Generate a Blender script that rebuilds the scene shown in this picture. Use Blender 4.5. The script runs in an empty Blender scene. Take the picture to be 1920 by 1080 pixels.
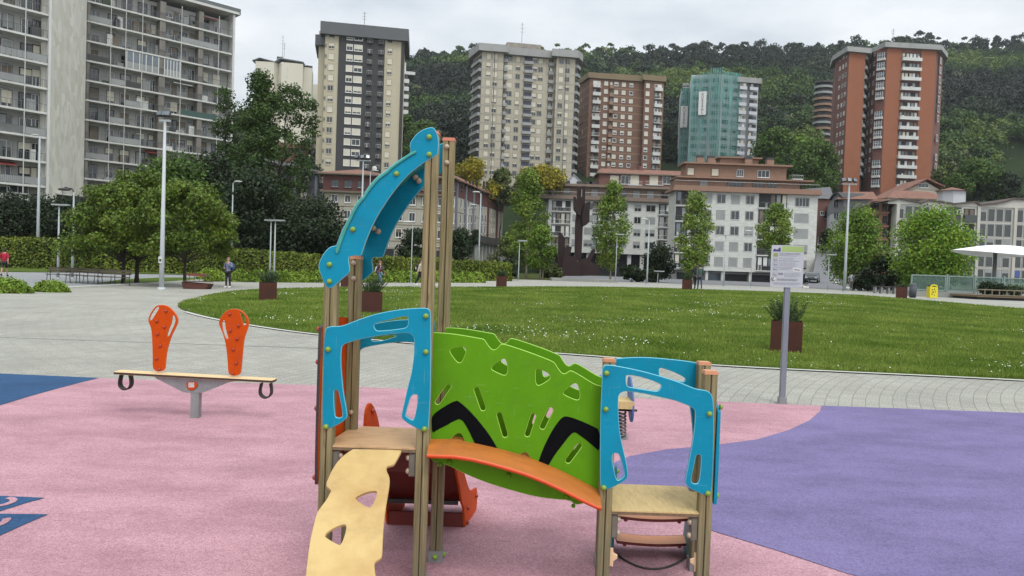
import bpy, bmesh, math, random
import numpy as np
from mathutils import Vector, Matrix
from mathutils.geometry import tessellate_polygon, delaunay_2d_cdt

random.seed(7); RNG = np.random.default_rng(7)
S = bpy.context.scene
COL = S.collection

# ---------------------------------------------------------------- camera
FPX, CX, CY, CAMH = 1387.0, 960.0, 540.0, 1.70
PITCH, ROLL = math.atan(38 / 1387.0), math.radians(2.0)
CAM = Vector((0, 0, CAMH))
_F = Vector((0, math.cos(PITCH), -math.sin(PITCH)))
_r0 = Vector((1, 0, 0)); _u0 = Vector((0, math.sin(PITCH), math.cos(PITCH)))
_R = _r0 * math.cos(ROLL) + _u0 * math.sin(ROLL)
_U = -_r0 * math.sin(ROLL) + _u0 * math.cos(ROLL)
cam_d = bpy.data.cameras.new('camera'); cam_d.sensor_width = 36; cam_d.lens = FPX * 36 / 1920
cam_d.clip_start = 0.05; cam_d.clip_end = 5000
cam_o = bpy.data.objects.new('camera', cam_d); COL.objects.link(cam_o)
m = Matrix.Identity(4)
for i in range(3):
    m[i][0] = _R[i]; m[i][1] = _U[i]; m[i][2] = -_F[i]; m[i][3] = CAM[i]
cam_o.matrix_world = m
S.camera = cam_o

# ---------------------------------------------------------------- sky, sun, exposure
SUN_EL, SUN_AZ = math.radians(56), math.radians(158)
w = bpy.data.worlds.new("World"); S.world = w; w.use_nodes = True
nt = w.node_tree; nt.nodes.clear()
N = lambda t: nt.nodes.new(t)
out = N('ShaderNodeOutputWorld'); bg = N('ShaderNodeBackground'); bg.inputs[1].default_value = 0.1
sky = N('ShaderNodeTexSky'); sky.sky_type = 'NISHITA'; sky.sun_disc = False
sky.sun_elevation = SUN_EL; sky.sun_rotation = SUN_AZ
tc = N('ShaderNodeTexCoord'); sep = N('ShaderNodeSeparateXYZ'); nt.links.new(tc.outputs['Generated'], sep.inputs[0])
# flatten direction onto a cloud deck: (x,y)/(z+.12)
add = N('ShaderNodeMath'); add.operation = 'ADD'; add.inputs[1].default_value = 0.14; nt.links.new(sep.outputs[2], add.inputs[0])
mx = N('ShaderNodeMath'); mx.operation = 'MAXIMUM'; mx.inputs[1].default_value = 0.05; nt.links.new(add.outputs[0], mx.inputs[0])
cmb = N('ShaderNodeCombineXYZ')
for k in (0, 1):
    d = N('ShaderNodeMath'); d.operation = 'DIVIDE'; nt.links.new(sep.outputs[k], d.inputs[0]); nt.links.new(mx.outputs[0], d.inputs[1]); nt.links.new(d.outputs[0], cmb.inputs[k])
nz = N('ShaderNodeTexNoise'); nz.inputs['Scale'].default_value = 1.15; nz.inputs['Detail'].default_value = 7; nz.inputs['Roughness'].default_value = .52
nt.links.new(cmb.outputs[0], nz.inputs['Vector'])
cr = N('ShaderNodeValToRGB'); cr.color_ramp.elements[0].position = .36; cr.color_ramp.elements[0].color = (5.5, 6.05, 6.65, 1)
cr.color_ramp.elements[1].position = .66; cr.color_ramp.elements[1].color = (9.2, 9.45, 9.6, 1)
nt.links.new(nz.outputs['Fac'], cr.inputs[0])
# overcast: brighter towards the zenith
el = N('ShaderNodeMapRange'); el.inputs[1].default_value = 0.15; el.inputs[2].default_value = 1.0; el.inputs[3].default_value = 1.0; el.inputs[4].default_value = 2.2
nt.links.new(sep.outputs[2], el.inputs[0])
mul = N('ShaderNodeVectorMath'); mul.operation = 'SCALE'; # extra brightness added behind the camera on the sun's side, to light facing facades
dt = N('ShaderNodeVectorMath'); dt.operation = 'DOT_PRODUCT'; nt.links.new(tc.outputs['Generated'], dt.inputs[0]); dt.inputs[1].default_value = (math.sin(SUN_AZ), math.cos(SUN_AZ), .25)
bs = N('ShaderNodeMapRange'); bs.inputs[1].default_value = -.05; bs.inputs[2].default_value = 1; bs.inputs[3].default_value = 1; bs.inputs[4].default_value = 1.8; nt.links.new(dt.outputs['Value'], bs.inputs[0])
bm = N('ShaderNodeMath'); bm.operation = 'MULTIPLY'; nt.links.new(el.outputs[0], bm.inputs[0]); nt.links.new(bs.outputs[0], bm.inputs[1])
nt.links.new(cr.outputs[0], mul.inputs[0]); nt.links.new(bm.outputs[0], mul.inputs[3])
mix = N('ShaderNodeMixRGB'); mix.inputs[0].default_value = .92
nt.links.new(sky.outputs[0], mix.inputs[1]); nt.links.new(mul.outputs[0], mix.inputs[2])
nt.links.new(mix.outputs[0], bg.inputs[0]); nt.links.new(bg.outputs[0], out.inputs[0])

sl = bpy.data.lights.new('sun', 'SUN'); sl.energy = 1.25; sl.angle = math.radians(16); sl.color = (1, .97, .92)
so = bpy.data.objects.new('sun', sl); COL.objects.link(so)
# Nishita: rotation measured from +Y clockwise
sd = Vector((math.sin(SUN_AZ) * math.cos(SUN_EL), math.cos(SUN_AZ) * math.cos(SUN_EL), math.sin(SUN_EL)))
so.rotation_euler = sd.to_track_quat('Z', 'Y').to_euler()
S.view_settings.view_transform = 'Standard'; S.view_settings.look = 'None'
S.view_settings.gamma = 1; S.view_settings.exposure = 0.0

# ---------------------------------------------------------------- pixel <-> world helpers (1920x1080 photo pixels)
def ray(px, py):
    return _F + _R * ((px - CX) / FPX) - _U * ((py - CY) / FPX)
def at(px, py, Y):
    r = ray(px, py); return CAM + r * (Y / r.y)
def onplane(px, py, p0, n):
    r = ray(px, py); return CAM + r * ((p0 - CAM).dot(n) / r.dot(n))
def hor(px): return 502 + (px - 960) * math.tan(ROLL)
def proj(v):
    d = Vector(v) - CAM; z = d.dot(_F)
    return CX + FPX * d.dot(_R) / z, CY - FPX * d.dot(_U) / z
def sst(x, a, b):
    t = min(1, max(0, (x - a) / (b - a))); return t * t * (3 - 2 * t)

RIDGE = [(-400, 250), (200, 260), (450, 235), (520, 215), (600, 190), (700, 140), (760, 112), (860, 106), (900, 108), (1090, 103), (1130, 107),
         (1200, 107), (1290, 97), (1400, 98), (1470, 99), (1560, 96), (1640, 90), (1700, 84), (1780, 95), (1850, 96), (1920, 86), (2400, 70)]
def ridge_z(px):
    y = np.interp(px, [a for a, _ in RIDGE], [b for _, b in RIDGE])
    return 1.7 + (hor(px) - y) / FPX * 650 - 4
def tz(x, y):
    """terrain height"""
    z = .62 * sst(y, 15, 50) * sst(x, -20, 8)
    z += .30 * sst(y, 48, 60) * (1 - sst(x, -20, 8))
    px = CX + FPX * x / max(y, 1)
    bank = 1 - sst(px, 380, 640)
    if y > 61: z += bank * 6.3 * sst(y, 61, 94) + bank * .12 * max(0, y - 100)
    if y > 188:
        t = min(1.0, (y - 188) / 462.0)
        H = max(0, ridge_z(px) - z)
        z += H * t ** .95 if y < 650 else H * max(0, 1 - ((y - 650) / 500.0))
    return z
def onterrain(px, py, off=0.0):
    r = ray(px, py); lo, hi = .5, 400.0
    z = lambda s: (CAM + r * s)
    for _ in range(60):
        mid = (lo + hi) / 2; p = z(mid)
        if p.z > tz(p.x, p.y) : lo = mid
        else: hi = mid
    p = z(lo); return Vector((p.x, p.y, tz(p.x, p.y) + off))
def base(px, Y, off=0.0):
    """terrain point at depth Y that appears in pixel column px"""
    py = hor(px) + 30
    for _ in range(6):
        p = at(px, py, Y); p.z = tz(p.x, p.y); q = proj(p); py = q[1]
        p = at(px, py, Y)
    return Vector((p.x, p.y, tz(p.x, p.y) + off))

# ---------------------------------------------------------------- materials
def lin(c):
    c = c / 255.0
    return c / 12.92 if c <= .04045 else ((c + .055) / 1.055) ** 2.4
def rgb(r, g, b, k=1.0): return (lin(r) * k, lin(g) * k, lin(b) * k, 1)
MATS = {}
# measured albedo corrections (r, g, b)
TUNE = {'blue_plastic': (.4, .66, .66), 'blue_chamfer': (.8, .8, .8), 'green_plastic': (.72, .74, .2), 'green_chamfer': (.8, .8, .7), 'orange_plastic': (.66, .52, .1), 'orange_chamfer': (.8, .7, .5), 'orange_walkway': (.74, .54, .34), 'orange_lip': (.72, .5, .4),
        'yellow_plywood': (.86, .85, .84), 'grass_blade': (.80, .84, .64), 'lawn_soil': (.7, .7, .55), 'corten_steel': (.42, .29, .20), 'corten_dark': (.42, .30, .28), 'black_inlay': (.5, .5, .5), 'wall_orange_brick': (.64, .60, .50), 'wall_dark_grey': (.40, .385, .35), 'wall_cream': (.82, .80, .76),
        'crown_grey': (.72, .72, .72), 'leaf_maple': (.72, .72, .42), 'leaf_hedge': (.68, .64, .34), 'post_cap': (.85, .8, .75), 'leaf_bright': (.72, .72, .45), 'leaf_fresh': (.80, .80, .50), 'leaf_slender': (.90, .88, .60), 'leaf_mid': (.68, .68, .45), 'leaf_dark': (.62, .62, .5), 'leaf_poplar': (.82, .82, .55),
        'leaf_shrub': (1.0, 1.0, .55), 'leaf_planter': (.62, .62, .5), 'leaf_olive': (.6, .6, .45), 'leaf_yellow': (.68, .62, .3), 'bank_grass': (.9, .85, .6), 'wall_brown_brick': (1.05, 1.08, 1.0), 'roof_tiles': (1, 1, 1), 'window_edge_shade': (.7, .7, .7)}
for _i in range(7): TUNE['forest_leaf_%d' % _i] = (.66, .64, .58) if _i not in (1, 3) else (.80, .78, .60)
def dirty(m, amt=.3, tone=(.045, .04, .032, 1), fine=True, sc=7, stretch=(1, 1, 1)):
    """grime smudges and hairline scratches on a finished material"""
    t = m.node_tree; b = t.nodes['Principled BSDF']; src = b.inputs['Base Color'].links[0].from_socket
    g = t.nodes.new('ShaderNodeNewGeometry')
    n = t.nodes.new('ShaderNodeTexNoise'); n.inputs['Scale'].default_value = sc; n.inputs['Detail'].default_value = 10; n.inputs['Roughness'].default_value = .72; mp0 = t.nodes.new('ShaderNodeMapping'); mp0.inputs['Scale'].default_value = stretch; t.links.new(g.outputs['Position'], mp0.inputs[0]); t.links.new(mp0.outputs[0], n.inputs[0])
    r = t.nodes.new('ShaderNodeMapRange'); r.inputs[1].default_value = .52; r.inputs[2].default_value = .76; r.inputs[3].default_value = 0; r.inputs[4].default_value = amt; t.links.new(n.outputs[0], r.inputs[0])
    x = t.nodes.new('ShaderNodeMixRGB'); t.links.new(r.outputs[0], x.inputs[0]); t.links.new(src, x.inputs[1]); x.inputs[2].default_value = tone; out = x.outputs[0]
    if fine:
        for rot, sc in ((.5, (8, 90, 260)), (-.9, (260, 90, 10))):
            mp = t.nodes.new('ShaderNodeMapping'); mp.inputs['Rotation'].default_value = (0, rot, 0); mp.inputs['Scale'].default_value = sc; t.links.new(g.outputs['Position'], mp.inputs[0])
            n3 = t.nodes.new('ShaderNodeTexNoise'); n3.inputs['Scale'].default_value = 1; n3.inputs['Detail'].default_value = 2; t.links.new(mp.outputs[0], n3.inputs[0])
            r3 = t.nodes.new('ShaderNodeMapRange'); r3.inputs[1].default_value = .70; r3.inputs[2].default_value = .76; r3.inputs[3].default_value = 0; r3.inputs[4].default_value = .12; t.links.new(n3.outputs[0], r3.inputs[0])
            x3 = t.nodes.new('ShaderNodeMixRGB'); t.links.new(r3.outputs[0], x3.inputs[0]); t.links.new(out, x3.inputs[1]); x3.inputs[2].default_value = (.62, .62, .60, 1); out = x3.outputs[0]
    t.links.new(out, b.inputs['Base Color'])
    rr = t.nodes.new('ShaderNodeMapRange'); rr.inputs[3].default_value = b.inputs['Roughness'].default_value - .1; rr.inputs[4].default_value = b.inputs['Roughness'].default_value + .25; t.links.new(n.outputs[0], rr.inputs[0]); t.links.new(rr.outputs[0], b.inputs['Roughness'])
def mat(name, col, rough=.6, var=.10, scale=2.0, bump=0.0, bscale=40, metal=0.0, spec=.5, stretch=(1, 1, 1), col2=None, detail=4, lo=.3, hi=.7, island=0.0, trans=0.0, alpha=1.0, coat=0):
    if name in MATS: return MATS[name]
    k3 = TUNE.get(name)
    if k3:
        col = tuple(c * k for c, k in zip(col[:3], k3)) + (1,)
        if col2: col2 = tuple(c * k for c, k in zip(col2[:3], k3)) + (1,)
    m = bpy.data.materials.new(name); m.use_nodes = True; t = m.node_tree; b = t.nodes['Principled BSDF']
    b.inputs['Roughness'].default_value = rough; b.inputs['Metallic'].default_value = metal
    b.inputs['Specular IOR Level'].default_value = spec
    if coat: b.inputs['Coat Weight'].default_value = coat
    geo = t.nodes.new('ShaderNodeNewGeometry'); mp = t.nodes.new('ShaderNodeMapping'); mp.inputs['Scale'].default_value = stretch
    t.links.new(geo.outputs['Position'], mp.inputs[0])
    n = t.nodes.new('ShaderNodeTexNoise'); n.inputs['Scale'].default_value = scale; n.inputs['Detail'].default_value = detail
    n.inputs['Roughness'].default_value = .6
    t.links.new(mp.outputs[0], n.inputs[0])
    r = t.nodes.new('ShaderNodeValToRGB'); r.color_ramp.elements[0].position = lo; r.color_ramp.elements[1].position = hi
    c1 = col; c2 = col2 if col2 else tuple(min(1, c * (1 + var)) for c in col[:3]) + (1,)
    if not col2: c1 = tuple(c * (1 - var) for c in col[:3]) + (1,)
    r.color_ramp.elements[0].color = c1; r.color_ramp.elements[1].color = c2
    t.links.new(n.outputs[0], r.inputs[0])
    src = r.outputs[0]
    if island:
        hs = t.nodes.new('ShaderNodeHueSaturation'); mr = t.nodes.new('ShaderNodeMapRange')
        mr.inputs[3].default_value = 1 - island; mr.inputs[4].default_value = 1 + island
        t.links.new(geo.outputs['Random Per Island'], mr.inputs[0]); t.links.new(mr.outputs[0], hs.inputs['Value'])
        mr2 = t.nodes.new('ShaderNodeMapRange'); mr2.inputs[3].default_value = .5 - island * .05; mr2.inputs[4].default_value = .5 + island * .05
        t.links.new(geo.outputs['Random Per Island'], mr2.inputs[0]); t.links.new(mr2.outputs[0], hs.inputs['Hue'])
        t.links.new(src, hs.inputs['Color']); src = hs.outputs[0]
    t.links.new(src, b.inputs['Base Color'])
    if bump:
        n2 = t.nodes.new('ShaderNodeTexNoise'); n2.inputs['Scale'].default_value = bscale; n2.inputs['Detail'].default_value = 3
        t.links.new(mp.outputs[0], n2.inputs[0])
        bp = t.nodes.new('ShaderNodeBump'); bp.inputs['Strength'].default_value = bump; bp.inputs['Distance'].default_value = .01
        t.links.new(n2.outputs[0], bp.inputs['Height']); t.links.new(bp.outputs[0], b.inputs['Normal'])
    if trans:
        tr = t.nodes.new('ShaderNodeBsdfTranslucent'); ms = t.nodes.new('ShaderNodeMixShader'); ms.inputs[0].default_value = trans
        t.links.new(src, tr.inputs[0]); t.links.new(b.outputs[0], ms.inputs[1]); t.links.new(tr.outputs[0], ms.inputs[2])
        t.links.new(ms.outputs[0], t.nodes['Material Output'].inputs[0])
    if alpha < 1: b.inputs['Alpha'].default_value = alpha
    MATS[name] = m; return m

# ---------------------------------------------------------------- objects
OFF = {}
def tag(o, label=None, cat=None, group=None, kind=None):
    if label: o['label'] = label
    if cat: o['category'] = cat
    if group: o['group'] = group
    if kind: o['kind'] = kind
    return o
def thing(name, loc, label, cat, group=None):
    o = bpy.data.objects.new(name, None); COL.objects.link(o); o.location = loc; o.empty_display_size = .2
    OFF[o] = Vector(loc); return tag(o, label, cat, group)
def link_mesh(me, name, parent=None, smooth=False, off=None):
    o = bpy.data.objects.new(name, me); COL.objects.link(o)
    if parent is not None:
        o.parent = parent; OFF[o] = OFF[parent]
    else:
        OFF[o] = Vector((0, 0, 0)) if off is None else off
        if off is not None: o.location = off
    if smooth: me.shade_smooth()
    return o
class MB:
    def __init__(s): s.v = []; s.f = []; s.m = []; s.mats = []
    def mi(s, m):
        if m not in s.mats: s.mats.append(m)
        return s.mats.index(m)
    def add(s, vs, fs, m):
        k = len(s.v); s.v += [tuple(v) for v in vs]; i = s.mi(m)
        for f in fs: s.f.append(tuple(a + k for a in f)); s.m.append(i)
    def box(s, x0, x1, y0, y1, z0, z1, m, T=None):
        vs = [Vector((x, y, z)) for z in (z0, z1) for y in (y0, y1) for x in (x0, x1)]
        if T is not None: vs = [T @ v for v in vs]
        s.add(vs, [(0, 2, 3, 1), (4, 5, 7, 6), (0, 1, 5, 4), (2, 6, 7, 3), (0, 4, 6, 2), (1, 3, 7, 5)], m)
    def quad(s, a, b, c, d, m): s.add([a, b, c, d], [(0, 1, 2, 3)], m)
    def tube(s, pts, rad, m, n=8, cap=True):
        pts = [Vector(p) for p in pts]; rad = rad if isinstance(rad, (list, tuple)) else [rad] * len(pts)
        ref = Vector((0, 0, 1)); vs = []; fs = []
        for i, p in enumerate(pts):
            t = (pts[min(i + 1, len(pts) - 1)] - pts[max(i - 1, 0)]).normalized()
            r = ref if abs(t.dot(ref)) < .95 else Vector((0, 1, 0))
            a = t.cross(r).normalized(); b = t.cross(a)
            for k in range(n):
                th = 2 * math.pi * k / n; vs.append(p + (a * math.cos(th) + b * math.sin(th)) * rad[i])
        for i in range(len(pts) - 1):
            for k in range(n):
                fs.append((i * n + k, i * n + (k + 1) % n, (i + 1) * n + (k + 1) % n, (i + 1) * n + k))
        if cap:
            fs.append(tuple(range(n))[::-1]); fs.append(tuple(range((len(pts) - 1) * n, len(pts) * n)))
        s.add(vs, fs, m)
    def ball(s, c, r, m, n=8, h=5, sc=(1, 1, 1)):
        vs = [(c[0], c[1], c[2] - r * sc[2])]; fs = []
        for i in range(1, h):
            a = -math.pi / 2 + math.pi * i / h
            for k in range(n):
                b = 2 * math.pi * k / n
                vs.append((c[0] + r * sc[0] * math.cos(a) * math.cos(b), c[1] + r * sc[1] * math.cos(a) * math.sin(b), c[2] + r * sc[2] * math.sin(a)))
        vs.append((c[0], c[1], c[2] + r * sc[2])); L = len(vs) - 1
        for k in range(n): fs.append((0, 1 + (k + 1) % n, 1 + k)); fs.append((L, L - n + k, L - n + (k + 1) % n))
        for i in range(h - 2):
            for k in range(n):
                fs.append((1 + i * n + k, 1 + i * n + (k + 1) % n, 1 + (i + 1) * n + (k + 1) % n, 1 + (i + 1) * n + k))
        s.add(vs, fs, m)
    def prism(s, base_pts, z0, z1, m, top=True, mtop=None):
        n = len(base_pts); vs = [(p[0], p[1], z0) for p in base_pts] + [(p[0], p[1], z1) for p in base_pts]
        s.add(vs, [(i, (i + 1) % n, n + (i + 1) % n, n + i) for i in range(n)], m)
        s.add([(p[0], p[1], z1) for p in base_pts], [tuple(range(n))], mtop or m)
        s.add([(p[0], p[1], z0) for p in base_pts], [tuple(range(n))[::-1]], m)
    def mesh(s, name, off=(0, 0, 0), fix=True):
        me = bpy.data.meshes.new(name); o = Vector(off)
        me.from_pydata([tuple(Vector(v) - o) for v in s.v], [], s.f)
        for m in s.mats: me.materials.append(m)
        me.polygons.foreach_set('material_index', s.m)
        if fix:
            b = bmesh.new(); b.from_mesh(me); bmesh.ops.recalc_face_normals(b, faces=b.faces); b.to_mesh(me); b.free()
        me.update(); return me
    def build(s, name, parent=None, smooth=False, fix=True, off=None):
        o = Vector((0, 0, 0)) if parent is None and off is None else (OFF[parent] if parent is not None else Vector(off))
        return link_mesh(s.mesh(name, o, fix), name, parent, smooth, off if parent is None else None)

def chaikin(pts, it=2, closed=True):
    pts = [Vector(p) for p in pts]
    for _ in range(it):
        q = []; n = len(pts)
        for i in range(n if closed else n - 1):
            a, b = pts[i], pts[(i + 1) % n]; q += [a * .75 + b * .25, a * .25 + b * .75]
        pts = q if closed else [pts[0]] + q + [pts[-1]]
    return pts
def capsule(a, b, r, n=7):
    a, b = Vector(a), Vector(b); d = math.atan2(b.y - a.y, b.x - a.x); P = []
    for k in range(n): th = d + math.pi / 2 - math.pi - math.pi * 0 + math.pi * k / (n - 1); P.append((b.x + r * math.cos(th), b.y + r * math.sin(th)))
    for k in range(n): th = d + math.pi / 2 + math.pi * k / (n - 1); P.append((a.x + r * math.cos(th), a.y + r * math.sin(th)))
    return P
def inset(pts, d):
    """move 2-D closed loop by d to its left side"""
    n = len(pts); R = []
    for i in range(n):
        a, b, c = pts[i - 1], pts[i], pts[(i + 1) % n]
        e1 = (b - a); e2 = (c - b)
        if e1.length < 1e-7: e1 = e2
        if e2.length < 1e-7: e2 = e1
        if e1.length < 1e-7: R.append(b); continue
        e1 = e1.normalized(); e2 = e2.normalized()
        n1 = Vector((-e1.y, e1.x)); n2 = Vector((-e2.y, e2.x)); q = n1 + n2
        if q.length < .3: R.append(b + n1 * d); continue
        q = q.normalized(); R.append(b + q * (d / max(.5, q.dot(n1))))
    return R
def area(p): return sum(p[i - 1].x * p[i].y - p[i].x * p[i - 1].y for i in range(len(p))) / 2
def sheet(mb, loops2d, T, thick, mface, mside=None, cham=.0025, mcham=None):
    """extrude a 2-D outline with holes; local x,y in plane, local +z = front face normal; T maps to world"""
    L = []
    for i, p in enumerate(loops2d):
        p = [Vector((a[0], a[1])) for a in p]; q = [p[0]]
        for a in p[1:]:
            if (a - q[-1]).length > 2e-4: q.append(a)
        if (q[0] - q[-1]).length < 2e-4: q.pop()
        if (area(q) > 0) != (i == 0): q.reverse()
        L.append(q)
    F = [inset(q, cham) for q in L]
    def cap(loops, z, flip):
        tri = tessellate_polygon([[Vector((v.x, v.y, 0)) for v in l] for l in loops]); fl = [v for l in loops for v in l]
        fs = []
        for t in tri:
            a, b, c = (fl[k] for k in t); up = (b - a).cross(c - a) > 0
            fs.append(tuple(t) if up != flip else tuple(t)[::-1])
        mb.add([T @ Vector((v.x, v.y, z)) for v in fl], fs, mface)
    cap(F, 0, False); cap(F, -thick, True)
    for q, f in zip(L, F):
        n = len(q)
        for z0, A, z1, B, m in ((0, f, -cham, q, mcham or mface), (-cham, q, -thick + cham, q, mside or mface), (-thick + cham, q, -thick, f, mcham or mface)):
            vs = [T @ Vector((v.x, v.y, z0)) for v in A] + [T @ Vector((v.x, v.y, z1)) for v in B]
            mb.add(vs, [(i, n + i, n + (i + 1) % n, (i + 1) % n) for i in range(n)], m)
def frame_T(o, ex, ey):
    ex = ex.normalized(); ez = ex.cross(ey).normalized(); ey = ez.cross(ex)
    M = Matrix.Identity(4)
    for i in range(3): M[i][0] = ex[i]; M[i][1] = ey[i]; M[i][2] = ez[i]; M[i][3] = o[i]
    return M
# ================================================================ shared materials
m_blue = mat('blue_plastic', rgb(0, 168, 205, .80), .5, .09, 4, .06, 300, spec=.18, detail=9)
m_blue_side = mat('olive_edge', rgb(120, 140, 50, .6), .5, .1, 20)
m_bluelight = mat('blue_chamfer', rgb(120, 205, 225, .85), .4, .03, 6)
m_teal = mat('teal_trim', rgb(60, 165, 150, .7), .45, .12, 30, .1, 200)
m_green = mat('green_plastic', rgb(112, 182, 22, .70), .5, .10, 4, .06, 300, detail=9, spec=.18)
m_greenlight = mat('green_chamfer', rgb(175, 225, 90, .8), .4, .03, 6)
m_boltg = mat('green_bolt', rgb(135, 170, 60, .7), .35, .12, 60)
m_boltw = mat('wood_bolt', rgb(185, 170, 145, .75), .45, .08, 60)
m_boltr = mat('red_bolt', rgb(170, 60, 40, .7), .4, .08, 60)
m_black = mat('black_inlay', rgb(14, 16, 20), .7, .1, 20, spec=.08)
m_orange = mat('orange_plastic', rgb(232, 98, 8, .88), .5, .06, 8, .05, 250, spec=.15)
m_orange2 = mat('orange_walkway', rgb(206, 142, 80, .85), .42, .12, 5, .08, 150, stretch=(1, 4, 1), spec=.3)
m_orange_lip = mat('orange_lip', rgb(245, 110, 50, .9), .4, .05, 8)
m_ochre = mat('deck_plywood', rgb(205, 165, 120, .80), .55, .10, 7, .08, 120, stretch=(1, 5, 1))
m_ochre2 = mat('deck_plywood_pale', rgb(206, 178, 122, .80), .55, .14, 9, .08, 120, stretch=(6, 1, 1))
m_deckedge = mat('deck_edge', rgb(120, 100, 75, .8), .7, .2, 40)
m_yellow = mat('yellow_plywood', rgb(232, 200, 132, .74), .5, .05, 3.0, .10, 90, col2=rgb(196, 150, 84, .72), detail=9, lo=.42, hi=.80)
m_cap = mat('post_cap', rgb(226, 168, 128, .80), .5, .06, 20)
m_capred = mat('red_cap', rgb(206, 128, 104, .8), .5, .06, 20)
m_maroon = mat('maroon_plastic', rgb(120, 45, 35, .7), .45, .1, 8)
m_dark = mat('dark_metal', rgb(45, 42, 40), .5, .15, 30)
m_bracket = mat('grey_bracket', rgb(110, 105, 92, .8), .6, .15, 30)
m_steel = mat('galvanised', rgb(150, 152, 152, .8), .42, .14, 9, .03, 60, metal=.35)
m_steel_dull = mat('lamp_steel', rgb(165, 172, 172, .8), .5, .06, 3, metal=.2)
m_cream = mat('cream_plastic', rgb(225, 190, 150, .85), .5, .05, 20)
m_tealdark = mat('teal_panel', rgb(30, 125, 130, .75), .45, .06, 10)

for _m, _a in ((m_blue, .22), (m_green, .22), (m_orange, .30), (m_orange2, .35), (m_yellow, .30), (m_ochre, .45), (m_ochre2, .40), (m_teal, .3), (m_steel, .4)): dirty(_m, _a, (.10, .075, .05, 1) if _m in (m_yellow, m_ochre, m_ochre2) else (.045, .04, .032, 1))
def wood_post_material():
    m = bpy.data.materials.new('post_wood'); m.use_nodes = True; t = m.node_tree; b = t.nodes['Principled BSDF']
    g = t.nodes.new('ShaderNodeNewGeometry'); mp = t.nodes.new('ShaderNodeMapping'); mp.inputs['Scale'].default_value = (60, 60, 2.2)
    t.links.new(g.outputs['Position'], mp.inputs[0])
    n = t.nodes.new('ShaderNodeTexNoise'); n.inputs['Scale'].default_value = 1.4; n.inputs['Detail'].default_value = 6; n.inputs['Roughness'].default_value = .62
    t.links.new(mp.outputs[0], n.inputs[0])
    r = t.nodes.new('ShaderNodeValToRGB'); e = r.color_ramp.elements
    e[0].position = .30; e[0].color = rgb(100, 88, 58, .82); e[1].position = .72; e[1].color = rgb(166, 152, 112, .85)
    x = e.new(.5); x.color = rgb(138, 124, 86, .85)
    t.links.new(n.outputs[0], r.inputs[0])
    n2 = t.nodes.new('ShaderNodeTexNoise'); n2.inputs['Scale'].default_value = 5; n2.inputs['Detail'].default_value = 3; t.links.new(g.outputs['Position'], n2.inputs[0])
    mr = t.nodes.new('ShaderNodeMapRange'); mr.inputs[1].default_value = .35; mr.inputs[2].default_value = .7; mr.inputs[3].default_value = 0; mr.inputs[4].default_value = .45
    t.links.new(n2.outputs[0], mr.inputs[0])
    mm = t.nodes.new('ShaderNodeMixRGB'); t.links.new(mr.outputs[0], mm.inputs[0]); t.links.new(r.outputs[0], mm.inputs[1]); mm.inputs[2].default_value = rgb(120, 120, 84, .8)
    # knots
    mpk = t.nodes.new('ShaderNodeMapping'); mpk.inputs['Scale'].default_value = (22, 22, 5); t.links.new(g.outputs['Position'], mpk.inputs[0])
    v = t.nodes.new('ShaderNodeTexVoronoi'); v.inputs['Scale'].default_value = .8; t.links.new(mpk.outputs[0], v.inputs[0])
    kr = t.nodes.new('ShaderNodeMapRange'); kr.inputs[1].default_value = .06; kr.inputs[2].default_value = .16; kr.inputs[3].default_value = .55; kr.inputs[4].default_value = 0
    t.links.new(v.outputs[0], kr.inputs[0])
    m3 = t.nodes.new('ShaderNodeMixRGB'); t.links.new(kr.outputs[0], m3.inputs[0]); t.links.new(mm.outputs[0], m3.inputs[1]); m3.inputs[2].default_value = rgb(84, 62, 38, .8)
    # drying cracks and a weathered grey foot
    mpc = t.nodes.new('ShaderNodeMapping'); mpc.inputs['Scale'].default_value = (150, 150, 2.6); t.links.new(g.outputs['Position'], mpc.inputs[0])
    nc = t.nodes.new('ShaderNodeTexNoise'); nc.inputs['Scale'].default_value = 1; nc.inputs['Detail'].default_value = 3; t.links.new(mpc.outputs[0], nc.inputs[0])
    rc = t.nodes.new('ShaderNodeMapRange'); rc.inputs[1].default_value = .64; rc.inputs[2].default_value = .70; rc.inputs[3].default_value = 0; rc.inputs[4].default_value = .75; t.links.new(nc.outputs[0], rc.inputs[0])
    m4 = t.nodes.new('ShaderNodeMixRGB'); t.links.new(rc.outputs[0], m4.inputs[0]); t.links.new(m3.outputs[0], m4.inputs[1]); m4.inputs[2].default_value = rgb(58, 44, 30, .8)
    sz = t.nodes.new('ShaderNodeSeparateXYZ'); t.links.new(g.outputs['Position'], sz.inputs[0])
    rf_ = t.nodes.new('ShaderNodeMapRange'); rf_.inputs[1].default_value = .55; rf_.inputs[2].default_value = .05; rf_.inputs[3].default_value = 0; rf_.inputs[4].default_value = .55; t.links.new(sz.outputs[2], rf_.inputs[0])
    m5 = t.nodes.new('ShaderNodeMixRGB'); t.links.new(rf_.outputs[0], m5.inputs[0]); t.links.new(m4.outputs[0], m5.inputs[1]); m5.inputs[2].default_value = rgb(104, 98, 84, .75)
    t.links.new(m5.outputs[0], b.inputs['Base Color']); b.inputs['Roughness'].default_value = .78
    bp = t.nodes.new('ShaderNodeBump'); bp.inputs['Strength'].default_value = .35; bp.inputs['Distance'].default_value = .003
    t.links.new(n.outputs[0], bp.inputs['Height']); t.links.new(bp.outputs[0], b.inputs['Normal'])
    return m
m_wood = wood_post_material()
m_groove = mat('post_groove', rgb(60, 48, 34, .8), .85, .2, 30)

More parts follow.
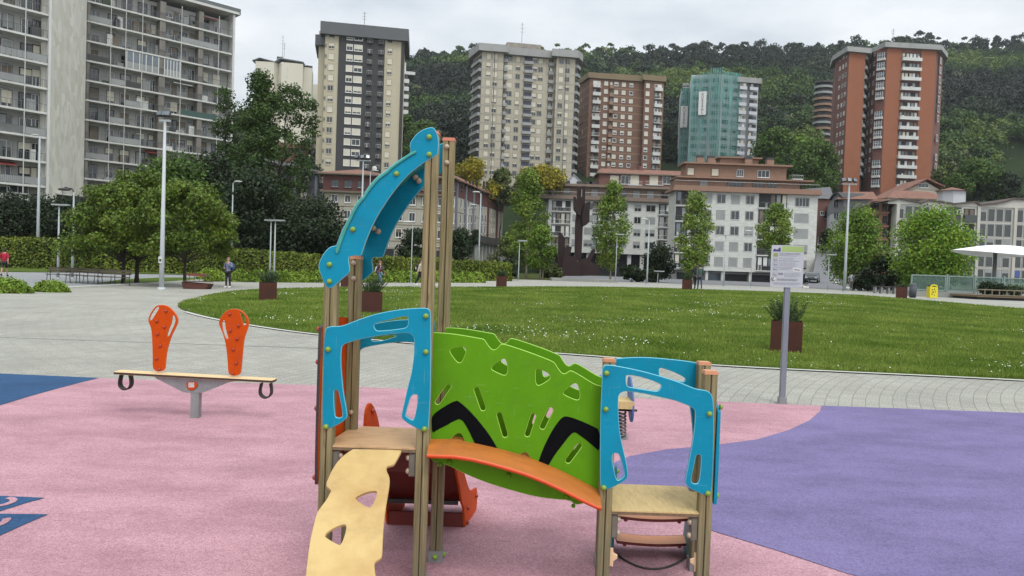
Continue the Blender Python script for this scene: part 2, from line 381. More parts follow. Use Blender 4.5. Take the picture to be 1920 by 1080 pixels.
def bolt_mesh(name, m, r=.0135, n=14):
    b = MB(); prof = [(r * 1.05, 0), (r * 1.05, .004), (r, .008), (r * .78, .0125), (r * .4, .0155), (0.0001, .0165)]
    vs = []; fs = []
    for (q, h) in prof:
        for k in range(n): a = 2 * math.pi * k / n; vs.append((q * math.cos(a), -h, q * math.sin(a)))
    for i in range(len(prof) - 1):
        for k in range(n): fs.append((i * n + k, i * n + (k + 1) % n, (i + 1) * n + (k + 1) % n, (i + 1) * n + k))
    b.add(vs, fs, m); me = b.mesh(name); me.shade_smooth(); return me
BOLT = {'g': bolt_mesh('bolt', m_boltg), 'w': bolt_mesh('bolt', m_boltw), 'r': bolt_mesh('bolt', m_boltr), 'g2': bolt_mesh('bolt', m_green, .012)}
def bolt(parent, p, kind='g', rot=0.0, sc=1.0):
    o = bpy.data.objects.new('bolt', BOLT[kind]); COL.objects.link(o); o.parent = parent
    o.location = Vector(p) - OFF[parent]; o.rotation_euler = (0, 0, rot); o.scale = (sc,) * 3
    return o

def panel(name, parent, outline, Y, thick, mface, holes=(), mside=None, mcham=None, it=2, hit=1, off=(0, 0, 0), cham=.003):
    f = lambda P: [Vector((q.x, q.z)) for q in (at(a, b, Y) for a, b in P)]
    L = [chaikin(f(outline), it)] + [chaikin(f(h), hit) for h in holes]
    T = Matrix.Translation(Vector(off)) @ frame_T(Vector((0, Y, 0)), Vector((1, 0, 0)), Vector((0, 0, 1)))
    b = MB(); sheet(b, L, T, thick, mface, mside, cham, mcham)
    return b.build(name, parent, fix=False)

# ================================================================ climbing frame
frame = thing('climbing_frame', (0.1, 4.0, 0), 'wooden post toddler climbing frame with blue arches, green eyebrow bridge and yellow climbing plank', 'climbing frame')
PW = .0335
def post(px, py, Y, ztop, cap=True, capm=None, foot=True):
    c = at(px, py, Y); b = MB(); x, y = c.x, c.y; g = .003
    # two laminated halves with a groove between, slightly rounded corners
    for sx in (-1, 1):
        xs = sorted((x + sx * g * .6, x + sx * PW)); r = .005
        P = [(xs[0] + r * (sx > 0) * .5, y - PW), (xs[1] - r, y - PW), (xs[1], y - PW + r), (xs[1], y + PW - r), (xs[1] - r, y + PW), (xs[0] + r, y + PW), (xs[0], y + PW - r), (xs[0], y - PW + r)] if sx > 0 else \
            [(xs[0] + r, y - PW), (xs[1] - r * .5, y - PW), (xs[1], y - PW + r), (xs[1], y + PW - r), (xs[1] - r, y + PW), (xs[0] + r, y + PW), (xs[0], y + PW - r), (xs[0], y - PW + r)]
        b.prism(P, .06, ztop, m_wood)
    b.box(x - g * .6, x + g * .6, y - PW + .008, y + PW - .008, .06, ztop - .002, m_groove)
    o = b.build('post', frame)
    if cap:
        k = MB(); q = PW + .002
        k.prism([(x - q, y - q), (x + q, y - q), (x + q, y + q), (x - q, y + q)], ztop + .0005, ztop + .013, capm or m_cap)
        q -= .004; k.prism([(x - q, y - q), (x + q, y - q), (x + q, y + q), (x - q, y + q)], ztop + .0132, ztop + .019, capm or m_cap)
        k.build('post_cap', o)
    if foot:
        k = MB(); q = PW + .008
        k.box(x - q, x + q, y - q, y + q, 0, .075, m_steel); k.build('post_foot', o)
        bolt(o, (x, y - q, .045), 'g', 0, 1.15); bolt(o, (x + q, y, .045), 'g', math.pi / 2, 1.1)
    return o, Vector((x, y, 0))
def zat(px, py, Y): return at(px, py, Y).z
YF, YB = 3.82, 4.20
pA, A = post(622, 540, YF, zat(620, 500, YF), False)
pB, B = post(666, 540, YB, zat(666, 486, YB))
pC, C_ = post(804.5, 480, YF, zat(810, 254, YF), True, m_capred)
pD, D_ = post(835.5, 480, YB, zat(841, 266, YB), True, m_capred)
pE, E_ = post(1132, 1000, YF, zat(1137, 692, YF))
pF, F_ = post(1331, 700, YF, zat(1331, 701, YF))
pG, G_ = post(1142, 676, YB, zat(1142, 678, YB))
pH, H_ = post(1319, 690, YB, zat(1319, 684, YB))
for (px, py) in ((663.5, 493), (663.5, 522)): bolt(pB, at(px, py, YB - PW), 'w')
for (px, py) in ((838, 275), (838, 305)): bolt(pD, at(px, py, YB - PW), 'w')
bolt(pB, at(658.5, 773, YB - PW), 'w'); bolt(pD, at(824, 870, YB - PW), 'w')

# --- roof arches
ARCH = [(806.7, 238.3), (812, 239), (816.7, 242.5), (821.7, 255), (822.7, 270), (821.3, 288.3), (819, 291), (806.7, 297.5), (790, 308.3), (773.3, 320.8), (756.7, 336.7), (740, 356.7), (723.3, 380), (706.7, 406.7), (698.3, 423.3), (688.3, 446.7), (679, 474),
        (677.5, 479), (672, 479.5), (657, 480), (654.2, 482), (653.8, 490), (656.7, 506.7), (653.3, 513.3), (640, 524.2), (626.7, 536.7), (618.3, 541.7), (610, 536.7), (601.7, 516.7), (596.3, 500), (600, 486.7), (610, 470), (620, 461.7), (630, 460.8), (631.7, 456.7),
        (640, 433.3), (651.7, 411.7), (661.7, 390), (671.7, 375), (681.7, 366.7), (683.3, 360), (696.7, 341.7), (710, 328.3), (723.3, 320), (730, 313.3), (750, 298.3), (769, 287), (770, 283), (767.5, 271.7), (771.7, 261.7), (783.3, 248.3), (795, 241.7)]
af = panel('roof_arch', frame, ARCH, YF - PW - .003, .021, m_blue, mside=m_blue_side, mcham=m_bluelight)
tag(af, 'front blue roof arch with yellow green bolts')
TRIM_O = [(630, 476), (628, 470), (633, 457), (641, 433), (652.4, 411.7), (662.4, 390), (672.2, 375.5), (682.3, 367), (684, 360), (697.3, 342), (710.5, 329), (724, 321), (731, 313.5), (750.5, 299), (770, 286), (778.3, 281.5), (780.5, 284)]
TRIM_I = [(780, 287), (768, 293), (752, 303.5), (733, 318), (727, 325), (713, 334), (701, 347), (688, 364), (685, 371), (676, 380), (667, 394), (657, 415), (647, 436), (640, 456), (633.5, 475)]
tr = panel('arch_trim', af, TRIM_O + TRIM_I, YF - PW - .013, .009, m_teal, it=1)
for q in ((804.8, 257), (804.8, 289.7), (743.5, 325.8), (661.7, 430.2), (618, 496), (618, 527.8)): bolt(af, at(q[0], q[1], YF - PW - .0035))
ab = panel('roof_arch', frame, ARCH, YF - PW - .003, .017, m_blue, mside=m_blue_side, mcham=m_bluelight, off=(.032, YB + 2 * PW - YF + .012, .0))
tag(ab, 'rear blue roof arch behind the tall posts')
b = MB(); MID = [((a[0] + c[0]) / 2, (a[1] + c[1]) / 2) for a, c in zip(TRIM_O[1:-1], TRIM_I[::-1])]
mv = [Vector((q.x, q.z)) for q in (at(x, y, YF - PW) for x, y in MID)]; mo = inset(mv, .012); nn = len(mv)
for yy0, yy1 in ((YF - PW + .018, YB + PW + .010),):
    vs = [(p.x + .0, yy0, p.y) for p in mv] + [(p.x + .032, yy1, p.y) for p in mv] + [(p.x + .032, yy1, p.y) for p in mo] + [(p.x, yy0, p.y) for p in mo]
    vs = vs[:]; b.add(vs, [f for i in range(1, nn - 2) for f in ((i, i + 1, nn + i + 1, nn + i), (3 * nn + i, 2 * nn + i, 2 * nn + i + 1, 3 * nn + i + 1))], m_teal)
b.build('roof_sheet', frame, True, fix=False)
for q in ((779, 332), (785, 339), (700, 428), (709, 434)):
    k = 'w'; bolt(ab, at(q[0], q[1], YB + PW - .012), k, 0, 1.2)

# --- window panels of the high tower
LP = [(609.2, 620), (612.5, 614), (620, 611.7), (636.7, 611.7), (646.7, 609.2), (671.7, 599.2), (705, 588.3), (738.3, 581.7), (771.7, 578), (796.7, 577), (804.2, 579.2), (808, 585), (807.8, 640), (807.5, 740), (803.5, 803), (801, 807), (786.7, 806.7), (763.3, 793.3), (753.3, 785), (752.5, 778.3), (756.7, 760), (763.3, 730), (766.7, 717), (771.7, 697),
      (775.8, 668), (776.7, 643.3), (775.8, 631.7), (768.3, 625), (755, 624.2), (721.7, 627.5), (688.3, 633.3), (663.3, 639.2), (643.3, 645.8), (640, 653.3), (639.2, 678.3), (640.8, 703.3), (644.2, 736.7), (646.7, 750), (650.8, 773.3), (651.7, 782.5), (641.7, 791.7), (621.7, 802.5), (613.3, 804), (605.8, 801.7), (604.2, 795), (604.2, 740), (605.8, 686.7), (607.5, 636.7)]
H1 = [(701.3, 613.3), (701.8, 608), (713.3, 603.3), (730, 600), (750, 594.2), (761.7, 593), (765.3, 595), (765.3, 606.7), (762.5, 614.2), (746.7, 617), (713.3, 620.5), (705, 619.7)]
H2 = [(625.8, 732.5), (630, 730.8), (634, 732.5), (638.3, 753.3), (642.5, 777.5), (640, 783.3), (631.7, 783.3), (628.3, 780), (626.3, 760)]
H3 = [(771.7, 740), (783.3, 740), (783.7, 745), (780, 770), (775.8, 786.7), (771.7, 787.5), (760.8, 780), (760.8, 775.8), (765, 760)]
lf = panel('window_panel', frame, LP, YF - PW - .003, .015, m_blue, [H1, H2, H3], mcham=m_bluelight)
for q in ((798.7, 592.5), (798.7, 659.7), (615.3, 655), (611.3, 800), (795.8, 804.2)): bolt(lf, at(q[0], q[1], YF - PW - .0035))
lb = panel('window_panel', frame, [(650, 655), (650, 640), (657, 623), (672, 615), (700, 607), (740, 600), (790, 598), (812, 600), (816, 606), (814, 640), (800, 646), (770, 641), (738, 642), (706, 647), (677, 653), (672, 665), (668, 760), (664, 770), (650, 765)], YB + PW + .014, .014, m_blue,
           [[(697, 640), (696, 634), (705, 631), (725, 629), (742, 628), (743, 631), (730, 635), (712, 640)]], mcham=m_bluelight)
tag(lb, 'blue panel at the back of the high deck')

# --- window panels of the low tower
RP = [(1130.8, 687.3), (1136, 683.7), (1149, 684.7), (1175, 689.3), (1207.7, 696.5), (1240.2, 705.6), (1272.8, 716), (1298.8, 727), (1310.5, 730.3), (1323.5, 731.4), (1332.7, 736.8), (1336.6, 744.6), (1338.5, 764), (1338.5, 816), (1336.6, 894), (1334, 921), (1330, 929.3), (1318.3, 928), (1296.2, 917.6), (1285.8, 908.5), (1284.5, 902), (1289.7, 874.6),
      (1296.2, 842), (1301.4, 809.5), (1304, 777), (1303.4, 769.4), (1296.2, 762.9), (1266.3, 751), (1240.2, 745.3), (1214.2, 739.4), (1188, 734.9), (1170, 733.6), (1162, 738), (1159.5, 744.6), (1159.5, 777), (1162, 809.5), (1167.3, 835.6), (1175, 868), (1178.4, 891.6), (1175, 899.4), (1155.6, 911), (1138.6, 918.3), (1129.5, 917.6), (1125.4, 911), (1125, 868), (1125.6, 777), (1128.2, 725), (1129.5, 692.5)]
R1 = [(1173.8, 705), (1176.4, 703.2), (1194.6, 705), (1220.7, 712.7), (1239, 720.5), (1240.2, 725), (1235, 733), (1227, 733.6), (1188, 727), (1176.4, 725), (1174, 716)]
R2 = [(1147.8, 852.5), (1153, 849.2), (1160.8, 851), (1166, 868), (1171.2, 889), (1170, 894), (1160.8, 900.7), (1155.6, 899.4), (1149, 870.7)]
R3 = [(1305.3, 853.8), (1310.5, 852.5), (1315, 853.8), (1313.8, 881), (1310.5, 904.6), (1304, 907.8), (1296.8, 904.6), (1296.2, 896.8), (1301.4, 874.6)]
rf = panel('window_panel', frame, RP, YF - PW - .003, .015, m_blue, [R1, R2, R3], mcham=m_bluelight)
for q in ((1137.3, 699.7), (1136, 767.4), (1330, 775.9), (1132, 914.3), (1326.8, 924.8)): bolt(rf, at(q[0], q[1], YF - PW - .0035))
rb = panel('window_panel', frame, [(1149, 676), (1153, 672.4), (1180, 670), (1210, 669.6), (1240, 671.7), (1279, 675.6), (1306, 679.5), (1311, 684), (1311, 870), (1303, 872), (1297, 780), (1290, 744), (1262, 728), (1235, 716), (1200, 702), (1175, 699), (1160, 700), (1156, 712), (1155, 800), (1149, 800)], YB + PW + .014, .014, m_blue,
           [[(1236, 691), (1240, 689.3), (1266, 698.5), (1285, 708.5), (1285, 713), (1280, 717), (1240, 706), (1236, 702)]], mcham=m_bluelight)
tag(rb, 'blue panel at the back of the low deck')

# --- bridge side panels
EY = [(810, 623.2), (825.8, 623.5), (851.6, 625.8), (877.3, 630), (903, 634.6), (907.5, 635.6), (911.7, 641.3), (918.6, 651.6), (925.5, 656.4), (932.3, 653.3), (938, 646), (942, 644.5), (951.3, 646.4), (980.5, 655.9), (1011.4, 667), (1037, 677.5), (1041, 681), (1045.8, 689.4), (1052.7, 698.8), (1059.5, 701), (1065.6, 696.3), (1070.7, 694.2), (1083.6, 700.6),
      (1109.4, 716.9), (1119.7, 722), (1127, 723), (1129, 726), (1128, 830), (1126, 925), (1118, 938), (1100, 941), (1092, 945), (1078.4, 946.7), (1068, 938), (1040.6, 936.4), (1006, 932), (963.3, 921), (920.3, 908), (886, 895), (860, 883), (839.5, 872), (815.5, 866.8), (808, 862), (807, 850), (808, 700), (808, 626)]
T1 = [(843, 655.9), (851.6, 651.6), (868.8, 649.8), (873.6, 653.3), (873, 661.9), (866.2, 678.2), (861, 680.4), (855.9, 677.3), (845.5, 663.6)]
T2 = [(921.2, 689.4), (927.2, 682.5), (942.7, 673), (947.8, 673), (951.3, 686), (951.3, 698), (947.8, 703.6), (941, 702.3), (922.9, 693.7)]
T3 = [(1004.5, 693.7), (1008, 691), (1023.4, 697), (1032, 704), (1031.2, 710), (1021.7, 716.9), (1010.6, 722.9), (1005.4, 720.3), (1004.2, 706.6)]
T4 = [(1056, 736.6), (1061.3, 730.6), (1075, 719.5), (1081.9, 718.6), (1086.2, 730.6), (1087.4, 744.4), (1084.5, 750), (1076.7, 748.7), (1057.8, 740)]
SL = [((820.6, 753.8), (840.4, 725.5), 4.6), ((893.7, 730.6), (905.7, 765), 5), ((936.5, 778), (947, 815), 5), ((1000, 780), (989, 814), 4.8), ((1032, 769), (1017.4, 799.8), 5), ((1086, 836), (1065.6, 863.4), 5)]
N1 = [(844, 838), (844, 824), (852, 816), (860, 811.5), (866, 814.4), (871, 826), (875, 838)]
N2 = [(973, 868), (975, 853), (980, 849), (985, 848), (990, 850.5), (995, 859), (999, 872)]
caps = [capsule(a, b, r) for a, b, r in SL]
YE = YF + PW + .004
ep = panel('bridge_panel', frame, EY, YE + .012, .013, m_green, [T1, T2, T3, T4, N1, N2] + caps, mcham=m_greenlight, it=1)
tag(ep, 'front green bridge panel with two black eyebrows')
bp_ = panel('bridge_panel', frame, EY, YE + .012, .013, m_green, [T1, T2, T3, T4, N1, N2] + caps, mcham=m_greenlight, it=1, off=(.047, .285, .004))
tag(bp_, 'rear green bridge panel')
BL = [(855, 750.4), (862, 754), (876, 766), (889.4, 780), (906.6, 800.6), (920.3, 819.5), (932.3, 840), (938, 850), (896, 842), (890.2, 831.6), (877.3, 804), (864.5, 784.3), (850, 790), (834.4, 799), (820, 806), (810.3, 812.7), (809, 790), (810.3, 778.8), (831, 763.3)]
BR = [(1056, 780.9), (1066, 781), (1083.6, 786.9), (1105, 796), (1126, 807), (1125, 848), (1112, 836), (1100.8, 826.4), (1088, 817), (1076.7, 809.2), (1067, 818), (1057.8, 829.8), (1040.6, 852), (1027.7, 873.7), (1020, 888), (1002, 880), (1009.7, 866), (1016.6, 845.3), (1030.3, 816), (1044, 793.8)]
for P in (BL, BR): panel('eyebrow', ep, P, YE + .010, .003, m_black, it=1, cham=.0005)
for q in ((843, 866), (953.5, 891), (1062.5, 931)): bolt(ep, at(q[0], q[1], YE + .0115), 'g2', 0, 1.1)
for q in ((826, 871), (1075, 948)): bolt(ep, at(q[0], q[1], YE + .0115), 'g2', 0, .9)

# --- walkway of the bridge (barrel shaped orange board)
fx = [(808, 852.2), (851.6, 853.9), (886, 859), (920.3, 867.5), (954.7, 877), (989, 888), (1023.4, 902), (1057.8, 918), (1092, 935.5), (1124, 950.5)]
bx = [(808, 824), (843, 823.8), (874, 829.3), (890, 831.6), (929, 840.5), (972, 852), (1006, 864), (1040.6, 878), (1075, 894.3), (1128, 922)]
FZ = [at(a, b, 3.722) for a, b in fx]; BZ = [at(a, b, YE) for a, b in bx]
w_ = MB(); rows = []
prof = [(3.722, 0, -.019), (3.720, 0, -.004), (3.724, 0, 0), (3.734, .12, 0), (3.752, .34, 0), (3.785, .68, 0), (3.82, .90, 0), (YE, 1, 0), (3.93, 1, .001), (4.0, 1, -.012), (4.08, 1, -.034), (4.13, 1, -.056), (4.13, 1, -.074), (4.0, 1, -.04), (3.85, .95, -.022), (3.76, .3, -.02)]
xs = np.linspace(C_.x + PW - .002, E_.x - PW + .004, 40)
for x in xs:
    zf = float(np.interp(x, [p.x for p in FZ], [p.z for p in FZ])); zb = float(np.interp(x, [p.x for p in BZ], [p.z for p in BZ]))
    rows.append([Vector((x, y, zf + (zb - zf) * t + d)) for y, t, d in prof])
K = len(prof); vs = [v for r in rows for v in r]
fs = [(i * K + k, i * K + k + 1, (i + 1) * K + k + 1, (i + 1) * K + k) for i in range(len(rows) - 1) for k in range(2, K - 1)]
w_.add(vs, fs, m_orange2)
w_.add(vs, [(i * K + k, i * K + (k + 1) % K, (i + 1) * K + (k + 1) % K, (i + 1) * K + k) for i in range(len(rows) - 1) for k in (0, 1, K - 1)], m_orange_lip)
w_.add(rows[0], [tuple(range(K))], m_orange_lip); w_.add(rows[-1], [tuple(range(K))], m_orange_lip)
w_.build('bridge_walkway', frame, True)

# --- decks
def deck(pL, pR, z, m, name='deck'):
    b = MB(); y0, y1 = YF - PW + .004, YB + PW + .03; xl0, xr0 = pL.x + PW + .001, pR.x - PW - .001
    P = [(pL.x - PW * .2, y0 + 2 * PW), (xl0, y0 + 2 * PW - .003), (xl0, y0), (xr0, y0), (xr0, y0 + 2 * PW - .003), (pR.x + PW * .2, y0 + 2 * PW), (pR.x + .046, y1 - 2 * PW - .03), (xr0 + .044, y1 - 2 * PW - .03), (xr0 + .044, y1), (xl0 + .044, y1), (xl0 + .044, y1 - 2 * PW - .03), (pL.x + .03, y1 - 2 * PW - .03)]
    b.prism(P, z - .008, z, m); o = b.build(name, frame)
    k = MB(); k.box(xl0, xr0, y0 + .002, y0 + .020, z - .0235, z - .0085, m_deckedge); k.box(xl0, xr0, y0 + .2, y0 + .22, z - .04, z - .0085, m_deckedge); k.build('deck_edge', o)
    return o
Z1 = zat(700, 838, YF - PW + .004); Z2 = zat(1230, 959, YF - PW + .004)
deck(A, C_, Z1, m_ochre); deck(E_, F_, Z2, m_ochre2)
def bracket(x, z0, z1, side):
    b = MB(); x0, x1 = sorted((x, x + side * .034)); b.box(x0, x1, YF - .018, YF + .018, z0, z1, m_bracket)
    b.box(x0 + .004, x1 - .004, YF - .022, YF - .0175, z0 + .006, z1 - .006, m_bracket)
    o = b.build('deck_bracket', frame)
    for t in (.2, .78): bolt(o, (x1 if side > 0 else x0, YF - .005, z0 + (z1 - z0) * t), 'w', math.pi / 2 * side, 1.1)
for (pp, side, z) in ((A, 1, Z1), (C_, -1, Z1), (E_, 1, Z2), (F_, -1, Z2)): bracket(pp.x + side * (PW + .001), z - .15, z - .03, side)

# --- left guard board (edge on), right guard board
def side_board(name, x0, y0, y1, dx, z0, z1, mface, th=.016, lab=None, outer=1, holes=()):
    ey = Vector((dx, 1, 0)).normalized(); L = (Vector((dx, 1, 0)) * (y1 - y0)).length
    T = frame_T(Vector((x0, y0, 0)), ey, Vector((0, 0, 1)))
    P = chaikin([(0, z0), (0, z1 - .02), (.02, z1), (L * .55, z1 + .03), (L - .04, z1 + .01), (L, z1 - .02), (L, z0 + .02), (L - .03, z0), (.03, z0)], 2)
    b = MB(); sheet(b, [P] + list(holes), T, th, mface, m_dark if lab is None else None, .001, m_dark if lab is None else None)
    o = b.build(name, frame, fix=False)
    if lab: tag(o, lab)
    return o
gl = side_board('guard_board', A.x - PW - .002, YF - .05, YB + .05, .108, zat(603, 910, 3.77), zat(601, 610, 3.77), m_orange)
for z in (1.37, 1.2, .96, .6):
    bolt(gl, (A.x - PW - .018, YF - .02, z - .02), 'r', -math.pi / 2, 1.0)
gr = side_board('guard_board', F_.x + PW + .02, YF - .045, YB + .05, .108, zat(1343, 948, 3.77), zat(1345, 768, 3.77), m_blue, lab='blue guard board on the outer side of the low deck')
for (z, y) in ((1.02, 3.80), (.56, 3.80)): bolt(gr, (F_.x + PW + .02, y, z), 'g', math.pi / 2, 1.0)

# --- yellow climbing plank (slanted plane)
p0 = Vector((0, 3.765, Z1 - .022)); sl = .571
nrm = Vector((0, -sl, 1)).normalized(); ex = Vector((1, 0, 0)); ey = Vector((0, 1, sl)).normalized()
T = frame_T(p0, ex, ey); Ti = T.inverted()
def pl(P): return [(Ti @ onplane(a, b, p0, T.to_3x3().col[2])).to_2d() for a, b in P]
PLK = [(660.8, 842.5), (662, 841.5), (752, 843.2), (752.8, 845.5), (746.7, 856.7), (739.2, 870), (734, 872), (724.2, 874.2), (725, 883.3), (730, 893), (731, 903), (728.2, 922), (722, 958.4), (717.6, 1006), (716.7, 1038), (715, 1045), (710, 1049), (703.4, 1053), (701.7, 1059.4), (704.3, 1079.7), (709, 1110), (712, 1150), (708, 1200), (690, 1210), (690, 1240), (700, 1290), (700, 1400), (560, 1400), (562, 1250), (568, 1140),
       (573.3, 1077), (579.5, 1024), (584.8, 997.4), (593.6, 962), (600.7, 951.4), (613, 935.4), (619.5, 922), (621, 919.5), (618.4, 916.8), (611.7, 911.5), (612, 905), (613.3, 901.7), (621.7, 881.7), (635, 861.7), (650, 849)]
HA = [(666.3, 934.5), (669.8, 930), (687.5, 922), (701.7, 919.8), (707.3, 921.2), (705.2, 931.9), (696.4, 950.5), (691, 951.4), (675, 942.5)]
HB = [(608.7, 1004.5), (613, 997.4), (630.8, 986.8), (645, 982.3), (650, 985), (646.8, 1002.7), (639.7, 1020.4), (634.4, 1021.3), (613, 1009)]
b = MB(); sheet(b, [chaikin(pl(PLK), 1), chaikin(pl(HA), 1), chaikin(pl(HB), 1)], T, .016, m_yellow, None, .002)
yp = b.build('climbing_plank', frame, fix=False); tag(yp, 'yellow notched climbing plank with two triangular holes')

# --- slide behind the high deck
dxs = .16
def slide_plate(x0, label=None):
    # outline in (depth Y, z); traced from the outer right plate
    S_ = [(4.28, .60), (4.28, .80), (4.31, .865), (4.36, .875), (4.43, .83), (4.50, .75), (4.54, .67), (4.60, .50), (4.63, .43), (4.73, .33), (4.84, .231), (4.91, .199), (5.0, .185), (5.11, .165), (5.12, .02), (5.05, .0), (4.83, .0), (4.75, .0), (4.72, .10), (4.70, .16), (4.636, .20), (4.57, .316), (4.497, .40), (4.42, .50), (4.34, .57)]
    c = Vector((dxs, 1, 0)); T = frame_T(Vector((x0, 0, 0)), c.normalized(), Vector((0, 0, 1))); k = c.length
    b = MB(); sheet(b, [chaikin([(y * k, z) for y, z in S_], 1)], T, .015, m_orange, None, .002)
    return b
sx0 = B.x + PW + .004 - dxs * 4.2; sx1 = D_.x + PW + .012 - dxs * 4.2
slide = slide_plate(sx1).build('slide_side', frame, fix=False); tag(slide, 'right side board of the orange slide')
for (y, z) in ((4.60, .44), (5.06, .12), (4.80, .12), (4.79, .03)): bolt(slide, (sx1 + dxs * y, y, z), 'r', math.pi / 2, 1.1)
slide2 = slide_plate(sx0 + .016).build('slide_side', frame, fix=False); tag(slide2, 'left side board of the orange slide')
bolt(slide2, (sx0 + .018 + dxs * 4.38, 4.38, .82), 'r', math.pi / 2, 1.1)
b = MB(); PR = [(4.235, Z1 - .004), (4.34, Z1 - .03), (4.45, .62), (4.58, .40), (4.70, .25), (4.85, .15), (5.0, .12), (5.12, .115)]
PR2 = chaikin([(y, z, 0) for y, z in PR], 2, False)
for i in range(len(PR2) - 1):
    (y0, z0, _), (y1, z1, _) = PR2[i], PR2[i + 1]
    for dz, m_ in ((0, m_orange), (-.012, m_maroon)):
        b.quad((sx0 + .017 + dxs * y0, y0, z0 + dz), (sx1 - .016 + dxs * y0, y0, z0 + dz), (sx1 - .016 + dxs * y1, y1, z1 + dz), (sx0 + .017 + dxs * y1, y1, z1 + dz), m_)
b.build('slide_chute', frame, True, fix=False)
b = MB(); b.box(sx0 + .018 + dxs * 4.75, sx1 - .018 + dxs * 4.75, 4.745, 4.76, .01, .10, m_maroon); b.box(sx0 + .018 + dxs * 4.6, sx1 - .018 + dxs * 4.6, 4.6, 4.63, .20, .225, m_dark)
b.build('slide_brace', frame)
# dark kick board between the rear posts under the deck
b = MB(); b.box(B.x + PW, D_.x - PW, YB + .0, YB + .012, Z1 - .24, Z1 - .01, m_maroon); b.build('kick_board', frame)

m_rung = mat('rung_orange', rgb(228, 150, 100, .8), .45, .08, 6)
# --- ladder behind the low deck
lx0, lx1 = at(1152, 1000, 4.27).x, at(1297, 1000, 4.27).x
for x in (lx0, lx1):
    b = MB(); T = frame_T(Vector((x, 4.26, 0)), Vector((.108, 1, 0)), Vector((0, 0, 1)))
    sheet(b, [chaikin([(0, Z2 - .02), (0, Z2 + .09), (.03, Z2 + .11), (.10, Z2 + .02), (.22, .22), (.30, .06), (.30, 0), (.10, 0), (.04, .05), (.01, .2)], 1)], T, .014, m_tealdark)
    o = b.build('ladder_side', frame, fix=False)
    for z, y in ((Z2 + .07, 4.275), (Z2 + .02, 4.28)): bolt(o, (x + .001, y, z), 'g', math.pi / 2, .9)
def rung(pxa, pya, pxb, pyb, Y, h):
    a, c = at(pxa, pya, Y), at(pxb, pyb, Y); b = MB(); n = 14; z = (a.z + c.z) / 2
    for i in range(n):
        t0, t1 = i / n, (i + 1) / n; x0, x1 = a.x + (c.x - a.x) * t0, a.x + (c.x - a.x) * t1
        s0, s1 = -.012 * math.sin(math.pi * t0), -.012 * math.sin(math.pi * t1)
        y1 = Y + .125
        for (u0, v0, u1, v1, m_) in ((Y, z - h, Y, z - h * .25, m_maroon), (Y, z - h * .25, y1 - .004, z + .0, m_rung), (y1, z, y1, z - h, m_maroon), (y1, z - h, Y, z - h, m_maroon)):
            b.quad((x0, u0, v0 + s0), (x1, u0, v0 + s1), (x1, u1, v1 + s1), (x0, u1, v1 + s0), m_)
    o = b.build('ladder_rung', frame, fix=True)
    for x in (a.x + .05, c.x - .05): bolt(o, (x, Y + .03, z - h - .012), 'r', 0, .9)
rung(1159, 966, 1292, 970, 4.30, .022); rung(1157, 1012, 1292, 1017, 4.38, .022)
b = MB(); gp = lambda x, y: onplane(x, y, Vector((0, 0, .014)), Vector((0, 0, 1)))
b.tube([gp(1159 + 133 * t, 1040 + 27 * math.sin(math.pi * t) ** .8) for t in np.linspace(0, 1, 24)], .007, m_dark, 8); b.build('ladder_bar', frame, True)
for P in ([(1142.5, 1028), (1150, 1028), (1150.5, 1037), (1158, 1041), (1157.5, 1048), (1150, 1053), (1149.5, 1063), (1142, 1062)],
          [(1302, 1037), (1310.5, 1037.5), (1309.5, 1073), (1302, 1072), (1302, 1061), (1294, 1055), (1294.5, 1049), (1302, 1046)]):
    panel('corner_brace', frame, P, YF - .01, .012, m_cream, it=0)

# ================================================================ seesaw
g = base(367, 7.75); sw_y = g.y
saw = thing('seesaw', g, 'small seesaw with two orange backrests on a grey steel post', 'seesaw')
def swp(px, py, Y=sw_y): return at(px, py, Y)
b = MB(); hw = .085
a0, a1 = swp(219, 695), swp(516, 711)
d = (a1 - a0); d.y = 0; L = d.length; ex = d.normalized()
T = frame_T(a0 + Vector((0, 0, .0)), ex, Vector((0, 1, 0)))   # z up
sheet(b, [chaikin([(0, -hw + .02), (.02, -hw), (L - .02, -hw), (L, -hw + .02), (L, hw - .02), (L - .02, hw), (.02, hw), (0, hw - .02)], 1)], T, .028, mat('seat_ply', rgb(226, 196, 145, .82), .5, .07, 6, .05, 80, stretch=(1, 6, 1)), mat('seat_ply_edge', rgb(60, 45, 35), .6, .1, 20), .003)
seat = b.build('seat_board', saw, fix=False)
def sback(P, holes, boltsp, lab):
    Y = sw_y
    f = lambda Q: [Vector((q.x, q.z)) for q in (at(x, y, Y) for x, y in Q)]
    T = frame_T(Vector((0, Y, 0)), Vector((1, 0, 0)), Vector((0, 0, 1))); b = MB()
    sheet(b, [chaikin(f(P), 2)] + [chaikin(f(h), 1) for h in holes], T, .018, m_orange, None, .002, mat('orange_chamfer', rgb(240, 140, 90, .85), .4, .03, 6))
    o = b.build('backrest', saw, fix=False); tag(o, lab)
    for q in boltsp: bolt(o, at(q[0], q[1], Y - .001), 'r', 0, 1.15)
Q = lambda L: [(190 + x / 4.319, 550 + y / 4.32) for x, y in L]
sback(Q([(415, 633), (515, 633), (520, 560), (530, 470), (560, 360), (600, 280), (622, 230), (618, 195), (590, 150), (545, 105), (500, 93), (450, 95), (420, 125), (390, 175), (378, 215), (385, 240), (405, 290), (412, 400), (415, 520)]),
      [Q([(392, 220), (388, 205), (405, 165), (440, 115), (462, 108), (468, 120), (440, 165), (410, 215)]), Q([(575, 172), (590, 180), (603, 215), (590, 255), (560, 320), (545, 350), (530, 342), (545, 290), (568, 240)])],
      Q([(525, 143), (450, 225), (510, 272), (455, 330), (478, 425), (448, 527), (472, 615)]), 'left orange backrest with hand slots')
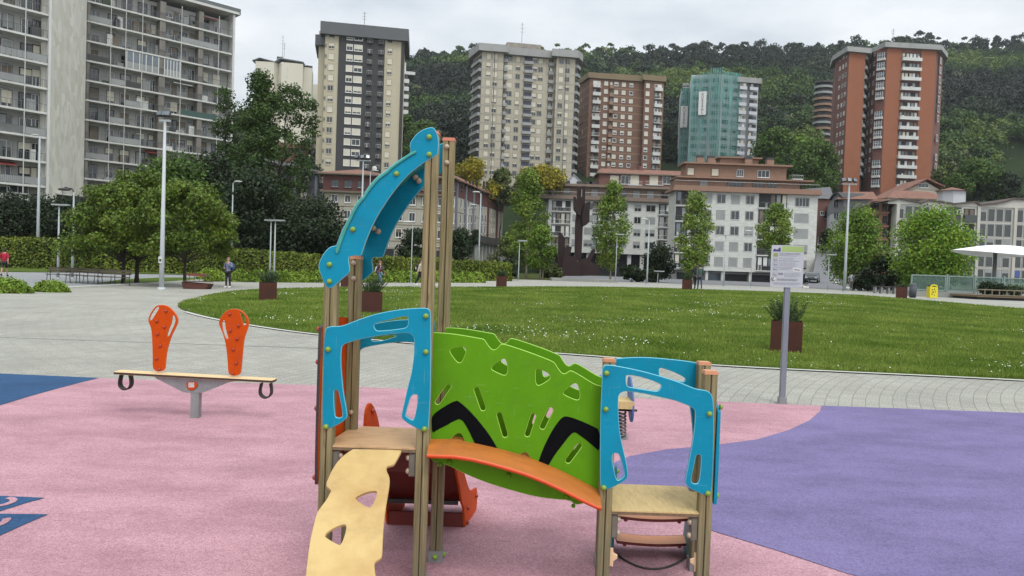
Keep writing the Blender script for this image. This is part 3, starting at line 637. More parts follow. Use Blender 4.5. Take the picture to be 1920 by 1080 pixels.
sback(Q([(1030, 668), (1125, 668), (1135, 590), (1145, 480), (1155, 370), (1180, 300), (1195, 250), (1190, 205), (1170, 170), (1130, 135), (1080, 124), (1035, 130), (1000, 150), (965, 195), (950, 235), (955, 260), (985, 330), (1005, 400), (1018, 500), (1025, 600)]),
      [Q([(985, 218), (1000, 220), (1005, 280), (1015, 320), (1028, 360), (1020, 375), (1000, 355), (980, 290), (975, 240)]), Q([(1118, 150), (1140, 155), (1162, 185), (1172, 230), (1172, 255), (1155, 265), (1145, 240), (1135, 195)])],
      Q([(1040, 168), (1112, 262), (1045, 303), (1100, 368), (1070, 455), (1092, 565), (1062, 650)]), 'right orange backrest with hand slots')
b = MB(); f = lambda L, Y: [Vector((q.x, q.z)) for q in (at(x, y, Y) for x, y in Q(L))]
for dy in (-.045, .05):
    T = frame_T(Vector((0, sw_y + dy, 0)), Vector((1, 0, 0)), Vector((0, 0, 1)))
    sheet(b, [f([(425, 670), (445, 690), (660, 800), (715, 808), (820, 805), (1040, 718), (1085, 712), (1085, 700), (760, 680)], sw_y + dy)], T, .006, m_steel, None, .001)
b.build('pivot_bracket', saw, fix=False)
b = MB(); pz = at(*Q([(760, 800)])[0], sw_y).z; b.box(g.x - .042, g.x + .042, sw_y - .04, sw_y + .04, g.z, pz + .02, m_steel); b.build('post', saw)
T = frame_T(Vector((0, sw_y - .056, 0)), Vector((1, 0, 0)), Vector((0, 0, 1))); b = MB()
sheet(b, [chaikin(f([(690, 715), (760, 715), (780, 735), (778, 755), (735, 792), (700, 778), (688, 750)], sw_y - .056), 2)], T, .008, m_orange, None, .002)
bd = b.build('badge', saw, fix=False)
b = MB(); P = f([(705, 722), (752, 722), (752, 762), (705, 762)], sw_y - .0565); sheet(b, [P], frame_T(Vector((0, sw_y - .0575, 0)), Vector((1, 0, 0)), Vector((0, 0, 1))), .001, mat('sticker', rgb(205, 195, 190, .8), .5, .2, 60), None, .0002); b.build('sticker', bd, fix=False)
for (cx_, cy_) in ((201, 660), (1335, 728)):
    b = MB(); pts = [Q([(cx_ - 42, cy_ - 2)])[0], Q([(cx_ - 56, cy_ + 60)])[0], Q([(cx_ - 50, cy_ + 95)])[0], Q([(cx_ - 20, cy_ + 122)])[0], Q([(cx_ + 18, cy_ + 122)])[0], Q([(cx_ + 45, cy_ + 95)])[0], Q([(cx_ + 52, cy_ + 60)])[0], Q([(cx_ + 42, cy_)])[0]]
    W = [at(x, y, sw_y) for x, y in pts]; W = chaikin([Vector((v.x, v.z)) for v in W], 2, False)
    o_ = inset(W, .014)
    vs = []; 
    for v, u in zip(W, o_):
        if (v - W[0]).length < 1e-6 or (v - W[-1]).length < 1e-6: u = v + Vector((.014 if v is W[0] else -.014, 0))
        vs += [(v.x, sw_y - .035, v.y), (u.x, sw_y - .035, u.y), (u.x, sw_y + .035, u.y), (v.x, sw_y + .035, v.y)]
    fs = [(i * 4 + k, i * 4 + (k + 1) % 4, i * 4 + 4 + (k + 1) % 4, i * 4 + 4 + k) for i in range(len(W) - 1) for k in range(4)]
    b.add(vs, fs, mat('black_rubber', rgb(38, 34, 32), .6, .15, 20)); b.build('rubber_loop', saw, True)

# ================================================================ spring rocker
g = base(1150, 7.5); Y = g.y
rk = thing('spring_rocker', g, 'spring rocker with pale wooden seat and blue side boards behind the low deck', 'spring rocker')
b = MB(); zt = at(1160, 772, Y).z; n = 160
b.tube([(g.x + .125 * math.cos(t) * (1 - .1 * t / 44), Y + .125 * math.sin(t), .02 + (zt - .02) * t / 44) for t in np.linspace(0, 44, n)], .011, mat('spring_steel', rgb(120, 112, 112, .8), .4, .1, 20, metal=.4), 6); b.build('spring', rk, True)
b = MB(); b.box(g.x - .10, g.x + .175, Y - .14, Y + .14, at(1160, 762, Y).z, at(1160, 748, Y).z, m_ochre2); b.build('seat', rk)
f = lambda Pp: [Vector((q.x, q.z)) for q in (at(x, y, Y) for x, y in Pp)]
for sx in (.178, -.12):
    b = MB(); T = frame_T(Vector((g.x + sx, Y, 0)), Vector((0, 1, 0)), Vector((0, 0, 1)))
    z0, z1 = at(1185, 790, Y).z, at(1191, 708, Y).z
    P = chaikin([(-.16, z0 + .12), (-.10, z0), (.05, z0), (.18, z0 + .16), (.26, z1 - .12), (.24, z1 - .03), (.12, z1), (.03, z1 - .06), (-.10, z1 - .12)], 2)
    sheet(b, [P], T, .018, mat('rocker_blue', rgb(60, 110, 170, .75), .45, .08, 12)); o = b.build('side_board', rk, fix=False)
    for z in (z1 - .12, z1 - .16, z0 + .14, z0 + .10): bolt(o, (g.x + sx + .001, Y + .04, z), 'g', math.pi / 2, 1.1)
b = MB(); b.tube([(g.x - .2, Y + .05, at(1180, 771, Y).z), (g.x + .24, Y + .05, at(1180, 771, Y).z)], .012, m_dark, 8); b.build('foot_bar', rk, True)
b = MB(); b.tube([(g.x, Y, 0.0), (g.x, Y, .02)], .15, m_steel, 20); b.build('ground_plate', rk)
# ================================================================ ground
def rubber(name, c1, c2, grime):
    m = bpy.data.materials.new(name); m.use_nodes = True; t = m.node_tree; b = t.nodes['Principled BSDF']; b.inputs['Roughness'].default_value = .92
    b.inputs['Specular IOR Level'].default_value = .2
    g = t.nodes.new('ShaderNodeNewGeometry')
    n = t.nodes.new('ShaderNodeTexNoise'); n.inputs['Scale'].default_value = 260; n.inputs['Detail'].default_value = 3; t.links.new(g.outputs['Position'], n.inputs[0])
    r = t.nodes.new('ShaderNodeValToRGB'); r.color_ramp.elements[0].position = .33; r.color_ramp.elements[1].position = .66
    r.color_ramp.elements[0].color = c1; r.color_ramp.elements[1].color = c2; t.links.new(n.outputs[0], r.inputs[0])
    v = t.nodes.new('ShaderNodeTexVoronoi'); v.inputs['Scale'].default_value = 95; t.links.new(g.outputs['Position'], v.inputs[0])
    vr = t.nodes.new('ShaderNodeMapRange'); vr.inputs[1].default_value = 0; vr.inputs[2].default_value = .8; vr.inputs[3].default_value = .84; vr.inputs[4].default_value = 1.14
    sp = t.nodes.new('ShaderNodeSeparateColor'); t.links.new(v.outputs['Color'], sp.inputs[0]); t.links.new(sp.outputs[0], vr.inputs[0])
    mp = t.nodes.new('ShaderNodeMapping'); mp.inputs['Scale'].default_value = (.8, 1.5, 1); t.links.new(g.outputs['Position'], mp.inputs[0])
    n2 = t.nodes.new('ShaderNodeTexNoise'); n2.inputs['Scale'].default_value = 1.1; n2.inputs['Detail'].default_value = 10; n2.inputs['Roughness'].default_value = .70; t.links.new(mp.outputs[0], n2.inputs[0])
    r2 = t.nodes.new('ShaderNodeMapRange'); r2.inputs[1].default_value = .40; r2.inputs[2].default_value = .68; r2.inputs[3].default_value = 0; r2.inputs[4].default_value = .55; t.links.new(n2.outputs[0], r2.inputs[0])
    mx = t.nodes.new('ShaderNodeMixRGB'); t.links.new(r2.outputs[0], mx.inputs[0]); t.links.new(r.outputs[0], mx.inputs[1]); mx.inputs[2].default_value = grime
    # thin dark scuffs
    mp3 = t.nodes.new('ShaderNodeMapping'); mp3.inputs['Scale'].default_value = (1.6, 9, 1); t.links.new(g.outputs['Position'], mp3.inputs[0])
    n3 = t.nodes.new('ShaderNodeTexNoise'); n3.inputs['Scale'].default_value = 2.4; n3.inputs['Detail'].default_value = 9; n3.inputs['Roughness'].default_value = .75; t.links.new(mp3.outputs[0], n3.inputs[0])
    r3 = t.nodes.new('ShaderNodeMapRange'); r3.inputs[1].default_value = .60; r3.inputs[2].default_value = .74; r3.inputs[3].default_value = 0; r3.inputs[4].default_value = .38; t.links.new(n3.outputs[0], r3.inputs[0])
    mx3 = t.nodes.new('ShaderNodeMixRGB'); t.links.new(r3.outputs[0], mx3.inputs[0]); t.links.new(mx.outputs[0], mx3.inputs[1]); mx3.inputs[2].default_value = tuple(c * .55 for c in grime[:3]) + (1,)
    sc = t.nodes.new('ShaderNodeVectorMath'); sc.operation = 'SCALE'; t.links.new(mx3.outputs[0], sc.inputs[0]); t.links.new(vr.outputs[0], sc.inputs[3])
    # sparse dark crumbs and pale chips of debris
    v5 = t.nodes.new('ShaderNodeTexVoronoi'); v5.inputs['Scale'].default_value = 3.2; t.links.new(g.outputs['Position'], v5.inputs[0])
    s5 = t.nodes.new('ShaderNodeSeparateColor'); t.links.new(v5.outputs['Color'], s5.inputs[0])
    th = t.nodes.new('ShaderNodeMath'); th.operation = 'MULTIPLY'; t.links.new(s5.outputs[1], th.inputs[0]); th.inputs[1].default_value = .038
    lt = t.nodes.new('ShaderNodeMath'); lt.operation = 'LESS_THAN'; t.links.new(v5.outputs['Distance'], lt.inputs[0]); t.links.new(th.outputs[0], lt.inputs[1])
    gt = t.nodes.new('ShaderNodeMath'); gt.operation = 'GREATER_THAN'; t.links.new(s5.outputs[0], gt.inputs[0]); gt.inputs[1].default_value = .62
    ml = t.nodes.new('ShaderNodeMath'); ml.operation = 'MULTIPLY'; t.links.new(lt.outputs[0], ml.inputs[0]); t.links.new(gt.outputs[0], ml.inputs[1])
    m5 = t.nodes.new('ShaderNodeMixRGB'); t.links.new(ml.outputs[0], m5.inputs[0]); t.links.new(sc.outputs[0], m5.inputs[1]); m5.inputs[2].default_value = rgb(70, 58, 50, .7)
    t.links.new(m5.outputs[0], b.inputs['Base Color'])
    bp = t.nodes.new('ShaderNodeBump'); bp.inputs['Strength'].default_value = .5; bp.inputs['Distance'].default_value = .003; t.links.new(n.outputs[0], bp.inputs['Height']); t.links.new(bp.outputs[0], b.inputs['Normal'])
    return m
m_pink = rubber('pink_rubber', rgb(184, 132, 143, .58), rgb(230, 184, 193, .68), rgb(146, 102, 114, .62))
m_purple = rubber('purple_rubber', rgb(116, 106, 148, .62), rgb(154, 142, 188, .66), rgb(98, 90, 128, .60))
m_bluerub = rubber('blue_rubber', rgb(44, 82, 124, .58), rgb(72, 112, 156, .60), rgb(44, 74, 110, .58))

def paving_material():
    m = bpy.data.materials.new('plaza_paving'); m.use_nodes = True; t = m.node_tree; b = t.nodes['Principled BSDF']; b.inputs['Roughness'].default_value = .85
    b.inputs['Specular IOR Level'].default_value = .3
    g = t.nodes.new('ShaderNodeNewGeometry'); s = t.nodes.new('ShaderNodeSeparateXYZ'); t.links.new(g.outputs['Position'], s.inputs[0])
    def M(op, a, bb=None, c=None):
        n = t.nodes.new('ShaderNodeMath'); n.operation = op
        for i, v in enumerate((a, bb, c)):
            if v is None: continue
            if isinstance(v, (int, float)): n.inputs[i].default_value = v
            else: t.links.new(v, n.inputs[i])
        return n.outputs[0]
    x, y = s.outputs[0], s.outputs[1]
    W = 28; R = 14.0
    dx_, dy_ = M('SUBTRACT', x, 18.0), M('SUBTRACT', y, 4.0)
    rad = M('SQRT', M('ADD', M('MULTIPLY', dx_, dx_), M('MULTIPLY', dy_, dy_)))
    yy = M('MULTIPLY', M('ARCTAN2', dy_, dx_), 14.0)
    u = M('DIVIDE', rad, .17); fu = M('FRACT', M('ADD', u, 1000)); du = M('MINIMUM', fu, M('SUBTRACT', 1, fu))
    line = M('LESS_THAN', du, .034)
    # thin joints along each arc
    v = M('DIVIDE', M('ADD', yy, M('MULTIPLY', M('FLOOR', u), .37)), .16); fv = M('FRACT', M('ADD', v, 1000)); dv = M('MINIMUM', fv, M('SUBTRACT', 1, fv))
    line2 = M('MULTIPLY', M('LESS_THAN', dv, .05), .35)
    ln = M('MAXIMUM', line, line2)
    # fade joints with distance so they do not sparkle
    fade = t.nodes.new('ShaderNodeMapRange'); t.links.new(y, fade.inputs[0]); fade.inputs[1].default_value = 12; fade.inputs[2].default_value = 40; fade.inputs[3].default_value = 1; fade.inputs[4].default_value = .35
    n = t.nodes.new('ShaderNodeTexNoise'); n.inputs['Scale'].default_value = 45; n.inputs['Detail'].default_value = 4; n.inputs['Roughness'].default_value = .7; t.links.new(g.outputs['Position'], n.inputs[0])
    r = t.nodes.new('ShaderNodeValToRGB'); r.color_ramp.elements[0].position = .34; r.color_ramp.elements[1].position = .62
    r.color_ramp.elements[0].color = rgb(134, 133, 122, .62); r.color_ramp.elements[1].color = rgb(210, 208, 196, .60); t.links.new(n.outputs[0], r.inputs[0])
    n2 = t.nodes.new('ShaderNodeTexNoise'); n2.inputs['Scale'].default_value = .5; n2.inputs['Detail'].default_value = 7; n2.inputs['Roughness'].default_value = .65; t.links.new(g.outputs['Position'], n2.inputs[0])
    mr = t.nodes.new('ShaderNodeMapRange'); mr.inputs[1].default_value = .3; mr.inputs[2].default_value = .7; mr.inputs[3].default_value = .86; mr.inputs[4].default_value = 1.14; t.links.new(n2.outputs[0], mr.inputs[0])
    # each stone its own tone
    cmb = t.nodes.new('ShaderNodeCombineXYZ'); t.links.new(M('FLOOR', u), cmb.inputs[0]); t.links.new(M('FLOOR', v), cmb.inputs[1])
    wn = t.nodes.new('ShaderNodeTexWhiteNoise'); wn.noise_dimensions = '2D'; t.links.new(cmb.outputs[0], wn.inputs[0])
    tone = M('MULTIPLY', M('ADD', M('MULTIPLY', wn.outputs[0], .16), .92), mr.outputs[0])
    sc = t.nodes.new('ShaderNodeVectorMath'); sc.operation = 'SCALE'; t.links.new(r.outputs[0], sc.inputs[0]); t.links.new(tone, sc.inputs[3])
    mx = t.nodes.new('ShaderNodeMixRGB'); t.links.new(M('MULTIPLY', M('MULTIPLY', ln, fade.outputs[0]), .55), mx.inputs[0]); t.links.new(sc.outputs[0], mx.inputs[1]); mx.inputs[2].default_value = rgb(92, 92, 84, .7)
    # occasional cross drain line at Y = 14
    t.links.new(mx.outputs[0], b.inputs['Base Color'])
    bp = t.nodes.new('ShaderNodeBump'); bp.inputs['Strength'].default_value = .5; bp.inputs['Distance'].default_value = .006; t.links.new(n.outputs[0], bp.inputs['Height']); t.links.new(bp.outputs[0], b.inputs['Normal'])
    return m
m_pave = paving_material()
m_asph = mat('asphalt', rgb(120, 120, 122, .7), .9, .12, 1.2, .3, 120, detail=8)
m_path = mat('path_asphalt', rgb(150, 152, 152, .72), .9, .08, .8, .3, 120, detail=8)
m_lawn = mat('lawn_soil', rgb(84, 104, 46, .82), .95, .3, 1.3, .8, 60, col2=rgb(110, 130, 62, .82), detail=9, spec=.1)
m_bankg = mat('bank_grass', rgb(50, 62, 30, .75), .95, .3, .25, 1.0, 6, col2=rgb(88, 96, 46, .75), detail=9, spec=.1)
m_hill = mat('hill_soil', rgb(44, 56, 34, .7), 1, .3, .05, spec=.05)
m_kerb = mat('kerb_stone', rgb(205, 205, 196, .75), .8, .06, 3, .1, 60)
m_concrete = mat('concrete', rgb(150, 150, 142, .75), .85, .12, 1.0, .2, 30, detail=7)

# terrain as one grid: plaza, bank and hillside share edges
def grid_obj(name, xs, ys, fz, fm, mats, dz=0.0, kind='structure'):
    V = []; F = []; MI = []
    for y in ys:
        for x in xs(y): V.append((x, y, fz(x, y) + dz))
    n = len(xs(ys[0]))
    for j in range(len(ys) - 1):
        for i in range(n - 1):
            a = j * n + i; F.append((a, a + 1, a + n + 1, a + n))
            cx_ = (V[a][0] + V[a + n + 1][0]) / 2; cy_ = (V[a][1] + V[a + n + 1][1]) / 2; MI.append(fm(cx_, cy_))
    me = bpy.data.meshes.new(name); me.from_pydata(V, [], F)
    for m in mats: me.materials.append(m)
    me.polygons.foreach_set('material_index', MI); me.shade_smooth(); me.update()
    o = link_mesh(me, name); tag(o, kind=kind); return o
ys1 = [-12, 0, 5, 10, 14] + list(np.arange(16, 66, 2.0)) + list(np.arange(67, 156, 3.0))
xs1 = lambda y: list(np.linspace(-1, 1, 201) * (30 + max(0, y) * 1.75))
def gm(x, y):
    px = CX + FPX * x / max(y, 1)
    if y < 56: return 0
    if px < 560: return 1 if y > 59.5 else 0
    if px < 960: return 1 if y > 62 else 0
    if px < 1040: return 1 if y > 74 else 0
    return 2 if y > 78 else 0
grid_obj('ground', xs1, ys1, tz, gm, [m_pave, m_bankg, m_asph])
ys2 = [ys1[-1]] + list(np.arange(160, 900, 12.0)) + [1000, 1300, 2000, 3500]
xs2 = lambda y: list(np.linspace(-1, 1, 201) * (30 + max(0, y) * 1.75))
grid_obj('hills', xs2, ys2, tz, lambda x, y: 0, [m_hill])

def surface(name, pts, m, off, step=2.5, kind='structure', skirt=.0, smooth_it=2):
    """flat sheet draped on the terrain; pts = world xy outline"""
    P = [Vector((p[0], p[1])) for p in pts]
    if smooth_it: P = chaikin(P, smooth_it)
    Q = []
    for i in range(len(P)):
        a, b = P[i], P[(i + 1) % len(P)]; k = max(1, int((b - a).length / step))
        for j in range(k): Q.append(a + (b - a) * (j / k))
    n = len(Q); edges = [(i, (i + 1) % n) for i in range(n)]
    x0, x1 = min(q.x for q in Q), max(q.x for q in Q); y0, y1 = min(q.y for q in Q), max(q.y for q in Q)
    I = [Vector((x, y)) for x in np.arange(x0 + step, x1, step) for y in np.arange(y0 + step, y1, step)]
    vo, eo, fo, _, _, _ = delaunay_2d_cdt(Q + I, edges, [list(range(n))], 1, 1e-5)
    me = bpy.data.meshes.new(name); V = [(v.x, v.y, tz(v.x, v.y) + off) for v in vo]; F = [tuple(f) for f in fo]
    if skirt:
        k = len(V); V += [(v.x, v.y, tz(v.x, v.y) + off - skirt) for v in Q]
        idx = {}
        for i, q in enumerate(Q):
            V.append((q.x, q.y, tz(q.x, q.y) + off))
        F += [(k + i, k + (i + 1) % n, k + n + (i + 1) % n, k + n + i) for i in range(n)]
    me.from_pydata(V, [], F); me.materials.append(m); me.update()
    b = bmesh.new(); b.from_mesh(me)
    for f in b.faces:
        if f.normal.z < -.1: f.normal_flip()
    b.to_mesh(me); b.free()
    o = link_mesh(me, name); tag(o, kind=kind); return o
G2 = lambda L: [(onterrain(a, b).x, onterrain(a, b).y) for a, b in L]
# playground rubber: pink base, far edge a straight line
le = G2([(0, 702), (185, 710), (600, 724), (1540, 762), (1919, 776)])
surface('playground_surface', [(-30, le[0][1] + .15)] + le + [(30, le[-1][1] + .05), (30, -10), (-30, -10)], m_pink, .010, 3, smooth_it=0)
pur = G2([(1541, 762.3), (1538, 772), (1518, 790), (1480, 808), (1420, 826), (1340, 837), (1250, 845), (1180, 858), (1140, 875), (1120, 900), (1135, 925), (1200, 952), (1265, 972), (1340, 1000), (1470, 1040), (1590, 1080)])
q = pur[-1]; surface('purple_surface', pur + [(q[0] + 1.2, q[1] - .8), (q[0] + 3.5, q[1] - 2.6), (q[0] + 8, q[1] - 5), (30, -6), (29.9, le[-1][1] - .01), le[-1]], m_purple, .014, 1.5, smooth_it=0)
bl = G2([(186, 710.3), (150, 719), (105, 731), (55, 745), (0, 762)])
surface('blue_surface', [(-29, le[0][1] + .1), le[0]] + bl + [(bl[-1][0] - 1.5, bl[-1][1] - 1.0), (bl[-1][0] - 6, bl[-1][1] - 3), (-29, 2)], m_bluerub, .014, 1.5, smooth_it=0)
for P in ([(-140, 932), (0, 933), (84, 937), (50, 946), (0, 962), (-120, 1003)], [(-180, 965), (0, 967), (90, 968), (50, 985), (0, 1008), (-120, 1072)]):
    surface('blue_marking', G2(P), m_bluerub, .014, 1, smooth_it=0)
c0 = onterrain(-18, 950)
b = MB()
for c, ra, a0_, a1_ in ((onterrain(-6, 946), .07, -1.6, 1.5), (onterrain(-40, 985), .12, -.9, .7)):
    n = 24; vs = []
    for k in range(n + 1):
        a = a0_ + (a1_ - a0_) * k / n; vs += [(c.x + (ra) * math.cos(a), c.y + ra * math.sin(a), .018), (c.x + (ra + .045) * math.cos(a), c.y + (ra + .045) * math.sin(a), .018)]
    b.add(vs, [(2 * k, 2 * k + 1, 2 * k + 3, 2 * k + 2) for k in range(n)], m_pink)
o = b.build('pink_marking'); tag(o, kind='structure')

# lawn
LAWN_TOP = [(333, 572), (345, 566), (370, 560), (400, 553), (440, 547), (500, 543), (600, 541), (720, 539), (850, 540), (1000, 539), (1200, 541), (1350, 544), (1500, 549), (1600, 554), (1700, 562), (1920, 581)]
LAWN_BOT = [(1920, 714), (1740, 705), (1560, 697), (1340, 686), (1200, 675), (1060, 664), (850, 651), (600, 629), (480, 612), (400, 598), (350, 585), (335, 577)]
lt = G2(LAWN_TOP); lb = G2(LAWN_BOT)
LAWN = lt + [(lt[-1][0] + 6, lt[-1][1] - 8), (lt[-1][0] + 8, lt[-1][1] - 18), (lb[0][0] + 14, lb[0][1] + 4), (lb[0][0] + 6, lb[0][1] + .2)] + lb
lawn_o = surface('lawn', LAWN, m_lawn, .045, 1.5, skirt=.05)
# pale edging of the lawn (near side)
b = MB(); e = [Vector((p[0], p[1])) for p in reversed(lb[:-1])]; e = chaikin(e, 2, False); oo = inset(e, -.14)
oo[0] = e[0] + Vector((.0, -.14)); oo[-1] = e[-1] + Vector((0, -.14))
vs = [(p.x, p.y, tz(p.x, p.y) + .022) for p in e] + [(p.x, p.y, tz(p.x, p.y) + .022) for p in oo]; n = len(e)
b.add(vs, [(i, i + 1, n + i + 1, n + i) for i in range(n - 1)], m_kerb); tag(b.build('kerb'), kind='structure')
# drain line across the paving
b = MB(); xs = np.linspace(-22, -3.2, 30); Yl = onterrain(200, 640).y
b.add([(x, Yl + .03 * k + .0 * x, tz(x, Yl) + .006) for x in xs for k in (0, 1)], [(2 * i, 2 * i + 2, 2 * i + 3, 2 * i + 1) for i in range(len(xs) - 1)], mat('slot_drain', rgb(110, 110, 104, .6), .8)); tag(b.build('drain_line'), kind='structure')

# path of grey asphalt on the left, kerb between path and plaza
kp = [(-200, 563), (0, 549), (110, 542), (240, 535), (340, 529), (400, 525), (470, 521), (540, 520)]
kw = G2(kp)
surface('path', kw[:6] + G2([(385, 518), (300, 515), (150, 512), (0, 511), (-200, 512)]), m_path, .014, 2.5, smooth_it=0)
b = MB(); e = [Vector(p) for p in kw]; oo = inset(e, -.28); oo[0] = e[0] + Vector((0, -.28)); oo[-1] = e[-1] + Vector((0, -.28)); n = len(e)
zt = lambda p, h: (p.x, p.y, tz(p.x, p.y) + h)
b.add([zt(p, .10) for p in e] + [zt(p, .10) for p in oo] + [zt(p, .0) for p in oo] + [zt(p, 0) for p in e], [f for i in range(n - 1) for f in ((i, i + 1, n + i + 1, n + i), (n + i, n + i + 1, 2 * n + i + 1, 2 * n + i), (3 * n + i, 3 * n + i + 1, i + 1, i))], m_kerb)
tag(b.build('kerb'), kind='structure')
verge = surface('verge', G2([(-200, 511), (0, 510), (150, 511.5), (300, 514.5), (400, 517), (480, 517)]) + [(base(480, 58).x, 58), (base(150, 59).x, 59.5), (base(-200, 59).x, 59.5)], m_lawn, .04, 2.5, smooth_it=0)
surface('flower_bed', G2([(180, 532), (230, 524), (300, 521), (395, 521), (400, 525), (340, 529)]), m_lawn, .03, 1.5, smooth_it=0)
# street going uphill on the right with its wall and markings
def street():
    P = [(1500, 545, 1640, 548, 80), (1518, 530, 1630, 532, 100), (1526, 505, 1600, 508, 122), (1530, 480, 1585, 480, 145), (1533, 455, 1572, 455, 168), (1535, 435, 1560, 434, 190), (1537, 418, 1552, 417, 210)]
    b = MB(); L = []
    for (xa, ya, xb, yb, Y) in P: L.append((at(xa, ya, Y), at(xb, yb, Y)))
    for i in range(len(L) - 1): b.quad(L[i][0], L[i][1], L[i + 1][1], L[i + 1][0], m_asph)
    # embankment under the street so it does not float
    for i in range(len(L) - 1):
        for s in (0, 1):
            a, c = L[i][s], L[i + 1][s]; b.quad(a, c, Vector((c.x, c.y, c.z - 12)), Vector((a.x, a.y, a.z - 12)), m_concrete)
    tag(b.build('street'), kind='structure')
    # white edge line
    k = MB()
    for P2, wd in (([(1554, 511), (1562, 522), (1570, 534), (1577, 544)], 2.2), ([(1512, 538), (1524, 534), (1535, 530)], 1.2)):
        for i in range(len(P2) - 1):
            q = []
            for (xx, yy) in P2[i:i + 2]:
                Y = np.interp(yy, [417, 434, 455, 480, 507, 531, 547], [210, 190, 168, 145, 122, 100, 80]) - .15
                for s in (-1, 1): q.append(at(xx + s * wd * .6, yy, Y) + Vector((0, 0, .03)))
            k.quad(q[0], q[1], q[3], q[2], m_kerb)
    tag(k.build('road_marking'), kind='structure')
street()

# ---- grass tufts and daisies on the lawn
def np_mesh(name, V, F, mats, mi=None):
    me = bpy.data.meshes.new(name); nv = len(V); nf = len(F); k = F.shape[1]
    me.vertices.add(nv); me.vertices.foreach_set('co', V.astype(np.float32).ravel())
    me.loops.add(nf * k); me.polygons.add(nf)
    me.polygons.foreach_set('loop_start', np.arange(0, nf * k, k, dtype=np.int32)); me.loops.foreach_set('vertex_index', F.astype(np.int32).ravel())
    for m in mats: me.materials.append(m)
    if mi is not None: me.polygons.foreach_set('material_index', mi.astype(np.int32))
    me.update(calc_edges=True); me.validate(); return me
def inside(P, x, y):
    c = np.zeros(len(x), bool); n = len(P)
    for i in range(n):
        x0, y0 = P[i - 1]; x1, y1 = P[i]
        if y0 == y1: continue
        c ^= ((y0 > y) != (y1 > y)) & (x < (x1 - x0) * (y - y0) / (y1 - y0) + x0)
    return c
LP2 = [(p.x, p.y) for p in chaikin([Vector(p) for p in LAWN], 2)]
def scatter(n, ymax, power=1.0):
    y0 = min(p[1] for p in LP2); x0 = min(p[0] for p in LP2); x1 = max(p[0] for p in LP2)
    y = y0 + (ymax - y0) * RNG.random(n) ** power; x = x0 + (x1 - x0) * RNG.random(n)
    k = inside(LP2, x, y) & (np.abs(x) < y * .9 + 1.5); return x[k], y[k]
_tz_cache = {}
def tzn(x, y):
    a = np.clip((y - 15) / 35, 0, 1); b_ = np.clip((x + 20) / 28, 0, 1); c = np.clip((y - 48) / 12, 0, 1)
    sa = a * a * (3 - 2 * a); sb = b_ * b_ * (3 - 2 * b_); sc = c * c * (3 - 2 * c)
    return .62 * sa * sb + .30 * sc * (1 - sb)
def blades(x, y, h, wd, name, mats, mi=None, off=.04):
    n = len(x); z = tzn(x, y) + off; a = RNG.random(n) * np.pi; dx = np.cos(a) * wd / 2; dy = np.sin(a) * wd / 2
    lx = RNG.normal(0, .35, n) * h; ly = RNG.normal(0, .35, n) * h
    V = np.empty((n, 3, 3)); V[:, 0] = np.stack([x - dx, y - dy, z], 1); V[:, 1] = np.stack([x + dx, y + dy, z], 1); V[:, 2] = np.stack([x + lx, y + ly, z + h], 1)
    return np_mesh(name, V.reshape(-1, 3), np.arange(3 * n).reshape(-1, 3), mats, mi)
m_blade = mat('grass_blade', rgb(98, 128, 50, .80), .8, .2, .45, col2=rgb(160, 172, 92, .86), island=.30, spec=.15, detail=6, trans=.3)
x, y = scatter(620000, 50, 2.0); n = len(x)
h = RNG.uniform(.03, .085, n); o = link_mesh(blades(x, y, h, .012 + .0010 * y, 'grass', [m_blade]), 'grass'); tag(o, kind='stuff')
m_daisy = mat('daisy_white', rgb(235, 235, 225, .8), .7, .02, 3)
x, y = scatter(14000, 48, 2.3)
# daisies gather in drifts
k = (np.sin(x * .9 + 1.3 * np.sin(y * .7)) + np.sin(y * 1.1 + x * .35) + .8 * np.sin(x * .31 - y * .23) > 1.3) | (RNG.random(len(x)) < .05)
x, y = x[k], y[k]; n = len(x); z = tzn(x, y) + RNG.uniform(.075, .105, n); r = .011 + .00018 * y
tx = RNG.normal(0, .3, n); ty = RNG.normal(-.3, .3, n)
V = np.empty((n, 6, 3))
for q in range(6):
    a = q * np.pi / 3; V[:, q] = np.stack([x + r * np.cos(a), y + r * np.sin(a), z + r * (np.cos(a) * tx + np.sin(a) * -ty)], 1)
o = link_mesh(np_mesh('daisies', V.reshape(-1, 3), np.arange(6 * n).reshape(-1, 6), [m_daisy]), 'daisies'); tag(o, kind='stuff')
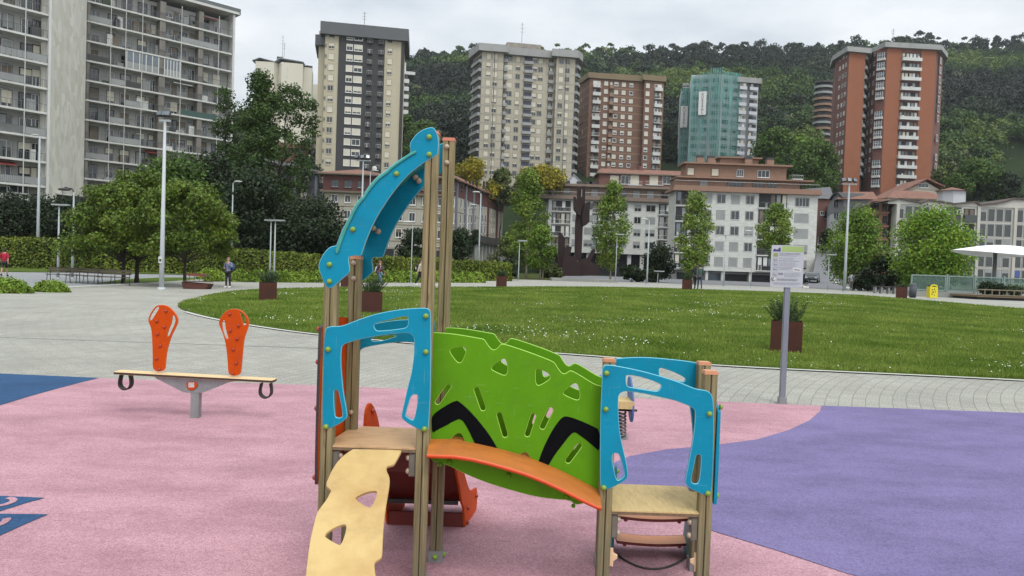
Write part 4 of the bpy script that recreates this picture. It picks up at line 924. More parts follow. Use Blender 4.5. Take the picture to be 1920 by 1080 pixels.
# ================================================================ vegetation
def leafmat(name, c1, c2, isl=.38, trans=.14): return mat(name, c1, .6, 0, .5, col2=c2, island=isl, trans=trans, spec=.3, detail=3, lo=.3, hi=.7)
LM = {
 'fresh': leafmat('leaf_fresh', rgb(98, 132, 48, .72), rgb(138, 168, 66, .72)),
 'slender': leafmat('leaf_slender', rgb(96, 124, 52, .74), rgb(142, 164, 76, .76)),
 'bright': leafmat('leaf_bright', rgb(98, 138, 40, .80), rgb(150, 182, 62, .84)),
 'mid': leafmat('leaf_mid', rgb(72, 104, 40, .72), rgb(108, 138, 54, .72)),
 'maple': leafmat('leaf_maple', rgb(78, 102, 38, .76), rgb(134, 156, 66, .80), .45, .1),
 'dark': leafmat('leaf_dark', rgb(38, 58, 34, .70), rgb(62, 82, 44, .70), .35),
 'poplar': leafmat('leaf_poplar', rgb(54, 80, 38, .70), rgb(86, 112, 50, .70), .35),
 'olive': leafmat('leaf_olive', rgb(96, 112, 60, .72), rgb(130, 142, 78, .72)),
 'yellow': leafmat('leaf_yellow', rgb(150, 150, 30, .72), rgb(196, 186, 50, .72), .3),
 'hedge': leafmat('leaf_hedge', rgb(96, 118, 46, .80), rgb(146, 162, 74, .84), .6, .08),
 'shrub': leafmat('leaf_shrub', rgb(100, 128, 50, .78), rgb(150, 172, 82, .80), .5),
 'planter': leafmat('leaf_planter', rgb(70, 96, 62, .70), rgb(104, 126, 84, .70), .3),
}
m_bark = mat('bark', rgb(96, 86, 70, .7), .9, .25, 6, .6, 40, stretch=(1, 1, .25))
m_barkd = mat('bark_dark', rgb(58, 50, 42, .7), .9, .25, 6, .6, 40, stretch=(1, 1, .25))
m_barkp = mat('bark_pale', rgb(150, 144, 124, .7), .9, .2, 6, .5, 40, stretch=(1, 1, .25))

def leafquads(P, size, elong=1.5, droop=0.0, nrm=None):
    """P (n,3) centres -> folded leaf quads"""
    n = len(P); u = RNG.normal(size=(n, 3)); u[:, 2] -= droop; u /= np.linalg.norm(u, axis=1)[:, None]
    v = RNG.normal(size=(n, 3)) if nrm is None else np.cross(nrm + RNG.normal(0, .5, (n, 3)), u)
    v -= (v * u).sum(1)[:, None] * u; v /= (np.linalg.norm(v, axis=1)[:, None] + 1e-9)
    s = size * RNG.uniform(.65, 1.35, (n, 1)); a = u * s * elong * .5; b_ = v * s * .5
    V = np.empty((n, 4, 3)); V[:, 0] = P - a; V[:, 1] = P + b_ - a * .15; V[:, 2] = P + a; V[:, 3] = P - b_ - a * .15
    return V.reshape(-1, 3), np.arange(4 * n).reshape(-1, 4)

def prof(form, t):
    if form == 'column': return np.sin(np.pi * np.clip(t, 0, 1) ** .8) ** .55 * (1 - .25 * t)
    if form == 'cone': return (1 - t) ** .8 * np.minimum(1, t * 5 + .35)
    if form == 'round': return np.sqrt(np.clip(1 - (2 * t - 1) ** 2, 0, 1)) 
    if form == 'spread': return np.clip(np.sqrt(np.clip(1 - (1.35 * t - .35) ** 2, 0, 1)), 0, 1)
    if form == 'dome': return np.clip(1 - t ** 2.2, 0, 1) ** .6
    return np.ones_like(t)
def crown_points(zlo, zhi, rx, ry, form, nclump, nleaf, csize, lean=(0, 0), fill=.35, clump_out=.75):
    t = RNG.random(nclump); a = RNG.random(nclump) * 2 * np.pi; f = RNG.random(nclump) ** .5; f = fill * f + (1 - fill) * (clump_out + (1 - clump_out) * RNG.random(nclump))
    pr = prof(form, t); jit = RNG.uniform(.78, 1.18, nclump)
    cx_ = np.cos(a) * f * pr * rx * jit + lean[0] * t; cy_ = np.sin(a) * f * pr * ry * jit + lean[1] * t; cz_ = zlo + t * (zhi - zlo)
    cs = csize * RNG.uniform(.55, 1.35, nclump); wts = cs ** 2; idx = RNG.choice(nclump, nleaf, p=wts / wts.sum())
    d = RNG.normal(size=(nleaf, 3)); d /= np.linalg.norm(d, axis=1)[:, None]; rr = RNG.random(nleaf) ** .45
    P = np.stack([cx_[idx], cy_[idx], cz_[idx]], 1) + d * (rr * cs[idx])[:, None] * np.array([1, 1, .72])
    return P, np.stack([cx_, cy_, cz_], 1), d
def tree(name, label, px, Y, top_py, hw_px, crown_lo_py, form, nclump, nleaf, leaf, lm, bark=None, trunk=.14, group=None, csize=None, cat='tree', base_z=None, lean=(0, 0), fill=.35, depth=1.0, stems=1, twig=True):
    g = base(px, Y); 
    if base_z is not None: g.z = base_z
    k = Y / FPX
    H = at(px, top_py, Y).z - g.z; lo = at(px, crown_lo_py, Y).z - g.z; rx = hw_px * k
    root = thing(name, g, label, cat, group)
    P, Cc, d = crown_points(lo, H, rx, rx * depth, form, nclump, nleaf, csize or rx * .33, lean, fill)
    V, F = leafquads(P, leaf, nrm=d)
    link_mesh(np_mesh('crown', V, F, [LM[lm]]), 'crown', root)
    b = MB(); bk = bark or m_bark
    for s in range(stems):
        ox, oy = (0, 0) if stems == 1 else (random.uniform(-.5, .5), random.uniform(-.3, .3)); n = 9
        pts = [Vector((ox + lean[0] * (i / n) ** 1.5 * .8 + math.sin(i * 1.7 + px) * .012 * H * (i / n), oy + lean[1] * (i / n) + math.cos(i * 2.1 + px) * .012 * H * (i / n), -.15 + (H * .86 + .15) * i / n)) for i in range(n + 1)]
        rad = [trunk * (1.35 if i == 0 else 1) * (1 - .86 * i / n) for i in range(n + 1)]
        b.tube(pts, rad, bk, 8)
        order = list(range(nclump)); random.shuffle(order)
        for i in order[:min(nclump, 34) // stems + 1]:
            c = Vector(Cc[i]); zs = max(lo * .75, c.z - math.hypot(c.x, c.y) * random.uniform(.5, 1.0)); zs = min(zs, H * .8)
            tt = max(0, min(1, zs / (H * .86))); j = min(n - 1, int(tt * n)); q = pts[j].lerp(pts[j + 1], tt * n - j)
            mid = q.lerp(c, .5) + Vector((0, 0, .06 * (c - q).length))
            r0 = trunk * (1 - .86 * tt) * .5
            b.tube([q, mid, c], [r0, r0 * .6, r0 * .2], bk, 5, False)
    me = b.mesh('trunk', (0, 0, 0), True)
    o = link_mesh(me, 'trunk', root, True)
    return root
# the leaf meshes above are local to their root, trunks too

# left plaza maples
G_M = 'broad maples beside the benches'
tree('maple_tree', 'broad green maple left of the benches end, its dark trunk nearest the long bench', 231, 42, 352, 92, 474, 'spread', 85, 22000, .105, 'maple', m_barkd, .12, G_M, .62, fill=.5)
tree('maple_tree', 'broad green maple with its trunk between the long bench and the tall white mast', 256, 44, 330, 84, 470, 'spread', 75, 19000, .105, 'maple', m_barkd, .13, G_M, .62, fill=.5)
tree('maple_tree', 'broad green maple standing right of the tall white mast by the planter bench', 346, 41, 350, 96, 474, 'spread', 90, 24000, .105, 'maple', m_barkd, .11, G_M, .62, fill=.5)
# tall poplar like group
tree('poplar_tree', 'tall dark green tree standing at the right end of the long grey block', 462, 78, 140, 44, 470, 'column', 150, 24000, .19, 'poplar', m_barkd, .34, None, 1.15, lean=(1.2, 0), stems=2, fill=.75)
tree('poplar_tree', 'airy leaning tree rising right of the tallest dark one with sky between its twigs', 512, 80, 165, 60, 400, 'round', 95, 8500, .18, 'poplar', m_barkd, .25, None, .9, lean=(1.5, 0), fill=.95)
tree('poplar_tree', 'thin dark tree whose twigs reach across the end of the grey block', 420, 82, 170, 40, 400, 'column', 70, 6500, .18, 'poplar', m_barkd, .22, None, .95, fill=.95)
G_B = 'dense dark trees on the bank behind the hedge'
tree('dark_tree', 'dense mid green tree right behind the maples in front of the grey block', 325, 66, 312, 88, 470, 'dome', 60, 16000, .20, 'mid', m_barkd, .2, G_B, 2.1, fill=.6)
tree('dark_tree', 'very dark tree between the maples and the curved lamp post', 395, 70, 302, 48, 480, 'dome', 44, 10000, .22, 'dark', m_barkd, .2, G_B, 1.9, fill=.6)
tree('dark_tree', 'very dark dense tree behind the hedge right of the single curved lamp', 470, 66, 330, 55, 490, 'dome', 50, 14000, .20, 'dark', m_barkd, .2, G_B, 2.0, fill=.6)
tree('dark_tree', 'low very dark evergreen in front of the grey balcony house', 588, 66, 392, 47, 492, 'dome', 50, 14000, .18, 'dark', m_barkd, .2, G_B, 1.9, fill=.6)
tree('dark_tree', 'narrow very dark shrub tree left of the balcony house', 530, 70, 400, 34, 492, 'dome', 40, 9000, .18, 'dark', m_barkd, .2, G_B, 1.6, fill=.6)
G_S = 'dark shrubs along the foot of the grey block'
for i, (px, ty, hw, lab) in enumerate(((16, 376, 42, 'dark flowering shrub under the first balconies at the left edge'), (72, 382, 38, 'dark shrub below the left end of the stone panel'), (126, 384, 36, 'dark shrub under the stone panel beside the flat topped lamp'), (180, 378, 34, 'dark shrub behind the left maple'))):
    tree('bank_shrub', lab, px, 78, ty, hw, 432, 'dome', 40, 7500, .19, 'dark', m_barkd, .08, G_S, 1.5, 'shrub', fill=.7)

# slender trees behind the lawn
G_T = 'slender light green trees behind the lawn'
tree('slender_tree', 'tall slender light green tree left of the rusty sculpture', 986, 84, 322, 38, 490, 'column', 110, 11500, .17, 'slender', m_barkp, .12, G_T, .85, fill=.85)
tree('slender_tree', 'shorter pale green tree with white stems just left of the rusty sculpture', 1010, 76, 422, 28, 500, 'column', 60, 5200, .15, 'fresh', m_barkp, .07, G_T, .7, stems=3, fill=.85)
tree('slender_tree', 'slender light green tree just right of the rusty sculpture', 1144, 80, 346, 31, 500, 'column', 90, 8200, .16, 'slender', m_barkp, .09, G_T, .75, fill=.85)
tree('slender_tree', 'slender light green tree above the two walking people', 1298, 78, 360, 33, 505, 'column', 95, 8200, .16, 'slender', m_barkp, .09, G_T, .8, fill=.85)
tree('slender_tree', 'slender tree half hidden by the notice board', 1451, 84, 385, 34, 480, 'column', 80, 6500, .16, 'slender', m_barkp, .09, G_T, .8, fill=.85)
tree('round_tree', 'full green tree behind the tall floodlight mast on the right', 1600, 76, 400, 48, 518, 'column', 90, 15000, .16, 'fresh', m_barkp, .12, None, 1.5, fill=.6)
tree('round_tree', 'full bright green round tree in front of the grid facade', 1745, 66, 402, 55, 536, 'round', 110, 20000, .15, 'bright', m_barkp, .12, None, 1.7, fill=.6)
tree('small_tree', 'small dark tree between the tall posts in front of the red roofed house', 771, 64, 433, 20, 492, 'round', 26, 4200, .15, 'dark', m_barkd, .06, None, .7, fill=.6)
tree('small_tree', 'small dark tree just right of the tall wooden posts', 859, 64, 434, 18, 492, 'column', 24, 3800, .15, 'dark', m_barkd, .06, None, .7, fill=.6)
tree('small_tree', 'dark bushy tree in the passage of the white block', 1235, 84, 466, 25, 520, 'dome', 30, 5200, .17, 'dark', m_barkd, .07, None, 1.0, fill=.6)
G_U = 'dark bushes behind the far pavement'
for px, ty, hw, lo, Y, lm_, lab in ((1184, 500, 24, 526, 80, 'dark', 'low dark bush right of the rusty sculpture'), (1222, 508, 14, 528, 82, 'dark', 'small dark bush under the white block passage'), (1655, 484, 34, 540, 74, 'dark', 'dark olive bush left of the grid facade'), (1690, 500, 26, 542, 72, 'dark', 'dark bush behind the rightmost small planter'),
                             (1628, 508, 26, 538, 72, 'dark', 'dark bush beside the floodlight mast'), (1546, 432, 14, 470, 150, 'dark', 'dark tree at the top of the uphill street'), (950, 492, 16, 516, 66, 'dark', 'dark bush at the right end of the long hedge'),
                             (888, 430, 14, 470, 98, 'dark', 'dark bush under the side wall of the red roofed house'), (955, 440, 30, 500, 100, 'olive', 'olive bush behind the slender trees left'), (1040, 500, 20, 520, 90, 'olive', 'low olive bush behind the rusty sculpture')):
    tree('bush', lab, px, Y, ty, hw, lo, 'dome', 24, 3600, .2, lm_, m_barkd, .05, G_U, hw * Y / FPX * .45, 'bush', fill=.8)

# trees between the buildings higher up
G_H = 'trees between the houses up the slope'
for px, ty, hw, lo, Y, lm_, nl, lab in (
    (885, 303, 40, 372, 170, 'yellow', 7000, 'yellow green tree above the red roofed corner house'), (935, 318, 26, 380, 172, 'olive', 4200, 'olive tree between the corner house and the pale slab tower'),
    (1010, 320, 48, 352, 178, 'yellow', 7500, 'yellow tree at the foot of the pale slab tower'), (975, 330, 30, 372, 174, 'olive', 4200, 'olive tree at the left foot of the pale slab tower'),
    (1445, 252, 52, 350, 215, 'mid', 12000, 'large green tree behind the brown penthouses'), (1520, 272, 55, 358, 205, 'mid', 12000, 'large dark green tree left of the orange brick tower'), (1495, 262, 40, 340, 222, 'fresh', 8000, 'light green tree behind the brown penthouses'),
    (1825, 308, 58, 375, 205, 'mid', 13000, 'large green tree right of the orange brick tower'), (1775, 312, 32, 370, 210, 'olive', 6000, 'olive green tree at the right foot of the orange brick tower'), (1880, 330, 30, 376, 200, 'dark', 5000, 'dark tree below the far right white block'),
    (565, 300, 34, 345, 185, 'dark', 5000, 'dark tree above the grey balcony house'), (790, 236, 46, 345, 255, 'mid', 8000, 'green tree right of the dark grey tower'), (760, 222, 28, 300, 262, 'mid', 5000, 'green tree touching the right side of the dark grey tower'), (583, 170, 16, 320, 330, 'mid', 5200, 'green tree between the far white tower and the dark grey tower'),
    (1898, 292, 34, 345, 322, 'mid', 7000, 'green tree just above the distant white block at the right edge'), (1255, 280, 26, 345, 290, 'dark', 5000, 'dark green tree between the brown tower and the netted tower'), (1545, 300, 22, 360, 230, 'dark', 4500, 'dark tree under the dark balconied tower')):
    tree('slope_tree', lab, px, Y, ty, hw, lo, 'dome', 50, nl, .45 * Y / 200, lm_, m_barkd, .25, G_H, hw * Y / FPX * .36, 'tree', fill=.75)

# ---------------------------------------------------------------- hedge
def hedge():
    L = [(-150, 501, 441, 58), (0, 501, 447, 58.5), (110, 501, 449, 59), (230, 502, 454, 59.5), (345, 505, 462, 60), (460, 508, 469, 60.5), (600, 513, 479, 61), (720, 515, 482, 62), (860, 516, 488, 63), (955, 519, 494, 64)]
    pts = []
    for px, yb, yt, Y in L:
        a = at(px, yb + 2, Y); z0 = tz(a.x, a.y); zt_ = at(px, yt, Y).z; pts.append((a.x, Y, z0 - .1, zt_))
    root = thing('hedge', (pts[5][0], pts[5][1], pts[5][2]), 'long clipped green hedge running along the back of the path', 'hedge')
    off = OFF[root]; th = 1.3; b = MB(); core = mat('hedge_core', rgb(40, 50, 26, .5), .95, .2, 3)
    for i in range(len(pts) - 1):
        (x0, y0, a0, t0), (x1, y1, a1, t1) = pts[i], pts[i + 1]; q = .12
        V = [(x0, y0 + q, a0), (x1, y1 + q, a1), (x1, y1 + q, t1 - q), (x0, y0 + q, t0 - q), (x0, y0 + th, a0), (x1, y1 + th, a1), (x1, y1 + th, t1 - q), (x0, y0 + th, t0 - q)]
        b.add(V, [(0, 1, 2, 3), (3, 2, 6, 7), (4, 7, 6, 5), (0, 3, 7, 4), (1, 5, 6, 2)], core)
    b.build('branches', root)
    P = []; Nn = []
    for i in range(len(pts) - 1):
        (x0, y0, a0, t0), (x1, y1, a1, t1) = pts[i], pts[i + 1]; n = int(abs(x1 - x0) * 620); t = RNG.random(n)
        zz = a0 + (a1 - a0) * t; zt = t0 + (t1 - t0) * t; hgt = zt - zz; s = RNG.random(n) * (hgt + .75)
        front = s < hgt; w1 = .05 * np.sin(t * 37 + i) + .04 * np.sin(t * 91)
        x = x0 + (x1 - x0) * t; y = y0 + (y1 - y0) * t + np.where(front, RNG.normal(0, .06, n) + w1, (s - hgt) * 1.6); z = np.where(front, zz + s, zt + RNG.normal(0, .05, n) + w1)
        P.append(np.stack([x, y, z], 1)); Nn.append(np.stack([np.zeros(n), np.where(front, -1.0, 0), np.where(front, .25, 1.0)], 1))
    # right end
    x1, y1, a1, t1 = pts[-1]; n = 1500; P.append(np.stack([np.full(n, x1) + RNG.normal(0, .08, n), y1 + RNG.random(n) * th, a1 + RNG.random(n) * (t1 - a1)], 1)); Nn.append(np.tile([1.0, 0, .2], (n, 1)))
    P = np.concatenate(P) - np.array(off); Nn = np.concatenate(Nn)
    V, F = leafquads(P, .12, nrm=Nn); link_mesh(np_mesh('leaves', V, F, [LM['hedge']]), 'leaves', root)
hedge()

# ---------------------------------------------------------------- round shrubs
def shrub(label, px, Y, hw, h_px, group, lm='shrub', n=2600, leaf=.09, name='round_shrub'):
    g = base(px, Y); k = Y / FPX; rx = hw * k; H = h_px * k
    root = thing(name, g, label, 'shrub', group)
    d = RNG.normal(size=(n, 3)); d[:, 2] = np.abs(d[:, 2]); d /= np.linalg.norm(d, axis=1)[:, None]
    a = np.arctan2(d[:, 1], d[:, 0]); lump = 1 + .10 * np.sin(a * 5 + px) + .08 * np.sin(a * 9 + d[:, 2] * 8)
    P = d * (lump * RNG.uniform(.78, 1.03, n))[:, None] * np.array([rx, rx * .7, H])
    V, F = leafquads(P, leaf, nrm=d); link_mesh(np_mesh('leaves', V, F, [LM[lm]]), 'leaves', root)
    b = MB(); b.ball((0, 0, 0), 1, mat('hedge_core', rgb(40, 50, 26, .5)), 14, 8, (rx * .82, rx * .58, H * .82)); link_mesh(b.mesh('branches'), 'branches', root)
    return root
shrub('low light green shrub at the left edge of the paved path', 8, 29.5, 48, 27, None, 'shrub', 5200, .06)
shrub('low light green shrub second from the left edge, in front of the bench', 96, 31.2, 31, 20, None, 'shrub', 4200, .06)
G_R = 'row of round shrubs below the hedge'
xsr = [388, 402, 450, 483, 512, 540, 566, 592, 618, 645, 672, 696, 722, 748, 772, 798, 822, 848, 872, 892]
for i, px in enumerate(xsr):
    W6 = ('first', 'second', 'third', 'fourth', 'fifth', 'sixth', 'seventh', 'eighth')
    if i < 2: lab = 'round clipped shrub between the planter bench and the person on the phone' if i == 0 else 'round clipped shrub right behind the person on the phone'
    elif px < 600: lab = '%s round shrub under the hedge to the right of the person on the phone' % W6[i - 2]
    elif px < 790: lab = '%s round shrub under the hedge to the right of the blue arch foot' % W6[i - 8]
    else: lab = '%s round shrub under the hedge to the right of the tallest posts' % W6[i - 15]
    shrub(lab, px, 51.5 + (px - 440) * .009, 18, 22 - (px - 400) * .006, G_R, 'shrub', 1500, .10)

# ---------------------------------------------------------------- corten planters with rosemary
m_rust = mat('corten_steel', rgb(96, 52, 36, .74), .8, .2, 2.2, .2, 60, col2=rgb(128, 72, 50, .76), detail=8)
m_soil = mat('soil', rgb(50, 42, 34, .7), .95, .2, 10)
pl_meshes = None
def make_planter():
    b = MB(); s = .33; h = .72; w_ = .012
    for x0, x1, y0, y1 in ((-s, s, -s, -s + w_), (-s, s, s - w_, s), (-s, -s + w_, -s + w_, s - w_), (s - w_, s, -s + w_, s - w_)): b.box(x0, x1, y0, y1, 0, h, m_rust)
    box = b.mesh('box')
    b = MB(); b.box(-s + w_, s - w_, -s + w_, s - w_, .3, h - .07, m_soil); soil = b.mesh('soil')
    # rosemary-like shoots
    P = []; D = []
    for i in range(90):
        a = random.uniform(0, 6.28); r0 = random.uniform(0, .2); tilt = random.uniform(.1, 1.0); L = random.uniform(.28, .55)
        d0 = np.array([math.cos(a) * math.sin(tilt), math.sin(a) * math.sin(tilt), math.cos(tilt)]); o = np.array([math.cos(a) * r0, math.sin(a) * r0, h - .08])
        for s_ in np.linspace(.05, 1, 26):
            q = o + d0 * L * s_ + np.array([0, 0, .10 * s_ * s_]); P += [q + RNG.normal(0, .008, 3)] * 2; D += [d0] * 2
    P = np.array(P); n = len(P); V, F = leafquads(P, .018, 3.0)
    return box, soil, np_mesh('plant', V, F, [LM['planter']])
PLM = make_planter()
def planter(px, Y, label, sc=1.0, rot=.0, tall=1.0):
    g = base(px, Y, .0); root = thing('rusty_planter', g, label, 'planter', 'rusty cube planters around the lawn'); root.rotation_euler.z = rot - math.atan2(g.x, g.y); root.scale = (sc, sc, sc)
    for nm, me in zip(('box', 'soil', 'plant'), PLM):
        o = link_mesh(me, nm, root)
        if nm == 'plant': o.rotation_euler.z = px; o.scale = (1, 1, tall); o.location.z = -.64 * (tall - 1)
    return root
planter(1473, 16.6, 'rusty cube planter right behind the grey post of the notice board')
planter(697, 24.0, 'rusty cube planter seen just right of the low wooden post under the arch', .98)
planter(502, 29.0, 'rusty cube planter on the lawn edge left of the climbing frame', 1.0)
planter(652, 46, 'rusty planter glimpsed between the blue arch foot and the low wooden post', 1.3)
planter(940, 45.5, 'rusty planter with drooping plant at the far lawn edge right of the tall posts', .98, 0, .8)
planter(1288, 48.5, 'rusty planter beside the two walking people', .98, 0, 1.0)
planter(1690, 48.0, 'rusty planter at the far right lawn edge near the bins', 1.0, 0, .5)

# ---------------------------------------------------------------- forest on the hillside (stuff)
def forest():
    cols = [rgb(50, 72, 38, .74), rgb(72, 98, 44, .76), rgb(34, 52, 32, .66), rgb(100, 120, 54, .80), rgb(60, 76, 56, .72), rgb(42, 56, 40, .68), rgb(120, 128, 92, .78)]
    mats = [leafmat('forest_leaf_%d' % i, c, tuple(min(1, k * 1.3) for k in c[:3]) + (1,), .32, .1) for i, c in enumerate(cols)]
    P = []; MI = []; S_ = []; D = []
    Yv = 262.0
    while Yv < 700:
        sp = 7.4 + (Yv - 262) * .007
        half = Yv * 1.08
        for x in np.arange(-half * .45, half, sp):
            xx = x + random.uniform(-.45, .45) * sp; yy = Yv + random.uniform(-.5, .5) * sp
            px = CX + FPX * xx / yy
            if px < 440 or px > 2450: continue
            if px < 590 and yy < 400: continue
            if any(a < px < c and yy < q for a, c, q in ((870, 1092, 266), (1074, 1255, 292), (1262, 1432, 300), (1520, 1572, 318), (1850, 1990, 306))): continue
            z = tz(xx, yy); r = random.choice((2.8, 3.6, 4.4, 5.2, 6.4)) * random.uniform(.85, 1.15); h = random.uniform(7, 12) * (.75 if px < 700 else 1)
            if 620 < yy: h += random.choice((-1, 0, 0, 1, 2, 4)); r *= random.choice((.6, .8, 1))
            patch = 1.15 * math.sin(xx * .022 + 1.6 * math.sin(yy * .013)) + math.sin(yy * .031 - xx * .014 + 1.7) + random.uniform(-.7, .7)
            mi = 3 if patch > 1.25 else 1 if patch > .5 else 0 if patch > -.2 else 4 if patch > -.7 else 2 if patch > -1.4 else 5
            if random.random() < .025: mi = 6
            if yy > 600 and random.random() < .15: continue
            n = int((230 if yy < 420 else 170) * (r / 4) ** 1.5)
            d = RNG.normal(size=(n, 3)); d /= np.linalg.norm(d, axis=1)[:, None]; d[:, 2] = np.abs(d[:, 2]) * 1.0 - .25
            a = np.arctan2(d[:, 1], d[:, 0]); ph = random.uniform(0, 6)
            l = 1 + .22 * np.sin(a * 3 + ph) + .18 * np.sin(a * 5 + d[:, 2] * 6 + ph * 2)
            pts = d * (l * RNG.uniform(.7, 1.05, n))[:, None] * np.array([r, r, r * .85]) + np.array([xx, yy, z + h - r * .8])
            P.append(pts); MI.append(np.full(n, mi)); S_.append(np.full(n, .75 + (yy - 262) * .0012)); D.append(d)
        Yv += sp * .86
    P = np.concatenate(P); MI = np.concatenate(MI); S_ = np.concatenate(S_); D = np.concatenate(D)
    V, F = leafquads(P, S_[:, None], 1.3, nrm=D)
    o = link_mesh(np_mesh('forest', V, F, mats, MI), 'forest'); tag(o, kind='stuff')
    print('forest quads', len(P))
forest()
# lone pines standing on the ridge line
G_P = 'pines standing out on the ridge'
for px, ty, hw, lab in ((862, 94, 9, 'bare topped tree above the pale slab tower on the ridge'), (1575, 76, 7, 'lone pine on the ridge left of the orange tower roof'), (1686, 70, 16, 'dark pine just above the orange tower roof'), (1807, 80, 10, 'lone round pine on the ridge right of the orange tower, left of three'),
                        (1868, 68, 11, 'lone round pine on the ridge right of the orange tower, middle of three'), (1903, 68, 11, 'lone pine on the ridge nearest the right edge of the photo'), (1845, 76, 8, 'small pine between the ridge pines')):
    g = at(px, 100, 650); tree('ridge_pine', lab, px, 650, ty, hw, ty + 22, 'dome', 16, 1500, 1.0, 'dark', m_barkd, .5, G_P, 2.2, 'tree', base_z=tz(g.x, 650), fill=.7)
# ================================================================ buildings
class Fac:
    def __init__(s, a, b, n=None):
        s.o = Vector((a[0], a[1], 0)); d = Vector((b[0] - a[0], b[1] - a[1], 0)); s.L = d.length; s.ex = d.normalized(); s.n = Vector((s.ex.y, -s.ex.x, 0)); s.ang = math.atan2(s.ex.y, s.ex.x)
    def uz(s, px, py): p = onplane(px, py, s.o, s.n); return (p - s.o).dot(s.ex), p.z
    def pt(s, u, z, d=0): return s.o + s.ex * u + s.n * d + Vector((0, 0, z))
    def T(s, u, z, d=0): return Matrix.Translation(s.pt(u, z, d)) @ Matrix.Rotation(s.ang, 4, 'Z')
def xy(px, py, Y): p = at(px, py, Y); return (p.x, p.y)
def fbox(b, F, u0, u1, z0, z1, d0, d1, m):
    """d = distance out of the facade"""
    b.box(u0, u1, -d1, -d0, z0, z1, m, Matrix.Translation(F.o) @ Matrix.Rotation(F.ang, 4, 'Z'))
WC = {}
m_glass = mat('window_glass', rgb(34, 38, 42), .12, .25, .35, spec=.7)
m_glassb = mat('window_glass_pale', rgb(95, 105, 112, .8), .15, .25, .35, spec=.7)
m_white = mat('white_frame', rgb(215, 215, 210, .78), .6, .05, .5)
m_shut = mat('shutter_pale', rgb(205, 198, 178, .78), .65, .10, .35)
m_shutg = mat('shutter_grey', rgb(150, 152, 150, .75), .65, .12, .35)
m_dframe = mat('dark_frame', rgb(50, 46, 44), .6, .1, 1)
m_curtain = mat('curtain', rgb(120, 108, 92, .7), .8, .2, 2)
m_navy = mat('navy_panel', rgb(66, 68, 82, .75), .6, .06, .3)
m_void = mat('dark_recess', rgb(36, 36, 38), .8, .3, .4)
m_edge_shade = mat('window_edge_shade', rgb(96, 92, 84, .6), .85, .1, 1)
m_rail = mat('railing_grey', rgb(96, 100, 100, .72), .5, .1, 1)
def winmesh(w, h, fr, shm, sh, mull=1, fw=.09, sill=True, gl=None):
    k = (round(w, 2), round(h, 2), fr.name, shm.name, round(sh, 2), mull, round(fw, 2), sill, gl and gl.name)
    if k in WC: return WC[k]
    b = MB(); g = gl or m_glass; e = fw + .07
    b.box(-w / 2 - e, w / 2 + e, -.012, -.002, -e + .04, h + e, m_edge_shade)  # thin dark plate, paints the shade line around the frame
    b.box(-w / 2 - fw, -w / 2, -.07, .0, -fw, h + fw, fr); b.box(w / 2, w / 2 + fw, -.07, .0, -fw, h + fw, fr)
    b.box(-w / 2, w / 2, -.07, .0, h, h + fw, fr); b.box(-w / 2, w / 2, -.07, .0, -fw, 0, fr)
    b.box(-w / 2, w / 2, -.02, -.0, 0, h, g)
    if sh > 0: b.box(-w / 2, w / 2, -.045, -.021, h * (1 - sh), h, shm)
    if sh < .95:
        for i in range(1, mull + 1):
            x = -w / 2 + w * i / (mull + 1); b.box(x - .035, x + .035, -.055, -.046, 0, h * (1 - sh), fr if fw > .03 else m_white)
        b.box(-w / 2, w / 2, -.055, -.046, 0, .05, m_white)
    if sill: b.box(-w / 2 - fw - .04, w / 2 + fw + .04, -.16, -.071, -fw - .05, -fw + .03, fr)
    WC[k] = b.mesh('window'); return WC[k]
def place(root, name, me, F, u, z, d=0.0):
    o = bpy.data.objects.new(name, me); COL.objects.link(o); o.parent = root; OFF[o] = OFF[root]
    o.location = F.pt(u, z, d) - OFF[root]; o.rotation_euler.z = F.ang; return o
NWIN = {}
class Stuff: pass
EXTRA = {}
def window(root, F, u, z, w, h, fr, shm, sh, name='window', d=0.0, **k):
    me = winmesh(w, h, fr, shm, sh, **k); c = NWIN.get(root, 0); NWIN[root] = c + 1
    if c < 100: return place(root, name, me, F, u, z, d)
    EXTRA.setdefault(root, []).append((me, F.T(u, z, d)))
def flush_extra():
    for root, L in EXTRA.items():
        b = MB()
        for me, T in L:
            vs = [T @ v.co for v in me.vertices]
            for p in me.polygons: b.add([vs[i] for i in p.vertices], [tuple(range(len(p.vertices)))], me.materials[p.material_index])
        tag(b.build('window', root, fix=False), kind='stuff')
def rsh(p=(0, .3, .6, 1), w=(3, 2, 2, 3)): return random.choices(p, w)[0]
BC = {}
